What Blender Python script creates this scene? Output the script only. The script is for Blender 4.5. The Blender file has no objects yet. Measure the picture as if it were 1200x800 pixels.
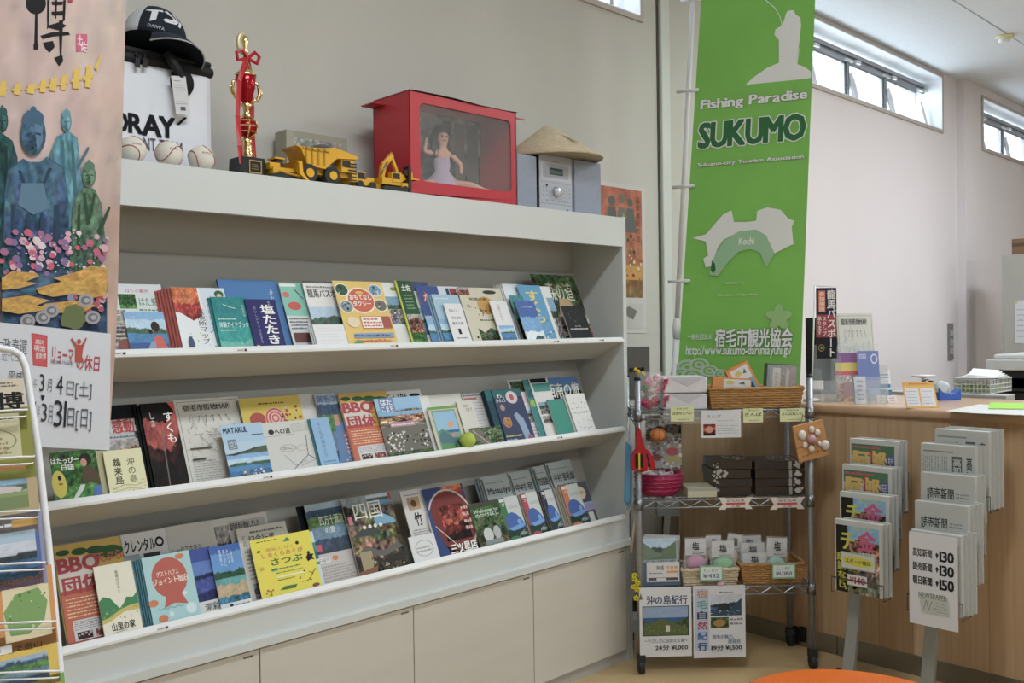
import bpy, math, random
import numpy as np
from math import sin, cos, pi, radians as R, atan2, hypot
from mathutils import Vector, Matrix

SC = bpy.context.scene
COL = SC.collection
# ------------------------------------------------------------------ camera
FPX, YAW, PIT, ROL, CH = 1074.8, 0.7708, -0.0126, -0.01448, 1.36
_W = Vector((sin(YAW)*cos(PIT), cos(YAW)*cos(PIT), sin(PIT)))
_r = Vector((cos(YAW), -sin(YAW), 0)); _u = _r.cross(_W)
_X = cos(ROL)*_r + sin(ROL)*_u; _U = -sin(ROL)*_r + cos(ROL)*_u
cd = bpy.data.cameras.new('camera'); cam = bpy.data.objects.new('camera', cd); COL.objects.link(cam)
cd.sensor_width = 36; cd.lens = FPX/1200*36; cd.clip_start = .05; cd.clip_end = 200
mw = Matrix.Identity(4)
for i in range(3):
    mw[i][0] = _X[i]; mw[i][1] = _U[i]; mw[i][2] = -_W[i]
mw[2][3] = CH
cam.matrix_world = mw; SC.camera = cam

def at(px, py, ax, val):
    """point of the real plane x|y|z = val that a photograph pixel shows"""
    d = (px-600)/FPX*_X - (py-400)/FPX*_U + _W
    i = 'xyz'.index(ax); t = (val - (0, 0, CH)[i])/d[i]
    return Vector((0, 0, CH)) + d*t
def atp(px, py, p0, n):
    d = (px-600)/FPX*_X - (py-400)/FPX*_U + _W
    c = Vector((0, 0, CH)); t = (Vector(p0)-c).dot(Vector(n))/d.dot(Vector(n)); return c + d*t

# ------------------------------------------------------------------ world, lamps, exposure
w = bpy.data.worlds.new('daylight'); SC.world = w; w.use_nodes = True
nt = w.node_tree; nt.nodes.clear()
out = nt.nodes.new('ShaderNodeOutputWorld'); bg = nt.nodes.new('ShaderNodeBackground')
tc = nt.nodes.new('ShaderNodeTexCoord'); sp = nt.nodes.new('ShaderNodeSeparateXYZ'); cr = nt.nodes.new('ShaderNodeValToRGB')
nt.links.new(tc.outputs['Generated'], sp.inputs[0]); nt.links.new(sp.outputs['Z'], cr.inputs[0])
cr.color_ramp.elements[0].position = 0; cr.color_ramp.elements[0].color = (.50, .50, .48, 1)
e = cr.color_ramp.elements.new(.12); e.color = (.95, .97, 1, 1)
cr.color_ramp.elements[-1].position = 1; cr.color_ramp.elements[-1].color = (.62, .80, 1, 1)
nt.links.new(cr.outputs[0], bg.inputs[0]); bg.inputs[1].default_value = 3.2
nt.links.new(bg.outputs[0], out.inputs[0])
LAMPS = [(1.0, .9), (1.0, -1.6), (4.4, .9), (4.4, -1.6), (6.6, .9), (7.8, -1.6)]
LAMP_W = 34.0
def area(name, loc, sx, sy, power, col=(1, 1, 1), rot=(0, 0, 0)):
    l = bpy.data.lights.new(name, 'AREA'); l.shape = 'RECTANGLE'; l.size = sx; l.size_y = sy; l.energy = power; l.color = col
    o = bpy.data.objects.new(name, l); o.location = loc; o.rotation_euler = rot; COL.objects.link(o); return o
for x, y in LAMPS:
    area('ceiling_lamp_light', (x, y, 3.16), 1.2, .28, LAMP_W*(1.15 if x > 4 else 1), (.90, .96, 1))
# daylight entering through the high windows
for x, sx in ((2.2, 2.5), (6.0, 2.4), (9.4, 2.9)):
    area('window_daylight', (x, 3.08, 2.95), sx, .5, 26, (.74, .88, 1), (R(-112), 0, 0))
vs = SC.view_settings
SC.display_settings.display_device = 'sRGB'
vs.view_transform = 'Standard'; vs.look = 'None'; vs.gamma = 1; vs.use_curve_mapping = False
vs.exposure = 0.06

# ------------------------------------------------------------------ materials
def lin(c):
    if isinstance(c, str):
        c = tuple(int(c[i:i+2], 16)/255 for i in (0, 2, 4))
    return tuple(((v/12.92) if v <= .04045 else ((v+.055)/1.055)**2.4) for v in c[:3])
_M = {}
def mat(name, col, rough=.5, metal=0, var=.06, scale=8, bump=0, stretch=(1, 1, 1), trans=0, alpha=1, emit=0, ior=1.45, bscale=None, col2=None, coat=0):
    if name in _M: return _M[name]
    m = bpy.data.materials.new(name); m.use_nodes = True; _M[name] = m
    n = m.node_tree; b = n.nodes['Principled BSDF']
    c = lin(col)
    b.inputs['Roughness'].default_value = rough; b.inputs['Metallic'].default_value = metal
    b.inputs['IOR'].default_value = ior
    tcn = n.nodes.new('ShaderNodeTexCoord'); mp = n.nodes.new('ShaderNodeMapping'); mp.inputs['Scale'].default_value = stretch
    n.links.new(tcn.outputs['Object'], mp.inputs[0])
    ns = n.nodes.new('ShaderNodeTexNoise'); ns.inputs['Scale'].default_value = scale; ns.inputs['Detail'].default_value = 4
    n.links.new(mp.outputs[0], ns.inputs['Vector'])
    rp = n.nodes.new('ShaderNodeValToRGB'); n.links.new(ns.outputs['Fac'], rp.inputs[0])
    c2 = lin(col2) if col2 else tuple(v*(1-var) for v in c)
    c1 = c if col2 else tuple(min(1, v*(1+var)) for v in c)
    rp.color_ramp.elements[0].position = .3; rp.color_ramp.elements[1].position = .7
    rp.color_ramp.elements[0].color = (*c2, 1); rp.color_ramp.elements[1].color = (*c1, 1)
    n.links.new(rp.outputs[0], b.inputs['Base Color'])
    if bump:
        nb = n.nodes.new('ShaderNodeTexNoise'); nb.inputs['Scale'].default_value = bscale or scale*6; nb.inputs['Detail'].default_value = 3
        n.links.new(mp.outputs[0], nb.inputs['Vector'])
        bp = n.nodes.new('ShaderNodeBump'); bp.inputs['Strength'].default_value = bump; bp.inputs['Distance'].default_value = .002
        n.links.new(nb.outputs['Fac'], bp.inputs['Height']); n.links.new(bp.outputs[0], b.inputs['Normal'])
    if trans: b.inputs['Transmission Weight'].default_value = trans
    if alpha < 1: b.inputs['Alpha'].default_value = alpha
    if coat: b.inputs['Coat Weight'].default_value = coat
    if emit:
        n.links.new(rp.outputs[0], b.inputs['Emission Color']); b.inputs['Emission Strength'].default_value = emit
    return m
def print_mat(name, rough, coat=0, alpha=1, metal=0):
    m = bpy.data.materials.new(name); m.use_nodes = True; n = m.node_tree; b = n.nodes['Principled BSDF']
    a = n.nodes.new('ShaderNodeAttribute'); a.attribute_name = 'Col'
    ns = n.nodes.new('ShaderNodeTexNoise'); ns.inputs['Scale'].default_value = 40
    mx = n.nodes.new('ShaderNodeMix'); mx.data_type = 'RGBA'; mx.blend_type = 'MULTIPLY'; mx.inputs[0].default_value = .06
    n.links.new(a.outputs['Color'], mx.inputs[6]); n.links.new(ns.outputs['Color'], mx.inputs[7])
    hs = n.nodes.new('ShaderNodeHueSaturation'); hs.inputs['Saturation'].default_value = .86; hs.inputs['Value'].default_value = .97
    n.links.new(mx.outputs[2], hs.inputs['Color']); n.links.new(hs.outputs[0], b.inputs['Base Color'])
    b.inputs['Roughness'].default_value = rough; b.inputs['Coat Weight'].default_value = coat; b.inputs['Metallic'].default_value = metal; b.inputs['Specular IOR Level'].default_value = .18
    return m
PAPER = print_mat('printed_paper', .55)
MATTE = print_mat('matte_print', .8)
CLOTHP = print_mat('printed_cloth', .75)
PAINT = print_mat('painted_plastic', .35)

white_lam = mat('white_laminate', 'CDD1D0', .42, var=.02, scale=3)
white_in = mat('shaded_inner_laminate', 'BDBCB6', .5, var=.02, scale=3)  # same laminate in a darker tone, deepening the shade inside the shelves
door_lam = mat('cabinet_door_laminate', 'C9C5BC', .45, var=.025, scale=2, stretch=(1, 1, 8))
edge_gray = mat('edge_band', 'B4B7B4', .45, var=.02)
chrome = mat('chrome_wire', 'A0A5AC', .42, .75, var=.05)
chrome_d = mat('dull_steel', '8E9296', .38, 1, var=.05)
black_pl = mat('black_plastic', '17181B', .4, var=.1)
dark_rub = mat('dark_rubber', '26282A', .6, var=.1)
white_pl = mat('white_plastic', 'DADDE0', .35, var=.02)
alu = mat('grey_painted_metal', 'A3A6A3', .4, .6, var=.03)
gold = mat('gold_metal', 'E6CC90', .2, 1, var=.06)
def clear_mat(name, tint, a, rough=.06):
    m = mat(name, tint, rough, var=0); m.node_tree.nodes['Principled BSDF'].inputs['Alpha'].default_value = a; return m
glass = clear_mat('window_glass', 'F4FAFF', .10, .03)
acrylic = clear_mat('clear_acrylic', 'DDE6EC', .16)
cello = clear_mat('clear_film', 'E6EAEC', .22, .12)

# ------------------------------------------------------------------ mesh builder
class MB:
    def __init__(s): s.v = []; s.f = []; s.c = []; s.m = []; s.sm = []; s.cur = (1, 1, 1); s.mi = 0; s.smooth = False
    def col(s, c): s.cur = lin(c); return s
    def face(s, idx, c=None, smooth=None):
        s.f.append(tuple(idx)); s.c.append(c if c is not None else s.cur); s.m.append(s.mi); s.sm.append(s.smooth if smooth is None else smooth)
    def box(s, a, b, T=None):
        x0, y0, z0 = a; x1, y1, z1 = b; n = len(s.v)
        P = [(x0,y0,z0),(x1,y0,z0),(x1,y1,z0),(x0,y1,z0),(x0,y0,z1),(x1,y0,z1),(x1,y1,z1),(x0,y1,z1)]
        s.v += [tuple(T @ Vector(p)) if T else p for p in P]
        for q in ((3,2,1,0),(4,5,6,7),(0,1,5,4),(1,2,6,5),(2,3,7,6),(3,0,4,7)): s.face([n+i for i in q], smooth=False)
        return s
    def quad(s, *p): n = len(s.v); s.v += [tuple(q) for q in p]; s.face(range(n, n+len(p)), smooth=False); return s
    def tube(s, pts, r, n=8, cap=True, closed=False):
        pts = [Vector(p) for p in pts]; k = len(pts); rs = r if isinstance(r, (list, tuple)) else [r]*k
        base = len(s.v); prev = None
        for i, p in enumerate(pts):
            if closed: t = pts[(i+1) % k]-pts[i-1]
            else: t = pts[min(i+1, k-1)]-pts[max(i-1, 0)]
            t.normalize()
            if prev is None:
                a = t.cross(Vector((0, 0, 1)))
                if a.length < .1: a = t.cross(Vector((1, 0, 0)))
            else: a = prev - t*prev.dot(t)
            a.normalize(); prev = a; b = t.cross(a)
            for j in range(n):
                q = p + (a*cos(2*pi*j/n)+b*sin(2*pi*j/n))*rs[i]; s.v.append(tuple(q))
        for i in range(k if closed else k-1):
            i2 = (i+1) % k
            for j in range(n):
                j2 = (j+1) % n; s.face((base+i*n+j, base+i*n+j2, base+i2*n+j2, base+i2*n+j), smooth=n > 5)
        if cap and not closed:
            s.face([base+j for j in range(n)][::-1], smooth=False); s.face([base+(k-1)*n+j for j in range(n)], smooth=False)
        return s
    def cyl(s, a, b, r, n=12): return s.tube([a, b], r, n)
    def lathe(s, prof, n=20, o=(0, 0, 0), T=None, sx=1, sy=1):
        base = len(s.v)
        for r, z in prof:
            for j in range(n):
                p = Vector((r*cos(2*pi*j/n)*sx, r*sin(2*pi*j/n)*sy, z)); p = T @ p if T else p
                s.v.append((p[0]+o[0], p[1]+o[1], p[2]+o[2]))
        for i in range(len(prof)-1):
            for j in range(n):
                j2 = (j+1) % n; s.face((base+i*n+j, base+i*n+j2, base+(i+1)*n+j2, base+(i+1)*n+j), smooth=True)
        if prof[0][0] > 1e-5: s.face([base+j for j in range(n)][::-1], smooth=False)
        if prof[-1][0] > 1e-5: s.face([base+(len(prof)-1)*n+j for j in range(n)], smooth=False)
        return s
    def ball(s, c, r, n=14, m=8, sz=1, sx=1, sy=1):
        return s.lathe([(r*sin(pi*i/m), -r*cos(pi*i/m)*sz) for i in range(m+1)], n, c, None, sx, sy)
    def prism(s, poly, a, b, plane='yz', T=None):
        """extrude a 2D polygon from a to b along the remaining axis"""
        k = len(poly); n = len(s.v)
        for t in (a, b):
            for p, q in poly:
                P = {'yz': (t, p, q), 'xz': (p, t, q), 'xy': (p, q, t)}[plane]
                s.v.append(tuple(T @ Vector(P)) if T else P)
        s.face(range(n, n+k), smooth=False); s.face(range(n+2*k-1, n+k-1, -1), smooth=False)
        for i in range(k): s.face((n+i, n+k+i, n+k+(i+1) % k, n+(i+1) % k), smooth=False)
        return s
    def grid(s, nx, ny, fn, cf=None, smooth=True):
        """fn(u,v)->point ; cf(u,v)->linear colour"""
        base = len(s.v); cs = []
        for j in range(ny+1):
            for i in range(nx+1):
                u, v = i/nx, j/ny; s.v.append(tuple(fn(u, v))); cs.append(cf(u, v) if cf else s.cur)
        for j in range(ny):
            for i in range(nx):
                a = base+j*(nx+1)+i; q = (a, a+1, a+nx+2, a+nx+1)
                s.f.append(q); s.m.append(s.mi); s.sm.append(smooth)
                s.c.append([cs[k-base] for k in q] if cf else s.cur)
        return s
    def build(s, name, mats, parent=None, loc=None, rot=None, bevel=0, fixn=True):
        me = bpy.data.meshes.new(name); me.from_pydata(s.v, [], s.f)
        ml = mats if isinstance(mats, (list, tuple)) else [mats]
        for m in ml: me.materials.append(m)
        if len(ml) > 1: me.polygons.foreach_set('material_index', s.m)
        me.polygons.foreach_set('use_smooth', s.sm)
        at_ = me.color_attributes.new('Col', 'FLOAT_COLOR', 'CORNER'); buf = []
        for f, c in zip(s.f, s.c):
            if isinstance(c, list):
                for q in c: buf += [q[0], q[1], q[2], 1.0]
            else: buf += [c[0], c[1], c[2], 1.0]*len(f)
        at_.data.foreach_set('color', buf)
        me.update()
        o = bpy.data.objects.new(name, me); COL.objects.link(o)
        if parent: o.parent = parent
        if loc is not None: o.location = loc
        if rot is not None: o.rotation_euler = rot
        if bevel:
            bm = o.modifiers.new('b', 'BEVEL'); bm.width = bevel; bm.segments = 2; bm.limit_method = 'ANGLE'; bm.angle_limit = R(50)
        return o
def tag(o, label=None, cat=None, group=None, kind=None):
    if label: o['label'] = label
    if cat: o['category'] = cat
    if group: o['group'] = group
    if kind: o['kind'] = kind
    return o
def thing(name, label, cat, loc=(0, 0, 0), rz=0, group=None, rot=None):
    o = bpy.data.objects.new(name, None); COL.objects.link(o); o.empty_display_size = .05
    o.location = loc; o.rotation_euler = rot if rot else (0, 0, rz); return tag(o, label, cat, group)
def dup(o, loc=None, label=None, group=None, parent=None, rot=None):
    c = o.copy(); COL.objects.link(c); c.parent = parent
    if loc is not None: c.location = loc
    if rot is not None: c.rotation_euler = rot
    if label: c['label'] = label
    if group: c['group'] = group
    for ch in list(o.children): dup(ch, parent=c)
    return c
def boxo(name, a, b, m, parent=None, bevel=0): return MB().box(a, b).build(name, m, parent, bevel=bevel)
def struct(o): o['kind'] = 'structure'; return o

# ------------------------------------------------------------------ flat print: text, small body copy and photographs as thin coloured geometry
_tc = bpy.data.curves.new('glyph', 'FONT'); _to = bpy.data.objects.new('glyph', _tc); _tc.resolution_u = 2
_G = {}
def glyph(ch, b):
    k = ch
    if k not in _G:
        _tc.body = ch; me = _to.to_mesh()
        V = [(v.co.x, v.co.y) for v in me.vertices]; F = [tuple(p.vertices) for p in me.polygons]
        _to.to_mesh_clear(); _G[k] = (V, F)
    return _G[k]
def fbm(u, v, rng, n0=3, oc=4, pers=.55):
    out = np.zeros_like(u); amp = 1; tot = 0
    for o in range(oc):
        n = n0*2**o; g = rng.random((n+2, n+2)); x = u*n; y = v*n
        i = np.clip(x.astype(int), 0, n); j = np.clip(y.astype(int), 0, n); fx = x-i; fy = y-j
        out += amp*((g[j, i]*(1-fx)+g[j, i+1]*fx)*(1-fy)+(g[j+1, i]*(1-fx)+g[j+1, i+1]*fx)*fy)
        tot += amp; amp *= pers
    return out/tot
# bands from the top: (start height 1..0, colour, noise amount, edge raggedness)
SCN = {
 'sea': [(1.1,'7FB2E0',.04,0),(.8,'B8D8EE',.06,.02),(.58,'4C6B52',.18,.12),(.46,'3D86BC',.10,.01),(.2,'2C6FA8',.14,.03)],
 'lake': [(1.1,'B9D2E8',.05,0),(.72,'586F62',.2,.15),(.5,'5B9CCB',.1,.01),(.15,'7D8E84',.3,.1)],
 'beach': [(1.1,'1E5DB4',.03,0),(.85,'4F93D6',.04,.05),(.52,'2C5A3C',.2,.08),(.42,'5FA7A8',.12,.02),(.28,'C2A987',.1,.15),(.1,'2E7F9A',.4,.05)],
 'dusk': [(1.1,'2B4AA0',.04,0),(.75,'4F78C4',.05,.03),(.5,'1C2C58',.1,.06),(.42,'3A4FA0',.16,.01),(.18,'232F66',.2,.1)],
 'river': [(1.1,'9EB7CC',.06,0),(.86,'3D5A78',.2,.06),(.72,'5E8A50',.3,.06),(.5,'6D8FA6',.16,.1),(.25,'42536A',.2,.1)],
 'forest': [(1.1,'55704A',.55,0),(.5,'3F5A38',.6,.3),(.2,'6B6A4A',.5,.2)],
 'green': [(1.1,'3E6B35',.5,0),(.4,'5FA04C',.4,.2)],
 'street': [(1.1,'8FA2A8',.2,0),(.8,'5B5A4A',.7,.2),(.45,'6E5E48',.8,.3),(.2,'4A443E',.5,.1)],
 'food': [(1.1,'7E2B22',.5,0),(.75,'A8442E',.6,.3),(.45,'6A2018',.6,.3),(.2,'2A1512',.4,.2)],
 'tomato': [(1.1,'D4702E',.3,0),(.6,'B5281E',.35,.3),(.25,'8E2420',.5,.3)],
 'crowd': [(1.1,'7FB4D8',.1,0),(.78,'A07860',.8,.1),(.5,'B99A80',.8,.3),(.3,'7C7A70',.5,.1)],
 'people': [(1.1,'B8B2AC',.3,0),(.7,'8A5A48',.9,.3),(.35,'A06A50',.8,.3)],
 'bw': [(1.1,'A8A8A4',.4,0),(.6,'5E5C5A',.7,.3),(.3,'8A8884',.6,.2)],
 'night': [(1.1,'10161E',.3,0),(.5,'16202C',.6,.2),(.2,'243440',.6,.2)],
 'rock': [(1.1,'1A1614',.2,0),(.85,'A8433C',.25,.15),(.55,'3A2320',.4,.2),(.4,'201C1C',.25,.2)],
 'sky': [(1.1,'2D5FB0',.04,0),(.6,'6FA5DC',.08,.1),(.25,'E4EEF6',.05,.12)],
 'under': [(1.1,'1E8E92',.1,0),(.5,'2FA7A2',.12,.2),(.2,'6DBFAE',.12,.2)],
 'red': [(1.1,'B33A34',.2,0),(.4,'7F2A28',.3,.2)],
 'map': [(1.1,'D6D8D2',.1,0),(.6,'BFC8C0',.2,.3),(.3,'D8D8D4',.1,.2)],
 'town': [(1.1,'7FA9C8',.1,0),(.72,'54684E',.4,.08),(.55,'A8ACA6',.8,.05),(.25,'8F9490',.7,.1)],
 'tealp': [(1.1,'3E8E92',.15,0),(.5,'2E7074',.3,.3)],
 'cape': [(1.1,'8FA7CC',.04,0),(.62,'2F5C8C',.08,.01),(.52,'46603A',.3,.22),(.2,'5A6A3E',.4,.2)],
 'isle': [(1.1,'C9CFDD',.05,0),(.6,'3C4650',.2,.2),(.42,'3F6C94',.25,.02),(.2,'28465C',.2,.1)],
 'statue': [(1.1,'3F6A78',.2,0),(.5,'3A5A62',.3,.1)],
}
def photo_fn(kind, seed):
    rng = np.random.default_rng(seed); B = SCN[kind]
    gr = [np.random.default_rng(seed*7+i) for i in range(3)]
    def f(U, V):
        n = fbm(U, V, rng, 5, 3, .8)-.5; m = fbm(U, V, gr[0], 20, 2, .9)-.5
        e = fbm(U, U*0, gr[1], 3, 4)-.5
        col = np.zeros(U.shape+(3,))
        h = [fbm(U, V, np.random.default_rng(seed*13+q), 9, 3, .9)-.5 for q in range(3)]
        for (t, c, a, r) in B:
            mk = V <= t + e*r*2
            base = np.array([int(c[i:i+2], 16)/255 for i in (0, 2, 4)])
            q = base*(1+a*2.4*n[..., None]+a*2.2*m[..., None]) + a*.6*np.stack(h, -1) - a*.10
            col[mk] = q[mk]
        return np.clip(col, 0.01, 1)
    return f
def lin_np(a): return np.where(a <= .04045, a/12.92, ((a+.055)/1.055)**2.4)
class Art:
    """flat print; u to the right, v up, both 0..1 over w x h metres"""
    EPS = .00008
    def __init__(s, w, h, bg='F2F0EA', thick=.0, side='E8E4DA'):
        s.w, s.h = w, h; s.L = []; s.n = 1; s.bg = bg; s.thick = thick; s.side = side; s.rect(0, 0, 1, 1, bg)
    def _add(s, P, F, C): s.L.append((s.n, P, F, C)); s.n += 1
    def rect(s, u0, v0, u1, v1, c): s._add([(u0, v0), (u1, v0), (u1, v1), (u0, v1)], [(0, 1, 2, 3)], lin(c)); return s
    def poly(s, P, c): s._add(list(P), [tuple(range(len(P)))], lin(c)); return s
    def ell(s, cx, cy, rx, ry, c, n=20): return s.poly([(cx+rx*cos(2*pi*i/n), cy+ry*sin(2*pi*i/n)) for i in range(n)], c)
    def ring(s, cx, cy, rx, ry, t, c, n=24):
        P = [(cx+rx*k*cos(2*pi*i/n), cy+ry*k*sin(2*pi*i/n)) for k in (1, 1-t) for i in range(n)]
        s._add(P, [(i, (i+1) % n, n+(i+1) % n, n+i) for i in range(n)], lin(c)); return s
    def line(s, pts, t, c):
        """polyline of thickness t (in metres)"""
        P = []; F = []
        for (a, b), (d, e) in zip(pts[:-1], pts[1:]):
            dx, dy = (d-a)*s.w, (e-b)*s.h; l = hypot(dx, dy) or 1; nx, ny = -dy/l*t/2, dx/l*t/2; k = len(P)
            P += [(a+nx/s.w, b+ny/s.h), (d+nx/s.w, e+ny/s.h), (d-nx/s.w, e-ny/s.h), (a-nx/s.w, b-ny/s.h)]; F.append((k+3, k+2, k+1, k))
        s._add(P, F, lin(c)); return s
    def _chars(s, items, c, b=0):
        P = []; F = []; r = .0085*b
        sh = [(0, 0)] if b < 1 else ([(-r, 0), (r, 0)] if b < 2 else [(-r, -r*.6), (r, -r*.6), (r, r*.6), (-r, r*.6)]+([(0, 0), (r*1.1, 0), (-r*1.1, 0)] if b > 4 else []))
        for ox, oy in sh:
            P = []; F = []
            for V, Fs, ax, ay, bx, by in items:
                k = len(P); P += [(ax+(x+ox)*bx, ay+(y+oy)*by) for x, y in V]; F += [tuple(i+k for i in f) for f in Fs]
            if F: s._add(P, F, lin(c)); s.n -= .6
        s.n += .6
        return s
    def txt(s, t, u0, v0, u1, v1, c='222222', b=0, slant=0):
        x = 0; pl = []
        for ch in t:
            if ch == ' ': x += .3; continue
            V, Fs = glyph(ch, b)
            if not V: continue
            if ord(ch) > 0x2000: a0, wd = 0, 1.0
            else: a0 = min(p[0] for p in V); wd = max(p[0] for p in V)-a0+.07
            pl.append((V, Fs, x-a0)); x += wd
        if not pl: return s
        xs = [p[0]+o for V, _, o in pl for p in V]; ys = [p[1] for V, _, _ in pl for p in V]
        X0, X1, Y0, Y1 = min(xs), max(xs), min(ys), max(ys); sx = (u1-u0)/(X1-X0+1e-9); sy = (v1-v0)/(Y1-Y0+1e-9)
        it = [([(p[0]+slant*p[1], p[1]) for p in V], Fs, u0+(o-X0)*sx, v0-Y0*sy, sx, sy) for V, Fs, o in pl]
        return s._chars(it, c, b)
    def vtxt(s, t, u0, v0, u1, v1, c='222222', b=0):
        n = len(t); hh = (v1-v0)/n; it = []
        for i, ch in enumerate(t):
            V, Fs = glyph(ch, b)
            if not V: continue
            if ch == 'ー': V = [(.9-p[1]+.0-.1, p[0]-.1) for p in V]
            xs = [p[0] for p in V]; ys = [p[1] for p in V]
            X0, X1, Y0, Y1 = min(xs), max(xs), min(ys), max(ys)
            if ord(ch) > 0x2000: X0, X1, Y0, Y1 = min(X0, .05), max(X1, .95), min(Y0, -.08), max(Y1, .82)
            cy = v1-(i+1)*hh
            sx = (u1-u0)/(X1-X0); sy = hh*.92/(Y1-Y0)
            it.append((V, Fs, u0-X0*sx, cy-Y0*sy, sx, sy))
        return s._chars(it, c, b)
    def body(s, u0, v0, u1, v1, n, c='555555', seed=1, fill=.55, vert=False):
        r = random.Random(seed); P = []; F = []
        for i in range(n):
            a = (v1-v0)/n; y = v0+a*i+a*(1-fill)/2; x = u0; end = u1-(u1-u0)*r.random()*.25
            if vert: a = (u1-u0)/n; y = u0+a*i+a*(1-fill)/2; x = v0+(v1-v0)*r.random()*.25; end = v1
            while x < end:
                l = min((.02+.05*r.random())*(1 if not vert else 1), end-x); k = len(P); h = a*fill*(.6+.4*r.random())
                q = [(x, y), (x+l, y), (x+l, y+h), (x, y+h)]
                if vert: q = [(b_, a_) for a_, b_ in q][::-1]
                P += q; F.append((k, k+1, k+2, k+3)); x += l+.012
        if F: s._add(P, F, lin(c))
        return s
    def photo(s, kind, u0=0, v0=0, u1=1, v1=1, seed=1, nx=None, ny=None):
        nx = nx or max(6, min(64, int((u1-u0)*s.w*340))); ny = ny or max(6, min(80, int((v1-v0)*s.h*340)))
        U, V = np.meshgrid(np.linspace(0, 1, nx+1), np.linspace(0, 1, ny+1))
        C = lin_np(photo_fn(kind, seed)(U*.999, V*.999)).reshape(-1, 3)
        P = [(u0+(u1-u0)*a, v0+(v1-v0)*b) for a, b in zip(U.ravel(), V.ravel())]
        F = [(j*(nx+1)+i, j*(nx+1)+i+1, (j+1)*(nx+1)+i+1, (j+1)*(nx+1)+i) for j in range(ny) for i in range(nx)]
        s.L.append((s.n, P, F, [tuple(q) for q in C])); s.n += 1; return s
    def photopoly(s, kind, pts, seed=1, res=340):
        us = [p[0] for p in pts]; vs_ = [p[1] for p in pts]; u0, u1, v0, v1 = min(us), max(us), min(vs_), max(vs_)
        nx = max(6, int((u1-u0)*s.w*res)); ny = max(6, int((v1-v0)*s.h*res))
        U, V = np.meshgrid(np.linspace(0, 1, nx+1), np.linspace(0, 1, ny+1)); C = lin_np(photo_fn(kind, seed)(U*.999, V*.999)).reshape(-1, 3)
        def inside(x, y):
            r = False; j = len(pts)-1
            for i in range(len(pts)):
                a, b = pts[i], pts[j]
                if (a[1] > y) != (b[1] > y) and x < (b[0]-a[0])*(y-a[1])/(b[1]-a[1])+a[0]: r = not r
                j = i
            return r
        m = C.mean(axis=0); s._add(list(pts), [tuple(range(len(pts)))], tuple(m))
        P = [(u0+(u1-u0)*a, v0+(v1-v0)*b) for a, b in zip(U.ravel(), V.ravel())]; ins = [inside(*p) for p in P]
        F = []
        for j in range(ny):
            for i in range(nx):
                q = (j*(nx+1)+i, j*(nx+1)+i+1, (j+1)*(nx+1)+i+1, (j+1)*(nx+1)+i)
                if all(ins[k] for k in q): F.append(q)
        s.L.append((s.n, P, F, [tuple(q) for q in C])); s.n += 1; return s
    def dots(s, u0, v0, u1, v1, n, cols, r0, r1, seed=3):
        r = random.Random(seed)
        by = {}
        for i in range(n):
            c = r.choice(cols); cx = u0+(u1-u0)*r.random(); cy = v0+(v1-v0)*r.random(); rr = r0+(r1-r0)*r.random()
            P, F = by.setdefault(c, ([], [])); k = len(P); m = 7; a0 = r.random()*6
            P += [(cx+rr/s.w*cos(a0+2*pi*j/m)*(.7+.5*r.random()), cy+rr/s.h*sin(a0+2*pi*j/m)*(.7+.5*r.random())) for j in range(m)]; F.append(tuple(range(k, k+m)))
        for c, (P, F) in by.items(): s._add(P, F, lin(c))
        return s
    def emit(s, mb, fn=None, eps=None):
        """write the print to mb; default lies in x (centred) / z (up), facing -y, front at y = 0"""
        e = eps or s.EPS
        if fn is None: fn = lambda u, v, d: ((u-.5)*s.w, -d, v*s.h)
        for n, P, F, C in s.L:
            base = len(mb.v); mb.v += [tuple(fn(u, v, n*e)) for u, v in P]
            for f in F:
                mb.f.append(tuple(base+i for i in f)); mb.m.append(mb.mi); mb.sm.append(False)
                mb.c.append([C[i] for i in f] if isinstance(C, list) else C)
        return mb
    def obj(s, name, parent=None, m=None, loc=None, rot=None, block=True, fn=None):
        mb = MB()
        if block and fn is None:
            t = max(s.thick, .0006); mb.col(s.side).box((-s.w/2, 0, 0), (s.w/2, t, s.h))
        s.emit(mb, fn); return mb.build(name, m or PAPER, parent, loc, rot)
# ------------------------------------------------------------------ the room
WY = 2.72      # inner face of wall_back
CZ = 3.26      # ceiling
HO = 2.366      # front plane of the brochure hutch
wall_beige = mat('beige_wallpaper', 'C3C1BB', .85, var=.03, scale=3, bump=.25, bscale=90, stretch=(1, 1, .5))
wall_pink = mat('pale_pink_wallpaper', 'DFD9DC', .85, var=.015, scale=2, bump=.15, bscale=120)
ceil_m = mat('ceiling_board', 'DAE1E8', .9, var=.02, scale=30, bump=.3, bscale=160)
floor_m = mat('vinyl_floor', 'C4AB80', .35, var=.05, scale=5, bump=.05)
frame_w = mat('window_frame_paint', 'B7AFAA', .5, var=.02)
sash_al = mat('aluminium_sash', 'A0A2A6', .35, .6, var=.04)
reveal_m = mat('window_reveal', 'E2E6EA', .5, var=.01)

struct(boxo('floor', (-3, -6, -.1), (13, 3.2, 0), floor_m))
struct(boxo('ceiling', (-3, -6, CZ), (13, 3.4, CZ+.1), ceil_m))
seam = mat('ceiling_seam', '9AA0A4', .9)
struct(boxo('trim_5', (-3, 2.055, CZ-.0015), (13, 2.061, CZ+.002), seam))
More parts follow.
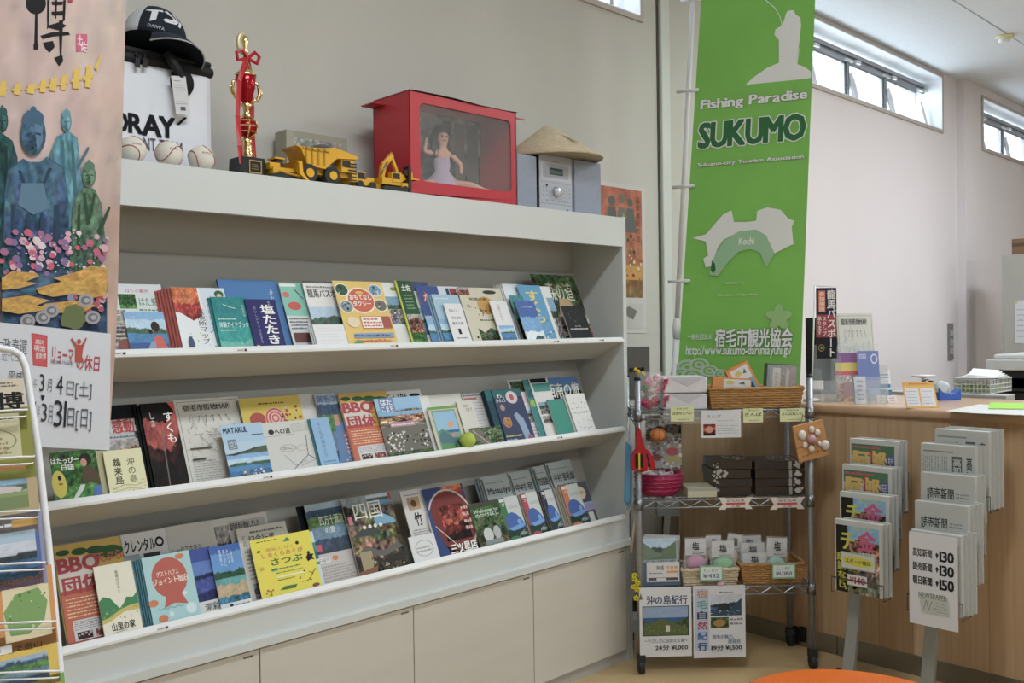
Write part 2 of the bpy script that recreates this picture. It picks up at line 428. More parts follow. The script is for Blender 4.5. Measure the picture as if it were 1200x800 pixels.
# wall_back with openings for the high windows (window_1 left, window_2 middle, window_3 on the stepped-out part)
def wall_with_hole(name, x0, x1, y0, y1, holes, m):
    mb = MB(); xs = x0
    for hx0, hx1, hz0, hz1 in holes:
        mb.box((xs, y0, 0), (hx0, y1, CZ)); mb.box((hx0, y0, 0), (hx1, y1, hz0)); mb.box((hx0, y0, hz1), (hx1, y1, CZ)); xs = hx1
    mb.box((xs, y0, 0), (x1, y1, CZ)); return struct(mb.build(name, m))
W1 = (.9, 3.52, 2.845, 3.20); W2 = (4.75, 7.21, 2.825, 3.225)
COLX = 7.52; WY2 = 2.66
W3 = (7.90, 10.9, 2.77, 3.17)
wall_with_hole('wall_back', -3, 3.74, WY, WY+.2, [W1], wall_beige)
wall_with_hole('wall_back', 3.74, COLX, WY, WY+.2, [W2], wall_pink)
wall_with_hole('wall_back', COLX, 13, WY2, WY2+.26, [W3], wall_pink)
struct(boxo('wall_right', (12.8, -6, 0), (13, 3.4, CZ), wall_pink))
struct(boxo('wall_left', (-3.2, -6, 0), (-3, 3.4, CZ), wall_beige))
def make_window(n, W, y, mull):
    x0, x1, z0, z1 = W; w_, h_ = x1-x0, z1-z0
    root = bpy.data.objects.new('window_%d' % n, None); COL.objects.link(root); root.location = (x0, y, z0); struct(root)
    f = MB(); t = .022
    for a, b in (((-t, -.012, -t), (w_+t, .01, 0)), ((-t, -.012, h_), (w_+t, .01, h_+t)), ((-t, -.012, 0), (0, .01, h_)), ((w_, -.012, 0), (w_+t, .01, h_))): f.box(a, b)
    f.build('window_frame', frame_w, root)
    r = MB()
    r.box((.0, -.011, -.003), (w_, .2, .006)); r.box((0, -.011, h_-.006), (w_, .2, h_+.003)); r.box((-.003, -.011, 0), (.006, .2, h_)); r.box((w_-.006, -.011, 0), (w_+.003, .2, h_))
    r.build('reveal', reveal_m, root)
    h = MB()
    for k, (a, b) in enumerate(((.125, .10), (.135, .075), (.12, .05))): h.box((0, a, h_-.006-b), (w_, a+.05, h_-.006-b+.028))
    h.box((0, .12, .006), (w_, .17, .02)); h.build('head_track', sash_al, root)
    for i in range(len(mull)-1):
        a, b = mull[i]-x0, mull[i+1]-x0
        s = MB(); zt = h_-.10
        s.box((a+.012, .13, .02), (a+.040, .155, zt)); s.box((b-.040, .13, .02), (b-.012, .155, zt)); s.box((a+.012, .13, zt-.018), (b-.012, .155, zt)); s.box((a+.012, .13, .02), (b-.012, .155, .034))
        so = s.build('sash', sash_al, root)
        boxo('pane', (a+.04, .14, .034), (b-.04, .144, zt-.018), glass, so)
        st = MB(); st.tube([(b+.02, .12, zt*.74), (b+.034, .08, .02)], .016, 4); st.tube([(b+.07, .125, zt*.66), (b+.082, .09, .03)], .012, 4)
        st.build('window_stay', white_pl, root)
        lt = MB(); lt.box((b-.05, .105, zt+.0), (b+.05, .125, zt+.014)); lt.box((b+.09, .10, zt+.004), (b+.15, .12, zt+.026)); lt.build('latch', white_pl, root)
    for q in mull[1:-1]:
        boxo('mullion', (q-x0-.012, .12, .006), (q-x0+.012, .17, h_-.08), sash_al, root)
    return root
make_window(1, W1, WY, [.9, 1.55, 2.2, 2.85, 3.5])
make_window(2, W2, WY, [4.78, 5.36, 5.94, 6.52, 7.10])
make_window(3, W3, WY2, [7.93, 8.16, 8.78, 9.40, 10.02, 10.64])
# vertical cover strip and narrow gap line on wall_back
s_ = MB(); s_.box((3.665, WY-.022, 0), (3.735, WY, CZ)); struct(s_.build('trim_1', mat('cover_strip', 'CDCFCC', .5, var=.02), bevel=.006))
struct(boxo('trim_2', (3.652, WY-.004, 0), (3.665, WY, CZ), mat('dark_joint', '55504A', .9)))
# lower part of wall_back behind the rack: beige pier carrying on to the counter end
struct(boxo('trim_3', (3.74, WY-.012, 0), (4.35, WY, CZ), wall_beige))
struct(boxo('baseboard_back', (2.97, WY-.012, 0), (3.575, WY, .08), mat('dark_base', '4B4740', .6)))
# smoke detector
p = at(1177, 42, 'z', CZ)
t = thing('smoke_detector', 'round cream smoke detector on the ceiling above the counter', 'smoke detector', (p.x, p.y, CZ))
MB().lathe([(.055, 0), (.055, -.012), (.045, -.02)][::-1], 24).build('base', mat('aged_cream', 'D9D2A8', .5), t)
MB().lathe([(.02, -.045), (.034, -.04), (.036, -.022), (.036, -.02)], 20).build('sensor', white_pl, t)
# ceiling lamp fixtures (behind and beside the camera)
for k_, (x, y) in enumerate(LAMPS):
    t = thing('ceiling_lamp', 'white two-tube ceiling lamp, %s of the row %s' % (['left one', 'left one', 'middle one', 'middle one', 'right one', 'right one'][k_], ['nearest the shelving', 'farthest from the shelving'][k_ % 2]), 'lamp', (x, y, CZ), 0, 'ceiling lamps over the room')
    boxo('housing', (-.62, -.15, -.05), (.62, .15, 0), white_pl, t)
    for s in (-1, 1): MB().tube([(-.58, s*.07, -.075), (.58, s*.07, -.075)], .016, 8).build('tube', mat('lamp_tube', 'FFFAF0', .3, emit=3, var=0), t)
# wall behind the photographer, with wide glazing
mb = MB(); gx = [(-1.6, 1.4), (2.4, 5.4), (6.4, 9.4)]; xs = -3
for a_, b_ in gx:
    mb.box((xs, -6.2, 0), (a_, -6, CZ)); mb.box((a_, -6.2, 0), (b_, -6, .7)); mb.box((a_, -6.2, 2.5), (b_, -6, CZ)); xs = b_
mb.box((xs, -6.2, 0), (13, -6, CZ)); struct(mb.build('wall_front', wall_beige))
for k, (a_, b_) in enumerate(gx):
    r0 = bpy.data.objects.new('window_%d' % (4+k), None); COL.objects.link(r0); r0.location = (a_, -6.1, .7); struct(r0)
    f = MB()
    for q in range(4): f.box((q-.02, -.02, 0), (q+.02, .02, 1.8))
    f.box((0, -.02, 0), (3, .02, .04)); f.box((0, -.02, 1.76), (3, .02, 1.8)); f.build('window_frame', sash_al, r0)
    for q in range(3): boxo('pane', (q+.02, -.003, .04), (q+.98, .003, 1.76), glass, r0)
# switch plates on the wall
p = at(1113, 400, 'y', WY)
t = thing('switch_plate', 'narrow upright grey switch plate on the pink wall right of the counter leaflets', 'switch', (p.x, WY, p.z))
boxo('plate', (-.05, -.01, -.14), (.05, 0, .14), mat('plate_grey', '8D8C8E', .4, .5), t)
for i in range(3): boxo('rocker', (-.025, -.016, -.1+i*.07), (.025, -.01, -.05+i*.07), mat('rocker_grey', 'A5A5A8', .4), t)
p = at(744, 436, 'y', WY)
t = thing('outlet_plate', 'dark grey metal connection plate on the wall beside the white shelving', 'plate', (p.x-.02, WY, p.z))
boxo('plate', (-.12, -.012, -.12), (.12, 0, .12), mat('plate_dark', '6C6B68', .4, .6), t)
for i in range(4): boxo('terminal', (-.035+i*.03, -.018, .005), (-.018+i*.03, -.012, .022), black_pl, t)

# ------------------------------------------------------------------ base cabinet and open brochure hutch
UX0, UX1 = .12, 2.955
bc = thing('base_cabinet', 'long low cream cabinet with flush doors under the brochure shelving', 'cabinet', (UX0, 2.36, 0))
L_ = UX1-UX0
boxo('carcass', (0, .02, .045), (L_-.02, .34, .47), door_lam, bc)
boxo('worktop', (0, -.012, .474), (L_+.012, .34, .500), white_lam, bc, bevel=.002)
boxo('kick_plate', (0, .012, 0), (L_-.02, .30, .045), mat('kick_grey', 'B1AEA8', .5), bc)
MB().box((L_-.028, 0, 0), (L_-.014, .34, .474)).box((L_-.008, 0, 0), (L_+.006, .34, .474)).build('side_panel', edge_gray, bc)
js = [UX0, .73, 1.279, 1.828, 2.382, 2.925]
for a, b in zip(js[:-1], js[1:]):
    d = boxo('door', (a-UX0+.002, 0, .05), (b-UX0-.002, .02, .468), door_lam, bc)
    boxo('finger_slot', (b-UX0-.05, -.001, .452), (b-UX0-.02, .002, .457), mat('slot_grey', '6A675F', .6), d)

hu = thing('display_shelving', 'tall white open shelving unit with three sloping tiers for brochures', 'shelf', (UX0, HO, .5))
boxo('side_panel', (L_-.022, 0, 0), (L_, .31, 1.315), white_lam, hu, bevel=.0015)
boxo('side_panel', (0, 0, 0), (.02, .31, 1.315), white_lam, hu)
boxo('back_panel', (.02, .285, 0), (L_-.022, .30, 1.315), white_in, hu)
boxo('fascia', (.02, .0, 1.193), (L_-.022, .022, 1.311), white_lam, hu)
boxo('top_board', (.02, .022, 1.29), (L_-.022, .31, 1.311), white_lam, hu)
lip_m = mat('lip_white', 'E4E6E6', .4, var=.01)
ZL = [1.306, .942, .583]            # height of the three lips (underside)
for zi in ZL:
    z = zi-.5
    k = z if zi > .6 else None
    MB().prism([(0, z), (.145, z-.072), (.152, z-.058), (.022, z+.008)], .02, L_-.022, 'yz').build('sloping_board', white_in, hu)
    MB().prism([(-.003, z-.001), (.017, z-.006), (.017, z+.016), (.009, z+.019), (-.003, z+.006)], .02, L_-.022, 'yz').build('lip', lip_m, hu, bevel=.001)
    MB().prism([(.140, z-.066), (.152, z-.070), (.284, z+.292), (.272, z+.292)], .02, L_-.022, 'yz').build('back_rest', white_in, hu)
MB().box((.02, .006, 0), (L_-.022, .024, ZL[2]-.5)).build('apron', white_lam, hu)
# small stickers printed on the lips
for px, py, ti in ((652, 397, 0), (462, 401, 0), (284, 409, 0), (141, 416, 0), (705, 398, 0), (314, 559, 1), (656, 512, 1), (191, 735, 2)):
    p = at(px, py, 'y', HO-.003); a = Art(.03, .008, 'E4E4E0').rect(.72, .1, .95, .9, '3C4A78' if ti == 2 else '4A3A38').body(.05, .2, .6, .8, 1, '888888', px)
    o = a.obj('shelf_sticker', None, PAPER, (p.x, HO-.0030, ZL[ti]+.0045)); o.parent = hu; o.location = (p.x-UX0, -.0030, ZL[ti]-.5+.0045)

# ------------------------------------------------------------------ reception counter
CX = 3.575
wood_top = mat('counter_top_wood', 'CBAC8C', .3, var=.07, scale=3, stretch=(3, .3, 3), col2='BC987A', coat=.3)
woods = [mat('wood_board_%s' % n, c, .42, scale=5, stretch=(9, 9, .35), col2=c2, bump=.03) for n, c, c2 in
         (('warm', 'C2A284', 'B3906F'), ('pale', 'C6AA8A', 'B99B7A'), ('mid', 'C3A685', 'B59574'))]
ct = thing('reception_counter', 'reception counter with upright wood grain front and rounded wooden top', 'counter', (CX, -1.2, 0))
CL = 2.545+1.2
boxo('body', (.02, 0, .078), (.06, CL, .998), woods[2], ct)
y = 0; i = 0; rr = random.Random(4)
while y < CL-.01:
    wd = min(.125+.02*rr.random(), CL-y); o = boxo('board', (0, y+.0006, .078), (.02, y+wd-.0006, .998), woods[rr.choice([0, 1, 2, 1])], ct); y += wd
boxo('end_panel', (0, CL, 0), (.6, CL+.02, .998), woods[2], ct)
tp = MB(); r_ = .019
prof = [(.62, .998), (-.005, .998)]+[(-.012-r_*cos(t_)*0-.012*sin(t_), 1.017-r_*cos(t_)) for t_ in [pi*i/8 for i in range(9)]]+[(-.005, 1.036), (.62, 1.036)]
tp.prism(prof, -.01, CL+.03, 'xz'); tp.build('counter_top', wood_top, ct)
steel = mat('brushed_steel_kick', '9C9C9A', .30, 1, var=.05, scale=3, stretch=(1, 1, 20))
y = 0
for k, e_ in enumerate((.9, 1.8, 2.38, 2.98, CL)):
    boxo('kick_plate', (-.004, y+.002, 0), (.02, e_-.002, .078), steel, ct); y = e_
boxo('cable_slot', (-.007, 3.115, .02), (-.003, 3.145, .085), black_pl, ct)
# ------------------------------------------------------------------ brochures on the three sloping tiers
LEAN = R(24)
def cover_objs(art, name, label, cat, tier, TL, TR, off, n=1, step=-.006, group=None, copy_label=None, bstep=.003, rear=None, tilt=0):
    """put a leaflet on a tier: TL/TR = its top corners in the photograph, off = how far back on the sloping board its foot stands"""
    y0, z0 = HO+.014+off*cos(LEAN), ZL[tier]+.014-off*sin(LEAN)
    nrm = Vector((0, cos(LEAN), -sin(LEAN))); P0 = Vector((0, y0, z0))
    a = atp(TL[0], TL[1], P0, nrm); b = atp(TR[0], TR[1], P0, nrm)
    Ld = Vector((0, sin(LEAN), cos(LEAN)))
    w_ = b.x-a.x; h_ = (((a-P0).dot(Ld))+((b-P0).dot(Ld)))/2
    A = art(w_, h_)
    o = A.obj(name, None, PAPER)
    o.location = ((a.x+b.x)/2, y0, z0); o.rotation_euler = (-LEAN, tilt, 0)
    tag(o, label, cat, group)
    if n > 1:
        rb = MB().col(A.side).box((-w_/2, 0, 0), (w_/2, max(A.thick, .0006), h_))
        A2 = Art(w_, h_, A.bg); A2.L = A.L[:3]; A2.emit(rb) if rear is None else Art(w_, h_, rear).emit(rb)
        first = None
        for i in range(1, n):
            loc = Vector(o.location)+Vector((step*i, 0, 0))+nrm*(bstep+max(A.thick, .0006))*i
            if first is None: first = rb.build(name, PAPER); c = first
            else: c = first.copy(); COL.objects.link(c)
            c.location = loc; c.rotation_euler = o.rotation_euler
            tag(c, copy_label or ('spare copy behind the ' + label), cat, group or (label[:40]))
    return o
def A_(w_, h_, bg='F2F0EA', t=.0012, side='E8E4DA'): return Art(w_, h_, bg, t, side)
W_, K_ = 'F4F4F0', '1E1E22'
L3 = []     # (art, name, label, category, tier, TL, TR, off, extra)
def add(tier, TL, TR, off, name, label, art, **k): L3.append((art, name, label, k.pop('cat', name.split('_')[-1]), tier, TL, TR, off, k))

# --- top tier
add(0, (104, 331), (188, 334), .050, 'leaflet', 'white leaflet with green blob emblem, back left of top tier', lambda w, h:
    A_(w, h, 'DDE2E6').photo('green', .36, .62, .6, .86, 3).poly([(.36,.62),(.6,.62),(.6,.66),(.36,.66)], 'DDE2E6').txt('はた蛇', .64, .70, .9, .82, '4C8A5A', 1).txt('はたの観光', .48, .88, .8, .93, 'C05050').body(.62, .62, .95, .67, 1, '70A080'))
add(0, (112, 362), (147, 364), .014, 'booklet', 'black and white bookshop photo booklet, leftmost on top tier', lambda w, h:
    A_(w, h).photo('bw', seed=5).body(.25, .3, 1, .78, 5, 'C8C4BC', 3, .5).txt('ひー', .3, .82, .8, .93, W_, 2).txt('日', .3, .68, .5, .8, W_, 2).rect(.55, .02, 1, .3, '8C4A44'))
add(0, (144, 364), (191, 366), .010, 'booklet', 'blue booklet with woman in red jacket by the sea', lambda w, h:
    A_(w, h).photo('sea', seed=9).rect(0, 0, 1, .2, '2E5E98').photo('dusk', 0, .2, .7, .24, 3).ell(.72, .62, .11, .13, '3A2A26').poly([(.6,.0),(.62,.3),(.72,.42),(.85,.36),(.98,.0)], 'D0503E').poly([(.4,0),(.55,.25),(.66,.28),(.66,0)], '8FA0BC').ell(.58, .5, .05, .06, '3A2A26').vtxt('のんびり', .2, .62, .26, .9, 'DCE8F4').vtxt('海辺の旅', .12, .62, .17, .88, 'DCE8F4'))
add(0, (199, 335), (262, 339), .022, 'leaflet', 'market map leaflet with tomato photo, front of its fanned stack', lambda w, h:
    A_(w, h, 'E9EEF2').photo('tomato', 0, .46, .48, 1, 3).poly([(0,.46),(.48,.46),(.48,.56),(.3,.48),(.1,.6),(0,.62)], 'E9EEF2').photo('lake', .55, .4, .9, .95, 4).rect(.52, .3, 1, 1, 'D5E2F0').vtxt('直版所マップ', .38, .12, .52, .68, '44423E', 1).vtxt('つちのめぐみ', .6, .3, .68, .85, '4A78A8').ell(.88, .9, .09, .06, '3C6A48').ell(.88, .86, .05, .05, 'E0B890').dots(.1, .05, .95, .3, 26, ['A8C0D8','8894A8','C8CC40','6FA060'], .001, .003).ell(.17, .12, .06, .12, '4A5878'), n=6, step=-.007, bstep=.004, rear='A8382C', copy_label='spare copy stacked behind the tomato photo leaflet', group='copies behind the tomato leaflet')
add(0, (254, 327), (324, 329), .060, 'booklet', 'large blue booklet standing behind teal and navy booklets', lambda w, h:
    A_(w, h, '3E7FC0', .008, '2A5C8C').photo('sky', 0, 0, 1, 1, 21).rect(0, 0, 1, 1, '3B7CBC').photo('sky', .05, .3, .6, .95, 5).rect(0, 0, 1, 1, '3B7CBC').ell(.66, .66, .09, .055, 'E8EEF4').ell(.66, .66, .05, .03, '3B7CBC').vtxt('みなみ', .82, .6, .88, .9, 'D8E8F4'), side_=1)
add(0, (246, 347), (288, 349), .012, 'booklet', 'teal hands-on guide booklet, front copy of its stack', lambda w, h:
    A_(w, h, '2FA7A2', .0025, '1F7F86').photo('under', 0, 0, 1, 1, 3).txt('体験ガイドブック', .08, .42, .9, .53, 'E6F4F0', 1).body(.08, .56, .6, .6, 1, 'CFEAE4').body(.08, .35, .5, .39, 1, 'CFEAE4').line([(.3,.86),(.5,.8),(.62,.78)], .002, 'DFF0EC').vtxt('四国西南', .8, .62, .87, .86, 'BFE0DC'), n=4, step=-.006, bstep=.003, rear='237F84', copy_label='spare teal guide booklet fanned behind its front copy', group='copies behind the teal guide')
add(0, (286, 350), (322, 351), .006, 'booklet', 'navy booklet with big white brush lettering 塩たたき', lambda w, h:
    A_(w, h, '2B2A6C', .003, '20204E').vtxt('塩たたき', .45, .08, .88, .9, W_, 3).vtxt('中村名物', .72, .78, .8, .96, 'C8C8E0').vtxt('おいしいかつおのまち', .22, .1, .3, .86, 'A8A8D0').rect(.06, .03, .16, .07, 'D89048'))
add(0, (326, 331), (353, 331), .048, 'leaflet', 'mint leaflet with red goldfish beside the large blue booklet', lambda w, h:
    A_(w, h, '86CDBB').rect(0, .1, 1, .52, 'D8DCDE').body(.08, .32, .95, .5, 4, '5A5A60', 2).rect(.1, .14, .8, .28, '7A4E4C').ell(.45, .66, .28, .06, 'D04A40').ell(.2, .82, .14, .04, 'D86A5A').line([(.6,.9),(.9,.76)], .003, '3A4A50').rect(0, .94, .7, .98, 'F0F4F0'))
add(0, (353, 327), (390, 332), .034, 'leaflet', 'white passport leaflet with a castle photo beside yellow taxi flyer', lambda w, h:
    A_(w, h, 'ECEAE8').rect(0, .97, 1, 1, '6A6A6A').txt('龍馬パスポ', .08, .76, 1, .88, K_, 2).body(.1, .89, .9, .94, 1, '8A8A8A').photo('lake', 0, .1, 1, .62, 5).dots(.2, .1, 1, .28, 16, ['2E2A26','3A4434'], .003, .006))
add(0, (366, 381), (402, 379), .008, 'card', 'plain white cards in front of the passport leaflet', lambda w, h:
    A_(w, h, 'E8E9EC', .003).body(.1, .1, .9, .9, 6, 'CDD0D6', 5, .15), n=3, step=-.004, bstep=.002, rear='D4D8DC', copy_label='plain white card stacked behind the front card', group='plain cards')
def art_taxi(w, h):
    a = A_(w, h, 'E9C560', .002).ell(.48, .70, .29, .2, 'F4E8D8').ell(.48, .70, .26, .18, 'D2562E').ell(.48, .82, .08, .025, 'E8B838')
    a.txt('おもてなし', .26, .71, .7, .79, W_, 3).txt('タクシー', .3, .61, .66, .69, W_, 3)
    for cx, cy, k, sd in ((.14, .86, 'green', 1), (.82, .86, 'sea', 2), (.15, .6, 'lake', 3), (.85, .62, 'street', 4)): a.ell(cx, cy, .14, .1, 'F0EAD8').ell(cx, cy, .12, .085, {'green':'3E6448','sea':'6F9CC4','lake':'8898A0','street':'7E7468'}[k]).dots(cx-.07, cy-.05, cx+.07, cy+.05, 8, ['28382C','C8D4DC','506070'], .002, .005, sd)
    a.rect(.36, .26, .97, .45, 'C86A5C').rect(.37, .27, .96, .44, 'F6F0EA').body(.4, .28, .78, .43, 3, 'C8584A', 3).rect(.78, .27, .96, .44, 'A8503C').ell(.2, .36, .12, .08, 'E8D8B8')
    return a.rect(.14, .12, .95, .19, '7FA0C8').body(.16, .05, .9, .11, 1, 'D06850').ell(.2, .05, .1, .03, '5FA050').body(.15, .13, .9, .18, 1, '4A5A80')
add(0, (389, 329), (446, 330), .010, 'flyer', 'yellow taxi flyer with large red disc and four round photos', art_taxi)
add(0, (440, 331), (466, 331), .030, 'leaflet', 'white leaflet with a narrow sea photo right of the taxi flyer', lambda w, h:
    A_(w, h, 'E4E8E4').photo('town', 0, .35, 1, .78, 3).rect(0, .04, 1, .3, 'E0E2DA').ell(.7, .9, .15, .03, '8AA84C'))
add(0, (462, 329), (481, 329), .020, 'booklet', 'dark green booklet with yellow spine edge and white title', lambda w, h:
    A_(w, h, '2E5A38', .004, 'C8CC3C').txt('土佐', .3, .84, .85, .94, W_, 2).body(.3, .55, .9, .8, 5, '7F9E7C', 4).photo('people', .15, .2, 1, .48, 8).photo('green', 0, 0, 1, .2, 4).rect(0, 0, .1, 1, 'C4C83A'))
add(0, (478, 330), (500, 331), .044, 'leaflet', 'white and navy leaflet peeking behind red flower leaflet', lambda w, h: A_(w, h, 'E6E6EA').rect(0, .86, 1, 1, '4A4A80').photo('sea', 0, .2, 1, .6, 5))
add(0, (487, 334), (512, 336), .030, 'leaflet', 'navy leaflet with a red flower star and water character', lambda w, h:
    A_(w, h, '2F4E94').poly([(.36+.22*(1 if i % 2 == 0 else .5)*cos(i*pi/7), .8+.12*(1 if i % 2 == 0 else .5)*sin(i*pi/7)) for i in range(14)], 'C8402E').txt('水', .22, .74, .5, .87, 'F0E0D8', 2).rect(0, 0, 1, .5, 'A8B8D4').photo('sea', 0, 0, 1, .45, 3))
add(0, (505, 334), (536, 337), .052, 'leaflet', 'white leaflet with red and blue bars behind light blue stack', lambda w, h: A_(w, h, 'DDE2E8').rect(.5, .82, .62, .97, '2C3C70').rect(.64, .82, .9, .97, 'A83A34').rect(.92, .82, 1, .97, '8A6A30'))
add(0, (505, 345), (536, 345), .016, 'leaflet', 'light blue leaflet, front copy of its fanned stack', lambda w, h:
    A_(w, h, '9CC4DC', .002, '6A98B8').photo('sea', 0, 0, 1, .5, 4).rect(0, .5, 1, 1, 'A4C8DE').body(.1, .9, .6, .94, 1, 'E8F0F4'), n=5, step=-.006, bstep=.004, rear='8CB4D0', copy_label='spare light blue leaflet fanned behind its front copy', group='copies behind the light blue leaflet')
add(0, (519, 355), (540, 356), .006, 'leaflet', 'small white text leaflet before the light blue stack', lambda w, h:
    A_(w, h, 'E8E8EA').txt('手ぬぐい', .2, .78, .7, .86, '4A4A50').txt('宿毛体験', .25, .6, .75, .67, '5A5A60').txt('歴史の道', .2, .46, .8, .53, '33333A', 1).rect(.4, .22, .55, .36, '2A2A2E').body(.2, .1, .8, .16, 1, '8A8A90'))
add(0, (535, 336), (585, 338), .024, 'booklet', 'cream book with golden sun disc and black silhouettes', lambda w, h:
    A_(w, h, 'D6D0B8', .003).photo('people', 0, .86, .25, 1, 3).ell(.72, .92, .16, .035, '3A3A38').ell(.55, .68, .2, .16, 'C8963A').dots(.3, .5, .9, .62, 34, [K_, '3A342C'], .002, .004, 4).dots(.1, .62, .36, .7, 10, [K_], .001, .003, 8).txt('記憶の島', .2, .77, .6, .82, K_, 1).photo('forest', .2, 0, 1, .28, 3).poly([(.2,.28),(.32,.2),(.5,.29),(.7,.18),(1,.28),(1,.32),(.2,.32)], 'D6D0B8').dots(.12, .02, .9, .22, 22, ['24343C','4A5A44','2A2A2A'], .003, .006, 6).body(.3, .4, .95, .44, 1, '5A564A'))
add(0, (573, 352), (593, 353), .008, 'leaflet', 'white leaflet with sea photo before the cream sun book', lambda w, h:
    A_(w, h, 'E4E6E8', .003).vtxt('四国カルスト', .35, .5, .5, .92, 'B06050').photo('sea', .08, .04, .95, .4, 5))
add(0, (596, 345), (612, 347), .018, 'leaflet', 'teal and black night photo leaflet left of small blue booklet', lambda w, h: A_(w, h).photo('tealp', 0, .5, 1, 1, 4).photo('night', 0, 0, 1, .5, 3))
add(0, (587, 331), (608, 334), .046, 'leaflet', 'white and blue leaflet, front copy of a thick fanned stack', lambda w, h: A_(w, h, 'D9E4EE', .002).photo('sea', .1, .5, 1, .95, 8).rect(0, .75, .7, 1, 'E4ECF2'), n=5, step=-.006, bstep=.003, rear='E8EAEC', copy_label='spare copy of the white and blue leaflet, left in its stack', group='copies behind the white and blue leaflet')
add(0, (603, 352), (625, 352), .006, 'booklet', 'small blue booklet with white clouds at its foot', lambda w, h:
    A_(w, h, '3F72B8', .0025, 'C8D0D8').photo('sky', seed=4).txt('はじめての四国', .2, .82, .8, .86, 'DCE8F4').poly([(.35,0),(.9,0),(.95,.1),(.6,.14)], '3A5A60'))
add(0, (605, 333), (632, 335), .032, 'leaflet', 'blue leaflet covered in yellow lettering beside the small blue booklet', lambda w, h:
    A_(w, h, '4E9CCB').vtxt('すくも', .25, .35, .8, .92, 'EDD64A', 3).dots(.1, .05, .95, .4, 30, ['E8E4DC','D0C048','3C6FA8'], .002, .005, 3), side_=1)
add(0, (632, 335), (643, 336), .038, 'leaflet', 'white leaflet edge between blue yellow leaflet and forest flyer', lambda w, h: A_(w, h, 'E4E6E4', .003).photo('town', .3, 0, 1, .8, 3), n=3, step=-.006, bstep=.004, rear='DADCDA', copy_label='white leaflet edge stacked left of the forest flyer', group='white leaflet edges')
add(0, (621, 322), (671, 322), .060, 'flyer', 'tall forest path flyer at the right end of top tier', lambda w, h:
    A_(w, h).photo('forest', 0, .3, 1, 1, 14).txt('森の道', .25, .62, .85, .9, 'D8D8C8').poly([(.38,.42),(.48,.66),(.7,.66),(.8,.42)], 'B89868').photo('people', 0, 0, 1, .42, 3).ell(.3, .16, .2, .07, 'E8E8E0').ring(.3, .16, .18, .06, .3, '3A3A34').rect(0, .02, .6, .09, 'C04A50'))
add(0, (657, 359), (682, 358), .008, 'booklet', 'small black booklet at the right end of top tier', lambda w, h:
    A_(w, h, '1B1B1E', .005, 'B8AEA0').dots(.2, .5, .6, .85, 22, ['5A5A5E','3A3A3E'], .001, .004).body(.1, .3, .95, .36, 1, 'D8D8D8', 3).txt('森の国', .35, .38, .6, .43, 'B8B8B8'))

# --- middle tier
add(1, (56, 526), (112, 530), .012, 'flyer', 'green flyer with yellow mascot and farmer, leftmost on middle tier', lambda w, h:
    A_(w, h).photo('green', seed=17).txt('はたっぴー', .02, .76, .6, .88, W_, 3).txt('日誌', .22, .62, .48, .74, W_, 3).ell(.12, .36, .15, .27, 'D8CC4A').ell(.14, .48, .035, .05, K_).ell(.15, .36, .05, .025, 'B86A3A').ell(.75, .8, .13, .13, '2E2622').ell(.7, .74, .07, .08, 'C89478').poly([(.6,.36),(.66,.62),(.86,.66),(.98,.5),(.98,.28)], '5C4A38').poly([(.34,.02),(.56,.3),(.66,.3),(.62,.22),(.42,.0)], 'DADCD8').poly([(.8,.06),(.84,.25),(1,.25),(1,.06)], '3F6CB8'))
add(1, (100, 529), (121, 528), .018, 'booklet', 'cream booklet edge right of the green flyer', lambda w, h: A_(w, h, 'C4BD94', .003).body(.5, .02, 1, .12, 1, '8A8468'))
add(1, (120, 528), (165, 525), .006, 'booklet', 'pale yellow booklet with black brush characters', lambda w, h:
    A_(w, h, 'E2DFB4', .004, 'C8C49A').vtxt('鵜来島', .2, .22, .4, .82, '3A3A30', 2).vtxt('沖の島', .56, .22, .76, .82, '5A5A48', 1).line([(.1,.12),(.4,.2),(.7,.16),(.95,.22)], .0015, '9A987A').line([(.1,.06),(.5,.12),(.9,.05)], .0012, '9A987A').dots(.1, .02, .95, .3, 20, ['A8A684'], .0008, .002))
add(1, (117, 476), (160, 473), .050, 'flyer', 'photo flyer of food and people with red lettering 感動', lambda w, h:
    A_(w, h, 'BEC4C8').photo('night', 0, .82, 1, 1, 3).rect(0, .7, 1, .84, 'D0D4D8').txt('H', .02, .7, .14, .82, K_, 2).txt('感動', .22, .69, .8, .84, 'B8302C', 4).txt('体', .84, .7, 1, .83, K_, 2).photo('people', 0, .28, 1, .62, 5).body(.1, .63, .9, .67, 1, '7A8088').photo('night', .7, 0, 1, .3, 5))
add(1, (163, 472), (203, 472), .026, 'booklet', 'black and red cliff photo booklet with white brush title', lambda w, h:
    A_(w, h, '1E1A1A', .004, '16161A').photo('rock', seed=6).vtxt('すくも', .62, .52, .9, .9, W_, 2).vtxt('しま', .2, .72, .36, .9, 'D8D4D0', 1).line([(.42,0),(.5,.7)], .003, '7A7470').poly([(.8,1),(1,1),(1,.86)], 'C84A48').vtxt('宿毛', .74, .48, .82, .66, 'B0605C'), n=5, step=-.006, bstep=.004, rear='141416', copy_label='spare copy left behind the black and red booklet', group='copies behind the black and red booklet')
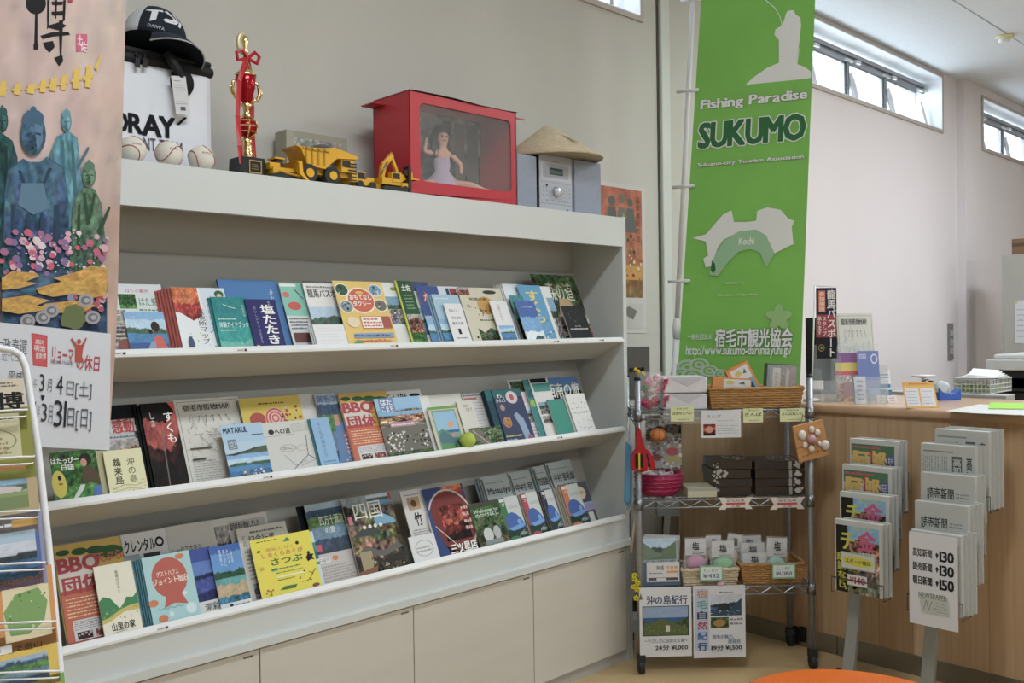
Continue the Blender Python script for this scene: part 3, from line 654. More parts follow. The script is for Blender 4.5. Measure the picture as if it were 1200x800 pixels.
def art_map(w, h):
    a = A_(w, h, 'D9D8D2').line([(.04,.03),(.04,.97),(.96,.97),(.96,.03),(.04,.03)], .0012, '6A6A66').rect(.1, .86, .84, .94, 'BDBCB6').txt('宿毛市街地MAP', .12, .865, .82, .935, '3A3A3A', 2)
    r = random.Random(8)
    for i in range(26):
        x, y = .1+.8*r.random(), .3+.5*r.random(); a.line([(x, y), (x+.2*(r.random()-.5), y+.2*(r.random()-.5)), (x+.25*(r.random()-.5), y+.2*(r.random()-.5))], .0009, '8E8E8A')
    for i in range(5): a.line([(.3+.12*i, .72), (.34+.1*i, .8), (.26+.12*i, .78)], .0014, '6A6A68')
    return a.body(.1, .05, .55, .3, 9, 'A0A09A', 4, .3).rect(.1, .42, .42, .44, '5A5A58').rect(.1, .30, .3, .32, '4A4A48').dots(.1, .3, .9, .8, 40, ['7A7A76'], .0006, .0016, 3)
add(1, (203, 470), (278, 463), .052, 'map_sheet', 'large black and white town map sheet on middle tier', art_map, n=2, step=-.006, bstep=.002, rear='D0CFC8', copy_label='spare sheet behind the large town map', group='town map copies', cat='map')
add(1, (257, 498), (306, 495), .010, 'flyer', 'light blue sea flyer headed MATAKUL', lambda w, h:
    A_(w, h, 'A8C8E0').photo('lake', seed=31).rect(0, .62, 1, 1, 'A6C8E4').photo('sea', 0, .05, 1, .44, 12).rect(0, .46, 1, .66, 'B4D0E4').poly([(0,.44),(.2,.42),(.3,.48),(.5,.5),(.7,.54),(1,.56),(1,.44)], '5A6A5C').txt('MATAKUL', .05, .84, .62, .94, '2F4A66', 4).rect(.1, .54, .3, .72, '5A6A78').rect(.12, .555, .28, .705, 'B8CCD8').txt('田楽', .13, .56, .27, .70, '3A4A5A').body(.7, .76, .98, .8, 1, '3A4A5A').dots(.3, .03, .8, .14, 24, ['D8DCE0','7A8894'], .002, .005).dots(0, .0, 1, .06, 24, ['4A5058'], .002, .004, 5))
add(1, (279, 468), (349, 462), .036, 'flyer', 'yellow flyer with pink spiral disc and cartoon figures', lambda w, h:
    A_(w, h, 'D6BE42').body(.3, .9, .75, .94, 1, '6A5A28').ell(.24, .72, .13, .09, 'B04438').ell(.53, .72, .17, .14, 'E8B0A4').ring(.53, .72, .16, .13, .15, 'B84A44').ring(.53, .72, .11, .09, .2, 'B84A44').ring(.53, .72, .06, .05, .3, 'B84A44').dots(.08, .52, .46, .66, 14, ['3A2A2A','B04438','D8A888'], .004, .007).dots(.64, .6, .95, .86, 16, ['3A3A3A','D8D0C0','A83A38'], .003, .006).dots(.4, .52, .95, .62, 14, ['4A2A28','7A6A30'], .003, .006, 9))
add(1, (349, 462), (370, 461), .046, 'flyer', 'plain white sheet standing behind hand-drawn map', lambda w, h: A_(w, h, 'D4D4D0').body(.2, .05, .9, .7, 6, 'BABAB6'))
add(1, (300, 496), (365, 491), .018, 'map_sheet', 'hand-drawn black and white route map headed への道', lambda w, h:
    A_(w, h, 'D2D3D0').txt('への道', .28, .76, .56, .87, K_, 3).ell(.22, .81, .05, .05, '3A3A3A').line([(0,.72),(.62,.74)], .001, '8A8A8A').line([(.6,.78),(.98,.8),(.98,.94),(.6,.92),(.6,.78)], .0012, '9A9A9A').body(.62, .8, .95, .91, 4, 'A8A8A8', 3, .3).line([(.82,.7),(.78,.3),(.48,.06)], .002, '5A5A5A').line([(.78,.3),(.98,.14)], .002, '5A5A5A').ring(.45, .47, .14, .07, .08, '9A9A9A').ring(.7, .45, .1, .06, .08, '9A9A9A').line([(.36,.34),(.52,.12),(.74,.2)], .0012, '8A8A8A').line([(.6,.1),(.9,.2)], .0012, '8A8A8A').body(.36, .44, .54, .5, 2, 'A0A0A0'), cat='map')
add(1, (367, 461), (400, 460), .036, 'leaflet', 'scenic blue river leaflet left of the BBQ flyer on middle tier', lambda w, h:
    A_(w, h).photo('river', seed=3).txt('宿毛さつ', .05, .88, .95, .97, '4A5AA8', 2).poly([(.3,.0),(.5,.6),(.8,.6),(.95,.0)], '5A82B4').rect(.5, .55, .66, .7, 'C88A7A').rect(.66, .2, .95, .45, '9A7A94').body(.7, .22, .92, .44, 4, 'E0D8E0').dots(.6, .0, .95, .2, 12, ['B04A50','D8D4DC'], .002, .004))
add(1, (363, 491), (384, 488), .008, 'leaflet', 'pale blue leaflet with small vertical lettering before the river leaflet', lambda w, h:
    A_(w, h, '86B4DC', .003, '3E8A9A').vtxt('すくもの湯めぐり', .3, .2, .5, .92, '3A62A0').body(.2, .02, .9, .14, 2, '5A82B0'), n=3, step=-.005, bstep=.003, rear='3C8890', copy_label='spare pale blue leaflet behind its front copy', group='copies behind the pale blue leaflet')
def art_bbq(w, h, full=True):
    a = A_(w, h, 'C9653A').rect(0, .82, 1, 1, 'C8A63C').rect(.52, .5, 1, .84, 'C8A63C')
    for i in range(3): a.ell(.12+.24*i, .92-.01*i, .1+.02*i, .03+.006*i, '2F5A36')
    a.ell(.8, .86, .22, .065, '2F6238').txt('天ぷら', .58, .76, .98, .86, 'C84A40', 3).rect(0, .0, .52, .84, 'B8453A').rect(0, 0, 1, .5, 'C8603C')
    a.rect(0, .54, .56, .86, 'D8CFC8').txt('BBQ', .02, .69, .62, .86, 'B0303C', 5).txt('団体', .05, .50, .62, .67, 'B0303C', 4)
    a.body(.05, .26, .95, .47, 6, 'EBCBA0', 5, .4).rect(.1, .04, .95, .24, 'D8D8DC').body(.12, .14, .9, .23, 5, '6A6A70', 6, .35)
    for i in range(3): a.rect(.14+.27*i, .05, .36+.27*i, .12, ['3A2E2E', '8A3A38', '3A3030'][i]).dots(.15+.27*i, .055, .35+.27*i, .115, 6, ['C8A8A0'], .002, .004, i)
    return a.rect(0, 0, 1, .035, 'B03A34').body(.05, .01, .95, .028, 1, 'E8D0C0')
add(1, (396, 461), (452, 458), .024, 'flyer', 'orange and yellow BBQ 団体 flyer on middle tier', art_bbq, n=2, step=-.003, bstep=.002, rear='C86A50', copy_label='spare BBQ flyer behind the one on middle tier', group='BBQ flyers on the middle tier')
add(1, (446, 459), (492, 456), .038, 'flyer', 'white sheet with black brush writing above the team photo', lambda w, h:
    A_(w, h, 'E4E4E4').txt('くい好', .1, .86, .62, .96, K_, 2).ell(.82, .92, .14, .025, '2A2A2A'))
add(1, (438, 469), (490, 462), .012, 'flyer', 'team photo flyer with rows of players on green pitch', lambda w, h:
    A_(w, h).photo('crowd', seed=5).rect(0, 0, 1, .5, '77746A').rect(.0, .8, 1, 1, '8FC0E4').rect(.08, .76, .4, 1, '6C88B8').txt('はた', .12, .88, .36, .98, W_, 3).txt('こまち', .12, .77, .36, .86, W_, 3).photo('crowd', 0, .5, 1, .76, 6).dots(.05, .1, .98, .42, 70, ['E4E4E2','3A3A3C','D0D0CE'], .003, .005, 7).rect(.2, .5, .76, .58, 'B8909C').body(.22, .51, .74, .57, 1, 'E8D8E0').photo('forest', 0, 0, 1, .09, 5))
add(1, (490, 464), (501, 463), .034, 'flyer', 'white sheet edge right of the team photo flyer', lambda w, h: A_(w, h, 'E8E8E8', .002), n=2, step=-.006, bstep=.003, rear='DCDCDC', copy_label='white sheet edge next to the team photo', group='white sheet edges')
add(1, (497, 463), (539, 461), .044, 'flyer', 'blank-topped white flyer behind the framed sun picture', lambda w, h: A_(w, h, 'DADDD6'))
add(1, (500, 477), (534, 475), .018, 'flyer', 'flyer with framed picture of sun over green mountain', lambda w, h:
    A_(w, h, 'CFC9B0', .002).rect(0, .94, 1, 1, '6FA84C').rect(.09, .02, .91, .92, '8AA898').photo('sea', .13, .4, .87, .88, 33).rect(.13, .46, .87, .88, '8FC0E0').poly([(.13,.02),(.13,.44),(.3,.5),(.5,.42),(.7,.3),(.87,.24),(.87,.02)], '5E9A64').poly([(.13,.34),(.3,.46),(.45,.4),(.6,.28),(.87,.22),(.87,.12),(.13,.2)], '4F7A88').ell(.62, .58, .1, .07, 'E0A070').ell(.62, .34, .06, .05, 'C88888').dots(.6, .05, .95, .2, 10, ['2F6A3A'], .003, .006))
add(1, (534, 470), (553, 469), .030, 'leaflet', 'narrow cream leaflet with two lines of writing', lambda w, h: A_(w, h, 'DDDAD0', .003, 'C8A898').txt('おかげ', .35, .86, .7, .93, '5A6A58', 1).txt('さまで', .45, .78, .85, .85, '5A6A58', 1).rect(.4, .2, 1, .42, '5C5850'))
add(1, (540, 461), (567, 460), .050, 'leaflet', 'text sheet with red heading left of the navy booklet', lambda w, h: A_(w, h, 'D0D3D4').body(.05, .94, .95, .98, 1, '3A4A6A').rect(.05, .88, .6, .92, 'B86A60').body(.1, .1, .95, .85, 14, 'A8ACB0', 3, .35))
add(1, (549, 502), (586, 499), .008, 'booklet', 'low green photo booklet with diagonal bridge', lambda w, h:
    A_(w, h).photo('forest', seed=4).poly([(0,.9),(.35,.95),(.6,.1),(.45,.0),(0,.5)], '7A7468').line([(.1,.9),(.5,.1)], .003, 'C8C0B0').dots(.4, .1, 1, .95, 40, ['3F6A38','9AB088','2A3A30'], .002, .004, 5))
add(1, (575, 456), (609, 456), .018, 'booklet', 'navy booklet with white flower front copy beside teal box', lambda w, h:
    A_(w, h, '2E3A5C', .004, '1E4A58').rect(0, .85, 1, 1, '2A6A6C').photo('dusk', 0, 0, 1, .8, 5).rect(0,.0,1,.8,'38446A').ell(.62, .84, .2, .12, 'D8CCD0').ell(.62, .84, .07, .06, 'B04850').txt('わ、', .12, .84, .36, .92, W_, 1).txt('かわうそ', .05, .76, .5, .83, 'E0E0E4', 2).ell(.2, .66, .08, .06, 'A8947C').ell(.22, .38, .15, .1, 'B07A44').dots(.1, .3, .34, .46, 10, ['5A3420','D8A060'], .002, .004).poly([(.5,.5),(.62,.56),(.8,.42),(.86,.1),(.66,.0),(.6,.3)], '8FA6C4').body(.02, .1, .6, .15, 1, 'D8D060').body(.02, .03, .4, .08, 1, 'C8D0D8').ell(.86, .06, .1, .06, '9A5A78'))
add(1, (594, 446), (616, 444), .044, 'leaflet', 'white leaflet with stacked landscape photos right of navy booklet', lambda w, h: A_(w, h, 'DDE0E0', .002).photo('forest', .1, .8, .95, .98, 3).rect(.2, .62, .9, .76, 'D8C8CC').photo('town', .1, .3, .95, .5, 8).body(.3, .1, .9, .25, 3, 'A8A8B0'))
add(1, (612, 445), (622, 444), .034, 'leaflet', 'narrow teal leaflet with green clover between photo leaflets', lambda w, h: A_(w, h, '2F8A8C', .003, 'D8DCDC').ell(.5, .6, .45, .06, '8FC040').photo('tealp', 0, .7, 1, 1, 3))
add(1, (619, 444), (641, 443), .030, 'leaflet', 'teal and white photo grid leaflet left of blue magazine', lambda w, h:
    A_(w, h, 'D8DDDC', .002).photo('night', .05, .93, .9, 1, 3).rect(.1, .78, 1, .92, '3E9088').rect(.2, .6, 1, .76, 'E0DCDE').photo('town', .1, .4, 1, .6, 8).photo('bw', .1, .25, 1, .37, 3).rect(.1, .02, 1, .22, 'E4DEDA').rect(.5, .03, .75, .12, '9A5A40'))
add(1, (633, 443), (675, 441), .040, 'magazine', 'blue and black magazine with white brush title 西南四国 right end', lambda w, h:
    A_(w, h, '2F6A9C', .003).photo('sea', 0, .7, 1, 1, 3).rect(0, .86, 1, 1, '3F78B8').photo('night', 0, .45, 1, .76, 4).txt('西南の旅', .05, .66, .95, .9, 'DAD8C8', 2, .2).rect(0, 0, 1, .45, '2E6E8A'))
add(1, (640, 468), (662, 467), .020, 'leaflet', 'plain teal green leaflet behind small white booklets', lambda w, h: A_(w, h, '3A9A8E', .002).photo('tealp', 0, .0, 1, 1, 77).rect(0, 0, 1, .95, '389888'))
add(1, (662, 462), (684, 461), .008, 'booklet', 'small white booklet with rows of tiny icons, right end of middle tier', lambda w, h:
    A_(w, h, 'E4E6E6', .004, 'D0CFC8').dots(.15, .82, .9, .9, 7, ['6A7074'], .0012, .002).dots(.2, .72, .9, .78, 5, ['3A4044'], .0018, .003, 5).dots(.1, .62, .9, .66, 6, ['4A5054'], .0015, .0024, 6).txt('AQUARE', .12, .48, .9, .55, '7FA09A').dots(.15, .26, .95, .34, 5, ['6A7074'], .0012, .0022, 7).dots(.1, .1, .9, .16, 5, ['4A5054'], .0018, .003, 8), n=3, step=-.006, bstep=.003, rear='D8D8D4', copy_label='spare small white booklet left of the icon booklet', group='copies behind the icon booklet')
add(1, (567, 458), (576, 456), .022, 'book', 'thick dark teal book spine left of navy booklet', lambda w, h: A_(w, h, '1F4A5A', .02, '1A3A48').rect(0, .8, 1, 1, '2A6A74'))

# --- bottom tier
add(2, (62, 640), (140, 628), .030, 'flyer', 'tall yellow and red BBQ 団体 flyer, leftmost on bottom tier', art_bbq, n=2, step=-.003, bstep=.002, rear='C8A63C', copy_label='spare BBQ flyer behind the tall bottom tier one', group='BBQ flyers on the bottom tier')
add(2, (109, 665), (153, 656), .006, 'booklet', 'cream booklet with green mountain drawing 山里の家', lambda w, h:
    A_(w, h, 'E9E5D2', .005, 'CFCDBE').poly([(0,.5),(.12,.56),(.3,.52),(.42,.42),(.5,.36),(.62,.42),(.72,.5),(.88,.48),(1,.54),(1,.36),(.55,.32),(.2,.24),(0,.24)], '3F8A58').poly([(0,.24),(.2,.26),(.5,.34),(.8,.38),(1,.38),(1,.3),(.6,.3),(.2,.2),(0,.18)], 'C9BC5C').dots(.05, .2, .95, .36, 22, ['A8B060','8AA050'], .001, .003).vtxt('宿場のはなし', .52, .58, .6, .9, '6A6A60').txt('山里の家', .22, .06, .82, .17, '3A362E', 3).line([(.24,.035),(.6,.05)], .001, '5A564C'))
add(2, (141, 628), (193, 618), .048, 'flyer', 'white sheet with black lettering クレンタル', lambda w, h: A_(w, h, 'D9D8DA').txt('クレンタル', .04, .8, .72, .93, K_, 3).ell(.82, .87, .1, .055, K_).ell(.82, .87, .06, .03, 'D9D8DA').rect(.42, .72, .78, .77, '3A3A3C').body(.05, .6, .3, .7, 2, '4A4A4C'))
add(2, (193, 617), (246, 610), .056, 'flyer', 'pale grey sheet with thin lettering レックスホテル', lambda w, h: A_(w, h, 'CBCAC6').txt('レックスホテル', .06, .68, .7, .77, '3A3A3A', 1).txt('アルオープン', .08, .58, .66, .65, 'A8443C', 1))
add(2, (165, 653), (221, 645), .014, 'booklet', 'pale aqua guesthouse leaflet with red blowfish silhouette', lambda w, h:
    A_(w, h, 'A9D3D8', .003, '4E8E9C').ell(.5, .65, .37, .3, 'BC5240').poly([(.28,.22),(.36,.4),(.68,.4),(.78,.22),(.5,.27)], 'BC5240').txt('ゲストハウス', .24, .68, .7, .76, 'F0E0D8', 2).txt('ジョイント宿泊', .14, .56, .86, .66, 'F0E0D8', 3).ell(.78, .93, .1, .04, 'D0743C').ell(.08, .32, .1, .05, 'D0743C').ell(.22, .08, .1, .055, 'D0743C').ell(.82, .15, .11, .08, 'D4E8EC').ell(.4, .12, .05, .04, 'D4E8EC').ell(.74, .38, .05, .03, 'D4E8EC').line([(.15,.23),(.2,.2),(.26,.23),(.33,.2),(.4,.23),(.48,.2),(.55,.23),(.62,.2),(.7,.23)], .0016, '6FA0A8'), n=5, step=-.004, bstep=.003, rear='4C8A9A', copy_label='spare guesthouse leaflet left behind the blowfish one', group='copies behind the blowfish leaflet')
add(2, (220, 644), (246, 641), .026, 'leaflet', 'dusk blue bay leaflet right of the blowfish leaflet', lambda w, h: A_(w, h, 'D8DADA').photo('dusk', 0, .2, 1, 1, 5).txt('湯彩', .25, .05, .9, .16, '4A5A54', 2))
add(2, (244, 641), (280, 636), .018, 'leaflet', 'bright blue beach leaflet with vertical white lettering', lambda w, h:
    A_(w, h, 'DCE0E2').photo('beach', 0, .09, 1, 1, 7).vtxt('黒潮町に', .28, .68, .35, .94, W_).vtxt('あそびに', .4, .66, .47, .94, W_).vtxt('おいでよ', .52, .7, .59, .93, W_).vtxt('入野松原', .64, .7, .7, .92, W_).ell(.35, .045, .06, .03, '2A3A50').body(.45, .02, .95, .06, 1, '8A94A0'), n=2, step=.004, bstep=.002, rear='D8C8C8', copy_label='spare beach leaflet behind the bright blue one', group='beach leaflet copies')
add(2, (245, 610), (311, 599), .058, 'newsletter', 'black and white newsletter page with a portrait photo', lambda w, h:
    A_(w, h, 'D0D0CC').photo('bw', .05, .5, .3, .92, 3).rect(.3, .84, .95, .95, 'B8B8B4').txt('臨時総会を開催しました', .32, .85, .84, .93, '2E2E2E', 2).photo('bw', .36, .2, .9, .72, 4).rect(.45, .72, .95, .77, '4A4644').body(.06, .1, .9, .45, 7, '8A8A86'), cat='newsletter')
add(2, (276, 619), (334, 611), .040, 'newsletter', 'cream newsletter headed 記念行事 behind the yellow flyer', lambda w, h:
    A_(w, h, 'D3D1C8', .002).vtxt('町民', .08, .74, .14, .9, '7A7870').txt('記念行事', .2, .76, .72, .88, '4A4A44', 2).body(.25, .9, .95, .95, 1, '6A6A64').body(.08, .3, .5, .7, 8, '8E8C84', 4).photo('bw', .1, .05, .5, .25, 7))
add(2, (292, 633), (362, 621), .012, 'flyer', 'bright yellow flyer with playful lettering さつぶ', lambda w, h:
    A_(w, h, 'E6D92A').body(.1, .93, .45, .96, 1, '5A5A20').poly([(.52,.88),(.6,.95),(.66,.88)], '2F8A7A').ell(.75, .82, .03, .03, '3A3A20').txt('南紀しぜん', .22, .76, .7, .82, 'D08A30', 1).txt('しまくらあそび', .14, .66, .82, .74, 'D07A3C', 2).txt('さつぶ', .26, .52, .78, .63, '4A7A34', 3).ell(.9, .62, .025, .025, K_).poly([(.84,.54),(.88,.6),(.98,.58),(.94,.53),(.98,.48),(.92,.5),(.86,.47)], K_).rect(.24, .43, .34, .47, '3E8A7A').body(.36, .43, .74, .47, 1, '4A8A5A').body(.3, .37, .76, .4, 1, '5A9A4A').rect(.3, .3, .76, .33, 'F0EDB0').body(.3, .25, .6, .28, 1, '8A8A30').line([(.68,.16),(.78,.16),(.86,.22),(.94,.32)], .0015, '4A4A20').dots(.66, .14, .96, .34, 8, ['2A2A18'], .0015, .003).poly([(.3,.1),(.4,.15),(.6,.14),(.56,.09)], '3F7A3E').dots(.08, .05, .2, .14, 6, ['A8602C'], .002, .004).ell(.1, .5, .03, .03, 'E0A050').ell(.9, .06, .06, .03, '8A4A40').poly([(.1,.8),(.18,.84),(.22,.86),(.14,.82)], K_).ell(.1, .79, .03, .015, K_))
add(2, (352, 625), (366, 622), .026, 'leaflet', 'white and teal leaflet edge right of the yellow flyer', lambda w, h: A_(w, h, 'CBDCE0', .003).rect(.3, .4, 1, .45, '4FA050').photo('tealp', .5, .5, 1, .8, 4), n=2, step=-.004, bstep=.002, rear='E0E4E4', copy_label='white leaflet edge right of the yellow flyer', group='white and teal leaflets')
add(2, (346, 594), (358, 592), .050, 'magazine', 'dark magazine edge left of the river photo leaflet', lambda w, h: A_(w, h).photo('night', seed=8).body(.3, .6, 1, .7, 1, 'D8D8DC').rect(.5, .2, 1, .5, '4A6A7A'))
add(2, (356, 593), (399, 585), .034, 'leaflet', 'river photo leaflet with white writing left of 四国 magazine', lambda w, h:
    A_(w, h, 'C9C2C0').photo('river', 0, .38, 1, 1, 11).txt('四万十源流', .3, .72, .95, .84, 'E4E8E4', 1).txt('の旅', .4, .62, .66, .7, 'E4E8E4', 1).rect(.05, .42, .2, .5, 'C84060').rect(.05, .27, .34, .34, 'E8E4E0').txt('日曜市', .07, .28, .32, .33, '4A6AA0').ell(.48, .31, .08, .03, 'D0803C').body(.05, .04, .95, .24, 6, 'A8A29E'))
add(2, (399, 585), (456, 577), .018, 'magazine', 'magazine titled 四国 with old temple roofs photo', lambda w, h:
    A_(w, h, '4A4A40', .003).photo('street', seed=41).photo('lake', .5, .85, 1, 1, 4).poly([(.55,.7),(.7,.76),(.95,.66),(.98,.6),(.55,.6)], '6FA8CC').poly([(.05,.5),(.3,.6),(.6,.55),(.5,.48)], '4A4E50').poly([(.0,.28),(.3,.36),(.55,.26),(.9,.34),(1,.28),(.6,.2)], '6A6A66').rect(.1, .03, .34, .3, 'A89A74').poly([(.0,.06),(.4,.1),(.36,.02),(0,.0)], '8A5A3C').dots(.3, 0, 1, .2, 40, ['26221E','A8A298','5A4A38'], .003, .006).rect(.6, .1, 1, .2, '3A3630').txt('四国', .18, .7, .74, .92, 'ECEAE0', 1).ell(.32, .6, .035, .025, 'E4E4DC').ell(.43, .6, .035, .025, 'E4E4DC').ell(.54, .6, .035, .025, 'E4E4DC').ell(.65, .6, .035, .025, 'E4E4DC').rect(.04, .66, .12, .76, 'C86A80').rect(.95, .9, 1, 1, 'B0403C'))
add(2, (468, 576), (494, 572), .024, 'leaflet', 'white leaflet with brush character 竹 and brown stamp', lambda w, h:
    A_(w, h, 'D6D6D6', .004).body(.15, .92, .8, .95, 1, '5A6A9A').rect(.2, .72, .74, .9, 'B89A7A').ell(.46, .81, .12, .05, '6A4A34').txt('竹', .34, .5, .66, .68, K_, 3).body(.1, .3, .9, .46, 5, '9A9A9E').body(.1, .12, .9, .28, 4, 'A8A8AC'))
add(2, (478, 629), (508, 624), .006, 'card', 'small white card with line drawing before the brush character leaflet', lambda w, h: A_(w, h, 'E0E2E4', .003).ring(.5, .5, .35, .3, .06, '8A9098').body(.2, .35, .8, .6, 2, '9AA0A8'), cat='card')
add(2, (493, 573), (541, 567), .016, 'magazine', 'food magazine with plate of seared tuna slices', lambda w, h:
    A_(w, h, '23407C', .004).photo('dusk', 0, .5, .5, 1, 4).rect(0, 0, 1, 1, '24427E').photo('food', .1, .02, 1, .8, 9).photo('tomato', .45, .84, .95, 1, 3).ell(.56, .5, .52, .45, '7A2A26').ring(.52, .46, .56, .5, .06, 'C8C0C0').photo('food', .28, .2, .9, .72, 12).poly([(0,0),(.3,.0),(.14,.3),(.05,.7),(0,.8)], '24427E').line([(.1,.45),(.4,.2),(.62,.02)], .003, 'D8D0CC').txt('三ツ星店', .3, .02, .95, .16, W_, 4).body(.8, .3, .98, .7, 4, 'D8B8B0').rect(.5, .0, 1, .02, '1A1416'))
add(2, (549, 591), (583, 584), .010, 'booklet', 'dark forest booklet with couple in white and white title', lambda w, h:
    A_(w, h, '3E4436', .004, '8A8C78').photo('green', 0, .25, 1, .9, 33).rect(0, .88, 1, 1, '4A4C3E').rect(0, 0, 1, .22, '5A6A66').photo('forest', 0, .0, 1, .72, 44).txt('Welcome to', .08, .76, .9, .84, 'D4D8D0', 2).txt('のかけはし', .1, .66, .9, .75, 'D4D8D0', 2).ell(.36, .26, .16, .16, 'CDD0CE').ell(.66, .28, .12, .15, 'B8BCC0').ell(.36, .46, .06, .04, '2A2A26').ell(.64, .46, .05, .04, '2A2A26').rect(.2, .04, .8, .14, '8A9698'))
def art_guide(c):
    return lambda w, h: A_(w, h, 'CDD2D2', .004, 'B0A698').rect(0, .0, .3, 1, c).rect(.03, .9, .28, .97, 'E4DAD8').photo('forest', 0, 0, 1, .26, 5).rect(0, .0, 1, .25, '2A443A').poly([(.1,.26),(.06,.4),(.14,.56),(.3,.62),(.5,.64),(.7,.58),(.88,.46),(1,.32),(1,.26),(.6,.22),(.3,.22)], '2F5FAE').poly([(.1,.3),(.3,.22),(.7,.24),(1,.3),(1,.36),(.7,.34),(.3,.3)], '5F9CDC').ell(.75, .4, .1, .06, '6FA4DC').ell(.8, .12, .2, .04, '8A9A98').line([(.5,.02),(.62,.12),(.9,.2)], .002, 'A8B4B4').ell(.3, .03, .26, .07, c).body(.42, .72, .9, .8, 2, 'A8B4B8').txt('ガ', .1, .8, .24, .88, 'E4DAD8', 2)
add(2, (583, 584), (605, 580), .012, 'booklet', 'guide booklet with green spine band and blue lake photo', art_guide('3F7F52'))
add(2, (609, 578), (628, 576), .014, 'booklet', 'guide booklet with crimson band and blue lake photo, front copy', art_guide('B03850'), n=4, step=-.006, bstep=.003, rear='A89C8C', copy_label='spare crimson band guide booklet left of its front copy', group='copies behind the crimson band guide')
add(2, (633, 575), (646, 573), .014, 'booklet', 'guide booklet with navy band and blue lake photo, front copy', art_guide('2C3A5C'), n=4, step=-.005, bstep=.003, rear='3A3E48', copy_label='spare navy band guide booklet left of its front copy', group='copies behind the navy band guide')
add(2, (656, 569), (676, 566), .016, 'booklet', 'guide booklet with orange band and blue lake photo, front copy', art_guide('D07038'), n=5, step=-.006, bstep=.003, rear='B0A490', copy_label='spare orange band guide booklet left of its front copy', group='copies behind the orange band guide')
add(2, (672, 566), (686, 563), .030, 'leaflet', 'purple and grey festival leaflet at right end of bottom tier', lambda w, h: A_(w, h, '5A5868', .002).ell(.3, .74, .4, .16, 'D8CCB4').txt('LIP', .05, .7, .6, .78, 'B87A5A').photo('crowd', 0, .3, 1, .5, 5).rect(0, .3, 1, .46, '9A8AC0').rect(.4, .04, .8, .26, 'D8D8D4'))
for k, (tl, tr, lb) in enumerate((((561, 559), (594, 555), 'pale blue travel booklet lettered Matsu Iyo, leftmost of the rear row'), ((595, 555), (619, 550), 'pale blue travel booklet lettered 中村, second of the rear row'), ((624, 547), (637, 545), 'pale blue travel booklet half hidden, third of the rear row'), ((639, 545), (667, 536), 'pale blue travel booklet lettered 中村 宿毛線, rightmost of the rear row'))):
    add(2, tl, tr, .050-.004*k, 'booklet', lb, (lambda k: lambda w, h: A_(w, h, 'A9BFCB', .005, '8FA4AE').rect(0, .55, 1, 1, 'AEBBBE').rect(.02, .55, .09, .97, '5A5E60').photo('sky', .1, .2, 1, .55, 4+k).rect(.1, .45, 1, .6, '9CC0D8').body(.14, .88, .8, .91, 1, '7A7E80').txt(['Matsu Iyo', '中村 宿', '四国路', '中村 宿毛線'][k], .16, .7, .96, .82, '3A3E42', 2).body(.2, .62, .9, .66, 1, '4A5054').poly([(.7,.45),(.95,.62),(1,.6),(1,.45)], '5F98C8'))(k), n=3 if k in (0, 2, 3) else 1, step=-.006, bstep=.003, rear='9CB0B8', copy_label=['spare travel booklet left of the Matsu Iyo copy', '', 'spare travel booklet left of the half hidden copy', 'spare travel booklet left of the 中村 宿毛線 copy'][k], group='pale blue travel booklets %s' % ['left', 'second', 'third', 'right'][k])
for art, name, label, cat, tier, TL, TR, off, k in L3:
    k.pop('side_', None)
    cover_objs(art, name, label, cat, tier, TL, TR, off, **k)
# spiral wire calendar corner behind the blowfish leaflet and small fuzzy green ball on the middle tier
q = at(546, 513, 'y', HO+.03)
t = thing('fuzzy_ball', 'small fuzzy yellow-green ball toy on the lip of middle tier', 'toy', (q.x, HO+.022, ZL[1]+.012))
rg = random.Random(3); b = MB().col('B4CC3A').ball((0, 0, .026), .027, 12, 8, sz=.92)
b.v = [tuple(Vector((0, 0, .026))+(Vector(v)-Vector((0, 0, .026)))*(1+.16*rg.random())) for v in b.v]; b.build('body', MATTE, t)
h = MB().col('C4D85C')
for i in range(140):
    a, c = rg.random()*6.28, math.acos(1-2*rg.random()); d = Vector((sin(c)*cos(a), sin(c)*sin(a), cos(c))); p0 = Vector((0, 0, .026))+d*.024
    s1 = d.cross(Vector((0, 0, 1)))*.0018; h.quad(p0-s1, p0+s1, p0+d*.007+Vector((rg.random()-.5, rg.random()-.5, rg.random()-.5))*.004)
tag(h.build('fuzz', MATTE, t), kind='stuff')
q = at(154, 655, 'y', HO+.06)
t = thing('ring_binder_calendar', 'grey spiral-bound calendar edge behind the blowfish leaflets', 'calendar', (q.x, HO+.05, ZL[2]-.0), rot=(-LEAN, 0, 0))
boxo('pages', (-.006, 0, 0), (.05, .006, .20), mat('calendar_grey', '8FA0A4', .6), t)
for i in range(14):
    MB().tube([(-.006+.009*cos(a_), .003+.009*sin(a_), .012+i*.0135) for a_ in [2*pi*j/8 for j in range(8)]], .0009, 4, closed=True).build('ring', mat('black_wire', '2E2E30', .4, .5), t)
# ------------------------------------------------------------------ hanging poster at the left
PY = 2.10
x0, x1, z1 = .26, .80, 2.28
def pf(u, v, d):
    zb = 1.185-.08*u; z = zb+(z1-zb)*v
    x = x0+(x1-x0)*u+.036*(z-1.37)/.75*u+(-.010 if z < 1.37 else 0)*u*(1.37-z)/.26
    return Vector((x, PY-d, z))
def pu(px, py):
    P = at(px, py, 'y', PY); v = .5
    for _ in range(3):
        u = (P.x-x0-.0)/(x1-x0+.036*(P.z-1.37)/.75); zb = 1.185-.08*u; v = (P.z-zb)/(z1-zb)
    return (min(1, max(0, u)), min(1, max(0, v)))
a = Art(.54, 1.14, 'D9B3A8'); 
PP = lambda pts, c: a.poly([pu(*p) for p in pts], c)
def PE(cx, cy, rx, ry, c, n=18): PP([(cx+rx*cos(2*pi*i/n), cy+ry*sin(2*pi*i/n)) for i in range(n)][::-1], c)
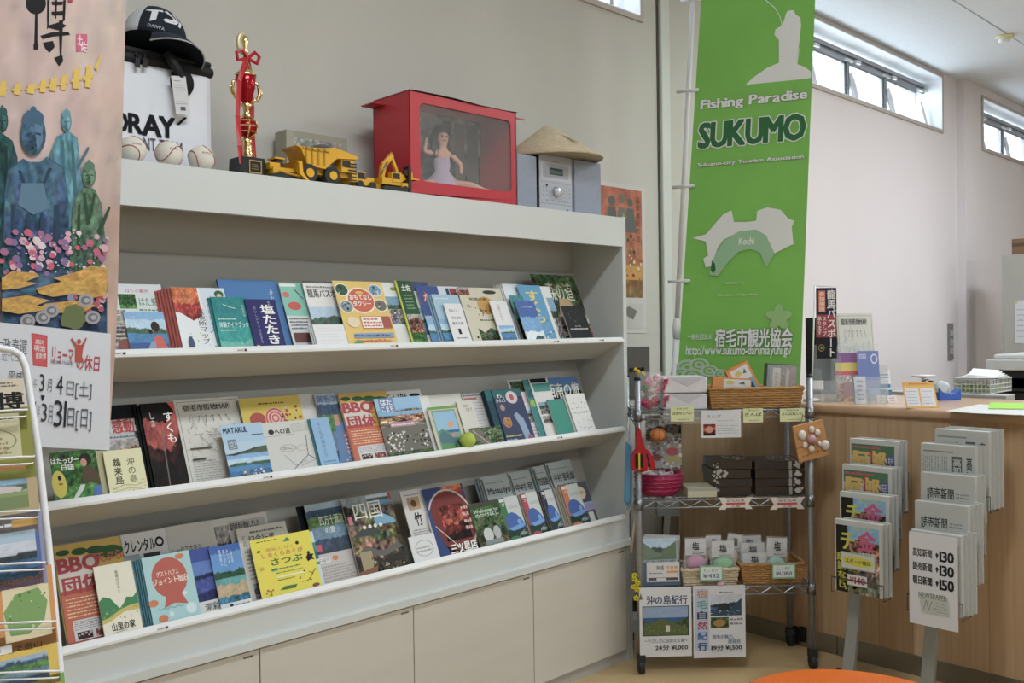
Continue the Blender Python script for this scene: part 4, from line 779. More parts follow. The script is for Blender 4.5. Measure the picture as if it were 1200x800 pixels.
SCN['pinkp'] = [(1.1, 'C2B2B0', .09, 0), (.85, 'CBB2AB', .10, .2), (.45, 'D0AE9F', .10, .2)]
SCN['gold'] = [(1.1, 'C89A3E', .18, 0)]; SCN['fold'] = [(1.1, '4A6A8A', .3, 0), (.5, '3A5878', .35, .2)]; SCN['flow'] = [(1.1, '5A5A74', .5, 0), (.5, 'A8A090', .5, .3)]
a.photo('pinkp', 0, 0, 1, 1, 5, 40, 60)
ink = '26262A'
PE(42, 4, 12, 13, ink); PP([(44,14),(41,14),(40,50),(39,58),(45,58),(44,50)], ink); PE(42, 54, 3, 5, ink)
for q in ([(55,0),(58,0),(57,32),(55,35)], [(64,0),(67,0),(66,22),(64,22)], [(74,0),(77,0),(76,24),(73,26)], [(56,30),(70,26),(78,30),(70,36),(57,33)], [(69,24),(74,24),(73,42),(72,66),(70,70),(69,40)], [(47,42),(60,38),(80,37),(82,41),(62,43),(50,46)], [(50,50),(62,48),(64,55),(58,62),(53,57)], [(63,68),(68,66),(73,65),(74,72),(69,78),(66,73)], [(60,2),(74,2),(73,6),(61,6)], [(60,14),(74,13),(73,18),(61,18)]): PP(q, ink)
PE(82, 1, 3, 3, 'A03038')
PP([(89,40),(102,40),(102,59),(89,61)], 'C84E78'); u, v = pu(90, 52); u2, v2 = pu(97, 42); a.txt('土', u, v, u2, v2, 'F0DDE0', 2); u, v = pu(94, 60); u2, v2 = pu(102, 50); a.txt('佐', u, v, u2, v2, 'F0DDE0', 2)
for i, (cx, w_, h_) in enumerate(((3, 8, 16), (20, 9, 12), (36, 10, 10), (50, 8, 13), (62, 9, 14), (74, 7, 16), (89, 9, 22), (103, 8, 24))):
    y = 112-i*1.4; PP([(cx-w_/2, y), (cx-w_/3, y-h_), (cx+w_/2, y-h_-2), (cx+w_/3, y+1)], 'DDB83C'); PP([(cx-w_/2-2, y-h_*.5), (cx+w_/2+2, y-h_*.6), (cx+w_/2+2, y-h_*.45), (cx-w_/2-2, y-h_*.3)], 'DDB83C')
PP([(110,80),(117,64),(118,66),(113,84)], 'DDB83C')
SCN['br1'] = [(1.1, '2F5A5C', .35, 0)]; SCN['br2'] = [(1.1, '5F97A6', .3, 0), (.4, '4A7C90', .35, .1)]; SCN['br3'] = [(1.1, '46708C', .3, 0), (.6, '3A5C7C', .35, .2), (.3, '3A6070', .4, .2)]; SCN['br4'] = [(1.1, '64866C', .35, 0), (.5, '557A62', .4, .2)]
def PH(k, pts, sd=1): a.photopoly(k, [pu(*p) for p in pts], sd, 300)
# the bronze statues printed on the poster
def statue(c, c2, c3, head, body, folds):
    kk = {'2F5A5C': 'br1', '5F97A6': 'br2', '3E6482': 'br3', '5A7E68': 'br4'}[c]; PH(kk, body, 3); PE(*head, c); PH(kk, [(head[0]+head[2]*cos(2*pi*i/18), head[1]+head[3]*sin(2*pi*i/18)) for i in range(18)], 6)
    hx, hy, rx, ry = head; PE(hx, hy-ry*.75, rx*.85, ry*.42, c, 12); PE(hx, hy-ry*1.15, rx*.25, ry*.18, c, 8)
    PP([(hx+rx*.1, hy-ry*.5), (hx+rx*.7, hy-ry*.4), (hx+rx*.75, hy+ry*.3), (hx+rx*.3, hy+ry*.8)], c2)
    PP([(hx-rx*.5, hy-ry*.05), (hx-rx*.1, hy-ry*.1), (hx-rx*.1, hy), (hx-rx*.5, hy+ry*.06)], c3); PP([(hx+rx*.2, hy-ry*.1), (hx+rx*.6, hy-ry*.05), (hx+rx*.6, hy+ry*.06), (hx+rx*.2, hy)], c3)
    PP([(hx, hy), (hx+rx*.15, hy+ry*.3), (hx-rx*.12, hy+ry*.3)], c3); PP([(hx-rx*.25, hy+ry*.5), (hx+rx*.3, hy+ry*.5), (hx+rx*.2, hy+ry*.58), (hx-rx*.2, hy+ry*.58)], c3)
    for f in folds: PP(f, c3 if len(f) == 4 else c2)
statue('2F5A5C', '3F7070', '20403F', (2, 142, 7, 14), [(-20,330),(-20,165),(0,155),(14,165),(20,185),(18,330)], [[(4,170),(8,172),(10,300),(6,300)]])
statue('5F97A6', '7DB2BE', '3F7080', (77, 143, 6, 12), [(56,330),(58,180),(66,160),(80,154),(90,162),(92,180),(98,230),(96,330)], [[(70,165),(74,165),(76,230),(71,230)], [(82,165),(85,166),(90,230),(86,232)], [(88,195),(102,172),(104,174),(90,200)]])
statue('3E6482', '5A7E9A', '2A4660', (38, 158, 15, 25), [(2,335),(4,230),(8,200),(26,186),(34,190),(46,190),(54,184),(74,196),(80,240),(80,335)], [[(20,200),(24,200),(38,240),(34,240)], [(56,196),(60,198),(42,240),(38,240)], [(12,240),(16,240),(20,330),(14,330)], [(62,240),(68,240),(72,330),(64,330)], [(30,250),(34,250),(36,330),(30,330)], [(46,250),(50,250),(52,330),(46,330)], [(24,215),(50,215),(56,245),(38,252),(20,240)]])
statue('5A7E68', '78987C', '36543F', (103, 206, 8, 14), [(80,320),(84,240),(90,226),(98,220),(110,222),(118,240),(122,280),(116,320)], [[(96,226),(99,226),(104,262),(100,264)], [(108,226),(111,228),(104,262),(101,262)], [(112,270),(126,242),(128,244),(116,276)], [(90,240),(93,240),(92,300),(88,300)]])
PH('fold', [(0,322),(124,316),(124,391),(60,384),(0,378)], 5)
rd = random.Random(5)
for cols, n, box, r0, r1 in ((('A86A94','D8A8BC','C84E70','8A6AA0','E4D0D8'), 90, (0, 272, 124, 322), .004, .009), (('C8CCD8','8A94B0'), 70, (20, 268, 118, 330), .001, .0025), (('B04A58','D0A0A8','E8E0E0','8890B8'), 70, (80, 322, 122, 365), .004, .008)):
    for i in range(n):
        u, v = pu(box[0]+(box[2]-box[0])*rd.random(), box[1]+(box[3]-box[1])*rd.random()); rr = r0+(r1-r0)*rd.random(); a.ell(u, v, rr/.54, rr/1.14, rd.choice(cols), 6); a.n -= .9 if i % 8 else 0
for q in ([(0,326),(12,318),(40,320),(44,324),(28,330),(42,332),(20,338),(0,340)], [(40,338),(70,330),(60,326),(84,320),(104,312),(124,314),(122,346),(100,350),(84,344),(60,348),(44,344)], [(0,350),(30,346),(56,352),(40,358),(60,362),(20,368),(0,364)], [(50,356),(86,352),(110,358),(90,368),(60,366),(44,362)]): PH('gold', q, 4)
for cx, cy in ((48,372),(58,364),(98,352),(106,372),(30,376),(86,378)):
    PE(cx, cy, 9, 8, 'A8A2AC', 12); PE(cx, cy, 6, 5, '6C7A84', 12); PE(cx+1, cy, 3.4, 2.8, 'B4AEB4', 10)
PP([(68,374),(74,360),(86,356),(96,362),(98,376),(90,386),(70,382)], '6C7A4E')
# white lower field with the dates
PP([(-120,362),(0,378),(60,384),(127,391),(130,560),(-120,560)], 'D6DAE4')
def PT(t, xa, ya, xb, yb, c, b=1): u, v = pu(xa, yb); u2, v2 = pu(xb, ya); a.txt(t, u, v, u2, v2, c, b)
PT('大政奉還', -8, 398, 30, 412, '5A5E6C'); PT('と近代日本', -6, 413, 28, 422, '8A8E9A')
PP([(34,390),(53,393),(54,430),(37,428)], 'C8303C'); PP([(35.5,392),(52,395),(52.6,428),(38,426)], 'CE3E48'); PT('高知の', 39, 398, 49, 403, 'EFE0E0', 2); PT('明治', 38, 405, 51, 411, 'EFE0E0', 2); PT('維新博', 40, 413, 52, 420, 'EFE0E0', 2)
PT('リョーマ', 59, 408, 84, 425, 'B8384A', 2); PT('の休日', 88, 417, 115, 433, 'B8384A', 2); PT('Ryoma Holiday', 58, 422, 84, 427, '8A8E9A', 0)
PE(90, 400, 2.5, 3, 'B8402E', 10); PP([(80,397),(82,396),(88,404),(93,404),(98,395),(99,397),(95,408),(94,420),(96,424),(86,424),(86,408)], 'B8402E')
PT('3', 45, 438, 51, 458, '3A3E4C', 0); PT('月', 54, 444, 60, 458, '6A6E7A', 0); PT('4', 65, 440, 73, 461, '2E323E', 1); PT('日[土]', 77, 447, 107, 466, '5A5E6A', 0); PT('年', 38, 443, 43, 453, '9A9EA8', 0)
PP([(47,462),(52,463),(49,470)], '2A2E3A'); PT('3', 48, 472, 55, 493, '3A3E4C', 0); PT('月', 56, 474, 62, 495, '7A7E8A', 0); PT('31', 63, 469, 78, 499, '2E323E', 0); PT('日[日]', 79, 479, 108, 503, '5A5E6A', 0); PT('年', 43, 474, 47, 488, '9A9EA8', 0); PT('1', 38.5, 470, 41.5, 488, '3A3E4C', 0)
PT('平成', 8, 435, 26, 446, '4A4E5A', 0)
pt = thing('exhibition_poster', 'tall pink exhibition poster with printed statues and gold writing, hanging at far left', 'poster', (x0, PY, 0))
mb = MB(); a.emit(mb, lambda u, v, d: pf(u, v, d)-Vector((x0, PY, 0)))
mb.build('poster_sheet', MATTE, pt)
mb = MB().col('D8D8DA').grid(10, 16, lambda u, v: pf(u, v, -.0008)-Vector((x0, PY, 0))); mb.build('backing', MATTE, pt)
MB().tube([(.0, .02, .02), (.0, .02, 2.30)], .010, 8).build('pole', white_pl, pt); MB().tube([(-.02, .012, 2.284), (.62, .012, 2.284)], .006, 8).build('hanging_rod', white_pl, pt); boxo('foot', (-.15, -.12, 0), (.15, .16, .02), dark_rub, pt)

# ------------------------------------------------------------------ white wire brochure rack at the left edge
ra = atan2(.16, .70); rn = Vector((0, cos(ra), -sin(ra)))
top = at(31, 412, 'y', 1.68); RP = Vector((0, 1.68, top.z))
def rk(px, py, o=0): return atp(px, py, RP-rn*o, rn)
rackw = mat('white_coated_wire', 'E3E5EA', .3, var=.01)
pts = [rk(*q) for q in ((-30, 404), (0, 408), (14, 410), (24, 416), (30, 430), (34, 455), (44, 522), (57, 640), (72, 800))]
lo = pts[-1]; dn = Vector((0, -sin(ra), -cos(ra))); k_ = (lo.z)/cos(ra); pts.append(lo+dn*k_*.98)
org = Vector((pts[-1].x-.16, pts[-1].y, 0))
br = thing('brochure_rack', 'white wire brochure rack with tilted pockets at the left edge', 'rack', org)
L_o = lambda P: Vector(P)-org
lx = pts[0].x-.22
fl = [Vector((2*lx+.0-p.x, p.y, p.z)) for p in pts]
MB().tube([L_o(p) for p in pts], .0058, 10).tube([L_o(p) for p in fl], .0058, 10).tube([L_o(pts[0]), L_o(fl[0])], .0058, 10).build('frame', rackw, br)
for s, p in ((1, pts[-1]), (-1, fl[-1])): MB().tube([L_o(p), L_o(p)+Vector((0, .42, .0))+Vector((0, 0, .01))], .006, 8).tube([L_o(p)+Vector((0, .42, .01)), L_o(p)+Vector((0, .24, .75))], .006, 8).build('leg', rackw, br)
RB = [((27, 443), 482, 'D0C4AE', 'beige booklet with 博 calligraphy in the wire rack', 'a'), ((35, 476), 537, '8F9038', 'olive green map booklet in the wire rack', 'b'), ((41, 538), 600, 'B9A47C', 'tan booklet with castle lawn photo in the wire rack', 'c'), ((48, 598), 661, '4A66A8', 'blue booklet with island photo in the wire rack', 'd'), ((60, 661), 730, 'D88F3C', 'orange booklet with green district map in the wire rack', 'e'), ((65, 733), 788, 'E0BC3A', 'yellow booklet with coast photo, front one in its rack pocket', 'f'), ((75, 787), 850, '6FAE4A', 'green booklet at the bottom of the wire rack', 'g')]
for i, (TR, by, c, lb, k) in enumerate(RB):
    p = rk(TR[0], TR[1], .016); q = rk(TR[0]+3, by, .016); h_ = (p.z-q.z)/cos(ra); w_ = .15
    A = Art(w_, h_+.03, c, .006, 'D8D4C8')
    v0 = .03/(h_+.03)
    if k == 'a': A.txt('博', .72, .42, .98, .74, K_, 4).txt('幕末', .3, .42, .7, .72, K_, 4).body(.6, .84, .95, .95, 2, '6A6458')
    if k == 'b': A.rect(0, .28, .88, .92, 'C9C5A0').body(.4, .82, .85, .9, 1, '4A4A2C').ring(.44, .54, .4, .2, .04, '8A8A5C').body(.1, .34, .8, .74, 6, '9A8A58').rect(0, 0, 1, .2, '7F8430').txt('歴史', .5, .83, .66, .9, '4A4A2C', 1)
    if k == 'c': A.photo('town', 0, .35, .9, .82, 4).rect(0, .35, .9, .52, '7A8E5C').rect(0, .52, .9, .58, '8AA068').ell(.6, .62, .25, .05, 'D0C0C4').body(.3, .86, .95, .94, 1, '4A4434').rect(.5, .88, .9, .95, 'A8783C')
    if k == 'd': A.photo('isle', 0, .12, .92, .72, 4).rect(0, .62, .92, .76, 'A8C4DC').body(.2, .82, .75, .9, 1, 'D8DCE8').rect(.7, .82, .95, .92, 'C89A40').rect(.96, 0, 1, 1, '8A90B8')
    if k == 'e': A.rect(.5, .12, .95, .78, 'E4D8B0').poly([(.55,.2),(.5,.5),(.62,.7),(.85,.74),(.93,.55),(.88,.3),(.72,.18)], '7FA860').poly([(.2,.5),(.4,.5),(.4,.56),(.46,.46),(.4,.36),(.4,.43),(.2,.43)], 'A84A28').body(.3, .84, .95, .92, 1, '6A4420').dots(.55, .2, .92, .7, 16, ['C8D8A0','5A8A48'], .001, .003)
    if k == 'f': A.photo('river', .35, .25, .9, .66, 4).txt('宿毛で遊山', .4, .74, .85, .84, '4A3A20', 1).rect(0, .25, .3, .66, '9AB4C8').rect(0, .0, 1, .16, 'D8A830')
    if k == 'g': A.rect(.1, .5, .9, .86, '9AC0D0').dots(.1, .5, .9, .86, 16, ['3A7A4A','5A6A9A'], .003, .008)
    if k in 'cef': A.rect(.1, .0, .55, .1, 'E8E8EA').txt('見本', .2, .02, .45, .08, '3A3A44', 1)
    dnv = Vector((0, -sin(ra), -cos(ra)))
    o = A.obj('booklet', None, PAPER, (p.x-w_/2, p.y+dnv.y*(h_+.03), p.z+dnv.z*(h_+.03)), (-ra, 0, 0)); tag(o, lb, 'booklet')
    if k in 'f':
        c2 = dup(o, Vector(o.location)+rn*.008+Vector((-.008, .004, .012)), 'yellow booklet standing behind the front one in its rack pocket')
    # pocket wire
    wz = q
    P = [rk(TR[0]+4, by-2, .03), rk(TR[0]-6, by-2, .034), rk(-40, by+2, .034)]
    back = [rk(TR[0]+5, by-3, .0)]
    m_ = MB().tube([L_o(v) for v in back+P], .0019, 6); m_.tube([L_o(rk(TR[0]+5, by+4, 0)), L_o(rk(TR[0]+2, by+6, .03)), L_o(rk(-40, by+10, .03))], .0016, 6); m_.build('pocket_wire', rackw, br)
# ------------------------------------------------------------------ things on top of the shelving
TZ = 1.812
navy = mat('navy_cloth', '1D2430', .8, var=.1); blk_fab = mat('black_webbing', '15161A', .7, var=.1)
bagw = mat('white_bag_fabric', 'DDE0E8', .5, var=.02); red_fab = mat('red_ribbon', 'B3242E', .35, var=.05)
# cooler bag
a0 = at(118, 190, 'y', 2.50); a1 = at(251, 190, 'y', 2.50); zt = at(190, 66, 'y', 2.50).z
w_ = .46; bx = a1.x-w_; h_ = zt-TZ
bag = thing('cooler_bag', 'white square fishing cooler bag with black rim behind the baseballs', 'bag', (bx+w_/2, 2.50, TZ))
MB().box((-w_/2, 0, 0), (w_/2, .16, h_-.02)).build('body', bagw, bag, bevel=.02)
MB().box((-w_/2-.004, -.006, h_-.034), (w_/2+.006, .166, h_-.004)).build('rim', blk_fab, bag, bevel=.012)
MB().box((-w_/2, 0, h_-.006), (w_/2, .16, h_+.012)).build('lid', blk_fab, bag, bevel=.008)
A = Art(w_, h_)
L0 = lambda px, py: (lambda P: ((P.x-bx)/w_, (P.z-TZ)/h_))(at(px, py, 'y', 2.50))
A.L = []
u, v = L0(133, 151); u2, v2 = L0(203, 140)
Z = [L0(108, 150), L0(201, 160)]
for ch, xa, ya, xb, yb in (('H', 96, 128, 112, 147), ('O', 113, 130, 130, 150), ('O', 131, 132, 149, 153), ('R', 151, 135, 166, 155), ('A', 167, 137, 188, 158), ('Y', 187, 139, 204, 160)):
    u, v = L0(xa, yb); u2, v2 = L0(xb, ya); A.txt(ch, u, v, u2, v2, '1C1E24', 4)
u, v = L0(206, 146); u2, v2 = L0(219, 138); A.poly([(u, v), (u+.02, v), (u2, v2), (u2-.02, v2)], '1C1E24')
u, v = L0(112, 172); u2, v2 = L0(146, 163); A.txt('URNAME', u, v, u2, v2, '4A4C54', 0); u, v = L0(168, 176); u2, v2 = L0(213, 167); A.txt('NT TEAM', u, v, u2, v2, '4A4C54', 0)
A.obj('lettering', bag, MATTE, (0, -.0012, 0), block=False)
def onbag(px, py, d=0): P = at(px, py, 'y', 2.50-d); return (P.x-bx-w_/2, -d, P.z-TZ)
c = onbag(213, 97); MB().lathe([(0, .008), (.034, .008), (.036, 0)], 24, (0, 0, 0), Matrix.Translation(c) @ Matrix.Rotation(R(90), 4, 'X'), .95, 1.15).build('strap_patch', blk_fab, bag)
MB().tube([onbag(196, 62, .02), onbag(203, 74, .03), onbag(211, 88, .022), onbag(214, 100, .012)], [.012, .013, .012, .010], 8).build('strap', blk_fab, bag)
for px in (160, 169): MB().tube([onbag(px, 62, .01), onbag(px+1, 68, .014)], .004, 6).box(tuple(Vector(onbag(px+1, 79, .016))-Vector((.006, .002, 0))), tuple(Vector(onbag(px+1, 68, .016))+Vector((.006, .002, 0)))).build('zip_pull', mat('zip_metal', '3C3C40', .3, .8), bag)
T = Art(.042, .105, 'D4D5D8').body(.15, .85, .6, .9, 1, '6A6A70').body(.1, .6, .9, .8, 3, 'B8B8BC').body(.1, .25, .9, .35, 2, '9A9AA0').rect(.35, .1, .7, .2, '5A5A60')
c = onbag(215, 134, .03); T.obj('paper_tag', bag, PAPER, c, (0, R(-7), 0))
# cap
c = at(187, 46, 'y', 2.53)
cap = thing('baseball_hat', 'navy baseball hat with white emblem resting on the cooler bag', 'hat', (c.x-.012, 2.54, zt+.034))
tilt = Matrix.Rotation(R(12), 4, 'Y') @ Matrix.Rotation(R(-8), 4, 'X')
D = MB(); n = 28; prof = [(.088*cos(t_)**.8 if t_ < pi/2 else 0, .112*sin(t_)) for t_ in [i*pi/2/9 for i in range(10)]]
D.lathe(prof, n, T=tilt, sx=1.02, sy=.95)
nv, wv = lin('1E2632'), lin('C9CCD0')
for i, f in enumerate(D.f):
    P = sum((Vector(D.v[j]) for j in f), Vector())/len(f); azm = math.degrees(atan2(P.y, P.x)) % 360; D.c[i] = wv if (165 < azm < 222) else nv
D.build('crown', CLOTHP, cap); D2 = MB().ball(tuple(tilt @ Vector((0, 0, .113))), .006, 8, 5); D2.build('button', navy, cap)
bd = Vector((.55, -.83, 0)).normalized(); bs = Vector((bd.y*-1, bd.x, 0))
def brim(u, v, t=0):
    ang = (u-.5)*2.1; r0 = .080; r1 = .080+.062*(max(0, cos(ang*1.15)))**.6*v
    d = bd*cos(ang)+bs*sin(ang); return tilt @ (d*r1+Vector((0, 0, .012-.030*v*v-.028*sin(ang)**2*(1+v)*.6+t)))
MB().grid(18, 6, lambda u, v: brim(u, v, .002)).grid(18, 6, lambda u, v: brim(1-u, v, -.002)).build('brim', navy, cap)
MB().tube([brim(i/18, 1, 0) for i in range(19)], .0022, 5).build('brim_piping', mat('piping_grey', 'A8A8AC', .6), cap)
def domep(u, v, d):
    th = -1.75+(u-.5)*1.3; ph = .22+v*.62; r = .088*cos(ph)**.8+.0012+d
    return tilt @ Vector((r*1.02*cos(th), r*.95*sin(th), (.112+d)*sin(ph)))
A = Art(.1, .08); A.L = []; E_ = 'DCDCE2'
for q in ([(.02,.66),(.1,.78),(.48,.94),(.5,.78),(.36,.74),(.34,.2),(.2,.06),(.2,.64)], [(.5,.3),(.56,.22),(.84,.34),(.96,.58),(.62,.98),(.52,.88),(.78,.6),(.72,.48),(.56,.42)], [(.74,.98),(.84,.98),(1.06,.6),(.98,.3),(.9,.3),(.97,.6)]): A.poly(q, E_)
A.txt('DAIWA', .18, -.22, .55, -.08, 'A8ACB8', 2)
mb = MB(); A.emit(mb, domep, .0004); mb.build('emblem', CLOTHP, cap)
# baseballs
for i, (px, py, r, lb, rot) in enumerate(((155, 179, .036, 'leftmost of the three baseballs on top of shelving', .3), (198, 182, .036, 'middle baseball with a round stamp on top of shelving', 1.3), (236, 187, .036, 'rightmost of the three baseballs, beside the trophy', 2.4))):
    c = at(px, py, 'y', 2.43)
    t = thing('baseball', lb, 'baseball', (c.x, 2.43, TZ))
    MB().ball((0, 0, r), r, 24, 14).build('ball', mat('ball_leather', 'DAD3C8', .5, var=.04), t)
    Mx = Matrix.Rotation(rot, 4, 'Z') @ Matrix.Rotation([1.2, .6, 2.4][i], 4, 'X'); P = []
    for k in range(72):
        s = 2*pi*k/72; q = Vector((.75*cos(s)+.25*cos(3*s), .75*sin(s)-.25*sin(3*s), .87*sin(2*s))); q = (Mx @ q).normalized()*(r+.0002); P.append(Vector((0, 0, r))+q)
    MB().tube(P, .0013, 5, closed=True).build('seam', mat('red_thread', '9A4038', .6), t)
    A = Art(.03, .02).txt(['LEAGUE', 'OK', 'BALL'][i], .1, .3, .9, .6, '6A6468', 1); A.L = A.L[1:]
    mb = MB(); A.emit(mb, lambda u, v, d: Vector((r*sin((u-.5)*.9)*cos((v-.5)*.5+.35), -(r+.0006+d)*cos((u-.5)*.9)*cos((v-.5)*.5+.35), r+(r+.0006)*sin((v-.5)*.5+.35)))); mb.build('stamp', PAPER, t)
# trophy
c = at(290, 200, 'y', 2.46); zz = lambda py: at(290, py, 'y', 2.46).z-TZ
red_g = mat('red_enamel', 'A31522', .15, .5, var=.05); tb = mat('trophy_base', '1A1A1C', .3)
t = thing('trophy', 'gold and red trophy with ribbon bow on a black base', 'trophy', (c.x, 2.46, TZ))
MB().prism([(-.043, 0), (.043, 0), (.038, .058), (-.038, .058)], -.035, .035, 'xz').build('base', tb, t)
pl_ = Art(.04, .038, 'B89A50').rect(.08, .1, .92, .9, '2A2620').body(.2, .25, .8, .75, 3, '8A7440'); pl_.obj('plaque', t, PAINT, (.006, -.037, .012), None, block=False)
z = lambda py: zz(py)
MB().lathe([(.018, .058), (.021, .062), (.015, z(178)), (.013, z(168)), (.016, z(165)), (.008, z(162)), (.007, z(158))], 20).build('lower_stem', gold, t)
gz = (z(138)+z(160))/2; gr = .030
MB().ball((0, 0, gz), gr, 20, 12).build('globe', red_g, t)
g = MB()
for q in (-.55, 0, .55): g.tube([((gr*cos(q)+.001)*cos(a_), (gr*cos(q)+.001)*sin(a_), gz+gr*sin(q)) for a_ in [2*pi*j/20 for j in range(20)]], .0022, 5, closed=True)
for k in range(6):
    g.tube([((gr+.001)*cos(b_)*cos(k*pi/3+.3), (gr+.001)*cos(b_)*sin(k*pi/3+.3), gz+(gr+.001)*sin(b_)) for b_ in [-1.5+3*j/10 for j in range(11)]], .002, 5)
g.build('globe_cage', gold, t)
MB().lathe([(.008, z(140)), (.014, z(137)), (.008, z(133)), (.010, z(127)), (.018, z(123)), (.006, z(121))], 20).build('upper_stem', gold, t)
MB().lathe([(.006, z(124)), (.016, z(118)), (.026, z(104)), (.029, z(90)), (.027, z(89)), (.02, z(100)), (0, z(110))], 20).build('cup', red_g, t)
for s in (-1, 1): MB().tube([(s*.024, 0, z(94)), (s*.040, 0, z(98)), (s*.043, 0, z(108)), (s*.034, 0, z(117)), (s*.02, 0, z(116))], .0045, 6).tube([(s*.038, 0, z(100)), (s*.05, 0, z(106)), (s*.042, 0, z(114))], .003, 6).build('handle', gold, t)
MB().lathe([(.030, z(90)), (.031, z(88)), (.016, z(82)), (.010, z(76)), (.006, z(66))], 20).build('lid', gold, t)
MB().lathe([(.006, z(66)), (.009, z(62)), (.006, z(56)), (.010, z(50)), (.007, z(44)), (0, z(41))], 12).build('finial', gold, t)
MB().tube([(.016*cos(a_)-.006, 0, z(52)+.028*sin(a_)) for a_ in [R(80+20*j) for j in range(12)]], [.003]+[.0065]*10+[.003], 6).build('wreath', mat('wreath_cream', 'D8CCA8', .3, .3), t)
rb = MB()
def ribbon(P, w_):
    for p, q in zip(P[:-1], P[1:]):
        p, q = Vector(p), Vector(q); rb.quad(p-Vector((w_, 0, 0)), q-Vector((w_, .002, 0)), q+Vector((w_, .002, 0)), p+Vector((w_, 0, 0)))
ribbon([(-.004, -.014, z(70)), (-.022, -.03, z(82)), (-.038, -.034, z(100)), (-.044, -.03, z(140)), (-.042, -.036, z(175)), (-.036, -.034, z(196))], .008)
ribbon([(.004, -.0, z(70)), (.026, .02, z(84)), (.030, .026, z(120)), (.026, .02, z(150)), (.032, .02, z(185))], .010)
for s in (-1, 1): rb.tube([(0, -.014, z(70)), (s*.020, -.02, z(62)), (s*.036, -.016, z(66)), (s*.030, -.012, z(74)), (s*.012, -.014, z(72)), (0, -.014, z(70))], .0055, 5)
rb.build('ribbon_bow', red_fab, t)
# toy construction machines
yel = mat('machine_yellow', 'D9A521', .35, var=.06); yel2 = mat('machine_dark_yellow', 'B8871C', .4); dk = mat('machine_black', '232322', .5, var=.1)
TY = 2.44
def wheel(mbx, c, r, w_): mbx.tube([(c[0], c[1]-w_/2, c[2]), (c[0], c[1]+w_/2, c[2])], r, 18)
X = lambda px, py=205: at(px, py, 'y', TY).x
Zp = lambda px, py: at(px, py, 'y', TY).z-TZ
# dump truck
t = thing('toy_dump_truck', 'yellow toy mining dump truck, largest of the toy machines', 'toy', (X(372), TY, TZ))
def lx_(px): return X(px)-X(372)
MB().prism([(lx_(338), .105), (lx_(344), .098), (lx_(352), .050), (lx_(372), .045), (lx_(386), .082), (lx_(410), .088), (lx_(411), .096), (lx_(384), .115), (lx_(372), .108), (lx_(350), .104)], -.045, .045, 'xz').build('dump_body', yel, t)
rbm = MB()
for px in (350, 357, 364, 371): rbm.box((lx_(px)-.002, -.048, .055), (lx_(px)+.002, -.045, .105))
rbm.box((lx_(346), -.048, .096), (lx_(376), -.045, .102)); rbm.build('ribs', yel2, t)
MB().box((lx_(350), -.03, .028), (lx_(408), .03, .052)).build('chassis', yel2, t)
MB().box((lx_(392), -.04, .045), (lx_(407), .0, .085)).build('cab', yel, t); MB().box((lx_(393), -.0415, .06), (lx_(402), -.039, .08)).box((lx_(406.5), -.035, .058), (lx_(408), -.004, .08)).build('cab_window', dk, t)
MB().box((lx_(404), -.042, .018), (lx_(410), .042, .046)).build('bumper', yel, t)
g = MB()
for i in range(6): g.box((lx_(400)-.002, -.0425, .02+i*.010), (lx_(409), -.0415, .024+i*.010))
g.build('stairs', dk, t)
for px, r in ((352, .027), (379, .027)):
    for s in (-1, 1):
        m_ = MB(); wheel(m_, (lx_(px+1), s*.038, r), r, .022); w1 = m_.build('wheel', dk, t)
        m_ = MB(); wheel(m_, (lx_(px+1), s*.0505, r), r*.5, .004); m_.build('hub', yel, w1)
# track loader with bucket, left
t = thing('toy_bulldozer', 'yellow toy bulldozer with wide blade left of the toy dump truck', 'toy', (X(322), TY-.01, TZ)); f = lambda px: X(px)-X(322)
MB().prism([(f(306), .0), (f(308), .012), (f(322), .020), (f(340), .022), (f(345), .016), (f(343), .0)], -.04, -.02, 'xz').prism([(f(306), .0), (f(308), .012), (f(322), .020), (f(340), .022), (f(345), .016), (f(343), .0)], .02, .04, 'xz').build('track', dk, t)
MB().box((f(312), -.03, .014), (f(336), .03, .034)).box((f(310), -.022, .03), (f(322), .022, .048)).build('body', yel, t)
MB().box((f(318), -.018, .045), (f(326), .018, .062)).build('cab', dk, t); MB().box((f(316), -.022, .060), (f(328), .022, .065)).build('roof', yel, t)
MB().prism([(f(334), .055), (f(337), .05), (f(338), .018), (f(346), .0), (f(349), .0), (f(342), .022), (f(341), .056)], -.055, .055, 'xz').build('blade', yel, t)
MB().tube([(f(318), -.034, .02), (f(340), -.045, .012)], .004, 6).tube([(f(318), .034, .02), (f(340), .045, .012)], .004, 6).build('push_arm', yel2, t)
# small wheel loader
t = thing('toy_wheel_loader', 'small yellow toy loader between dump truck and excavator', 'toy', (X(420), TY-.02, TZ)); f = lambda px: X(px, 215)-X(420, 215)
MB().box((f(412), -.018, .012), (f(430), .018, .03)).box((f(422), -.014, .028), (f(431), .014, .038)).build('body', yel, t); MB().box((f(411), -.014, .028), (f(420), .014, .05)).build('cab', dk, t); MB().box((f(410), -.016, .05), (f(421), .016, .054)).build('roof', yel, t)
for px in (413, 427):
    for s in (-1, 1): m_ = MB(); wheel(m_, (f(px), s*.02, .012), .012, .01); m_.build('wheel', dk, t)
MB().box((f(432), -.022, .002), (f(437), .022, .02)).build('bucket', yel2, t)
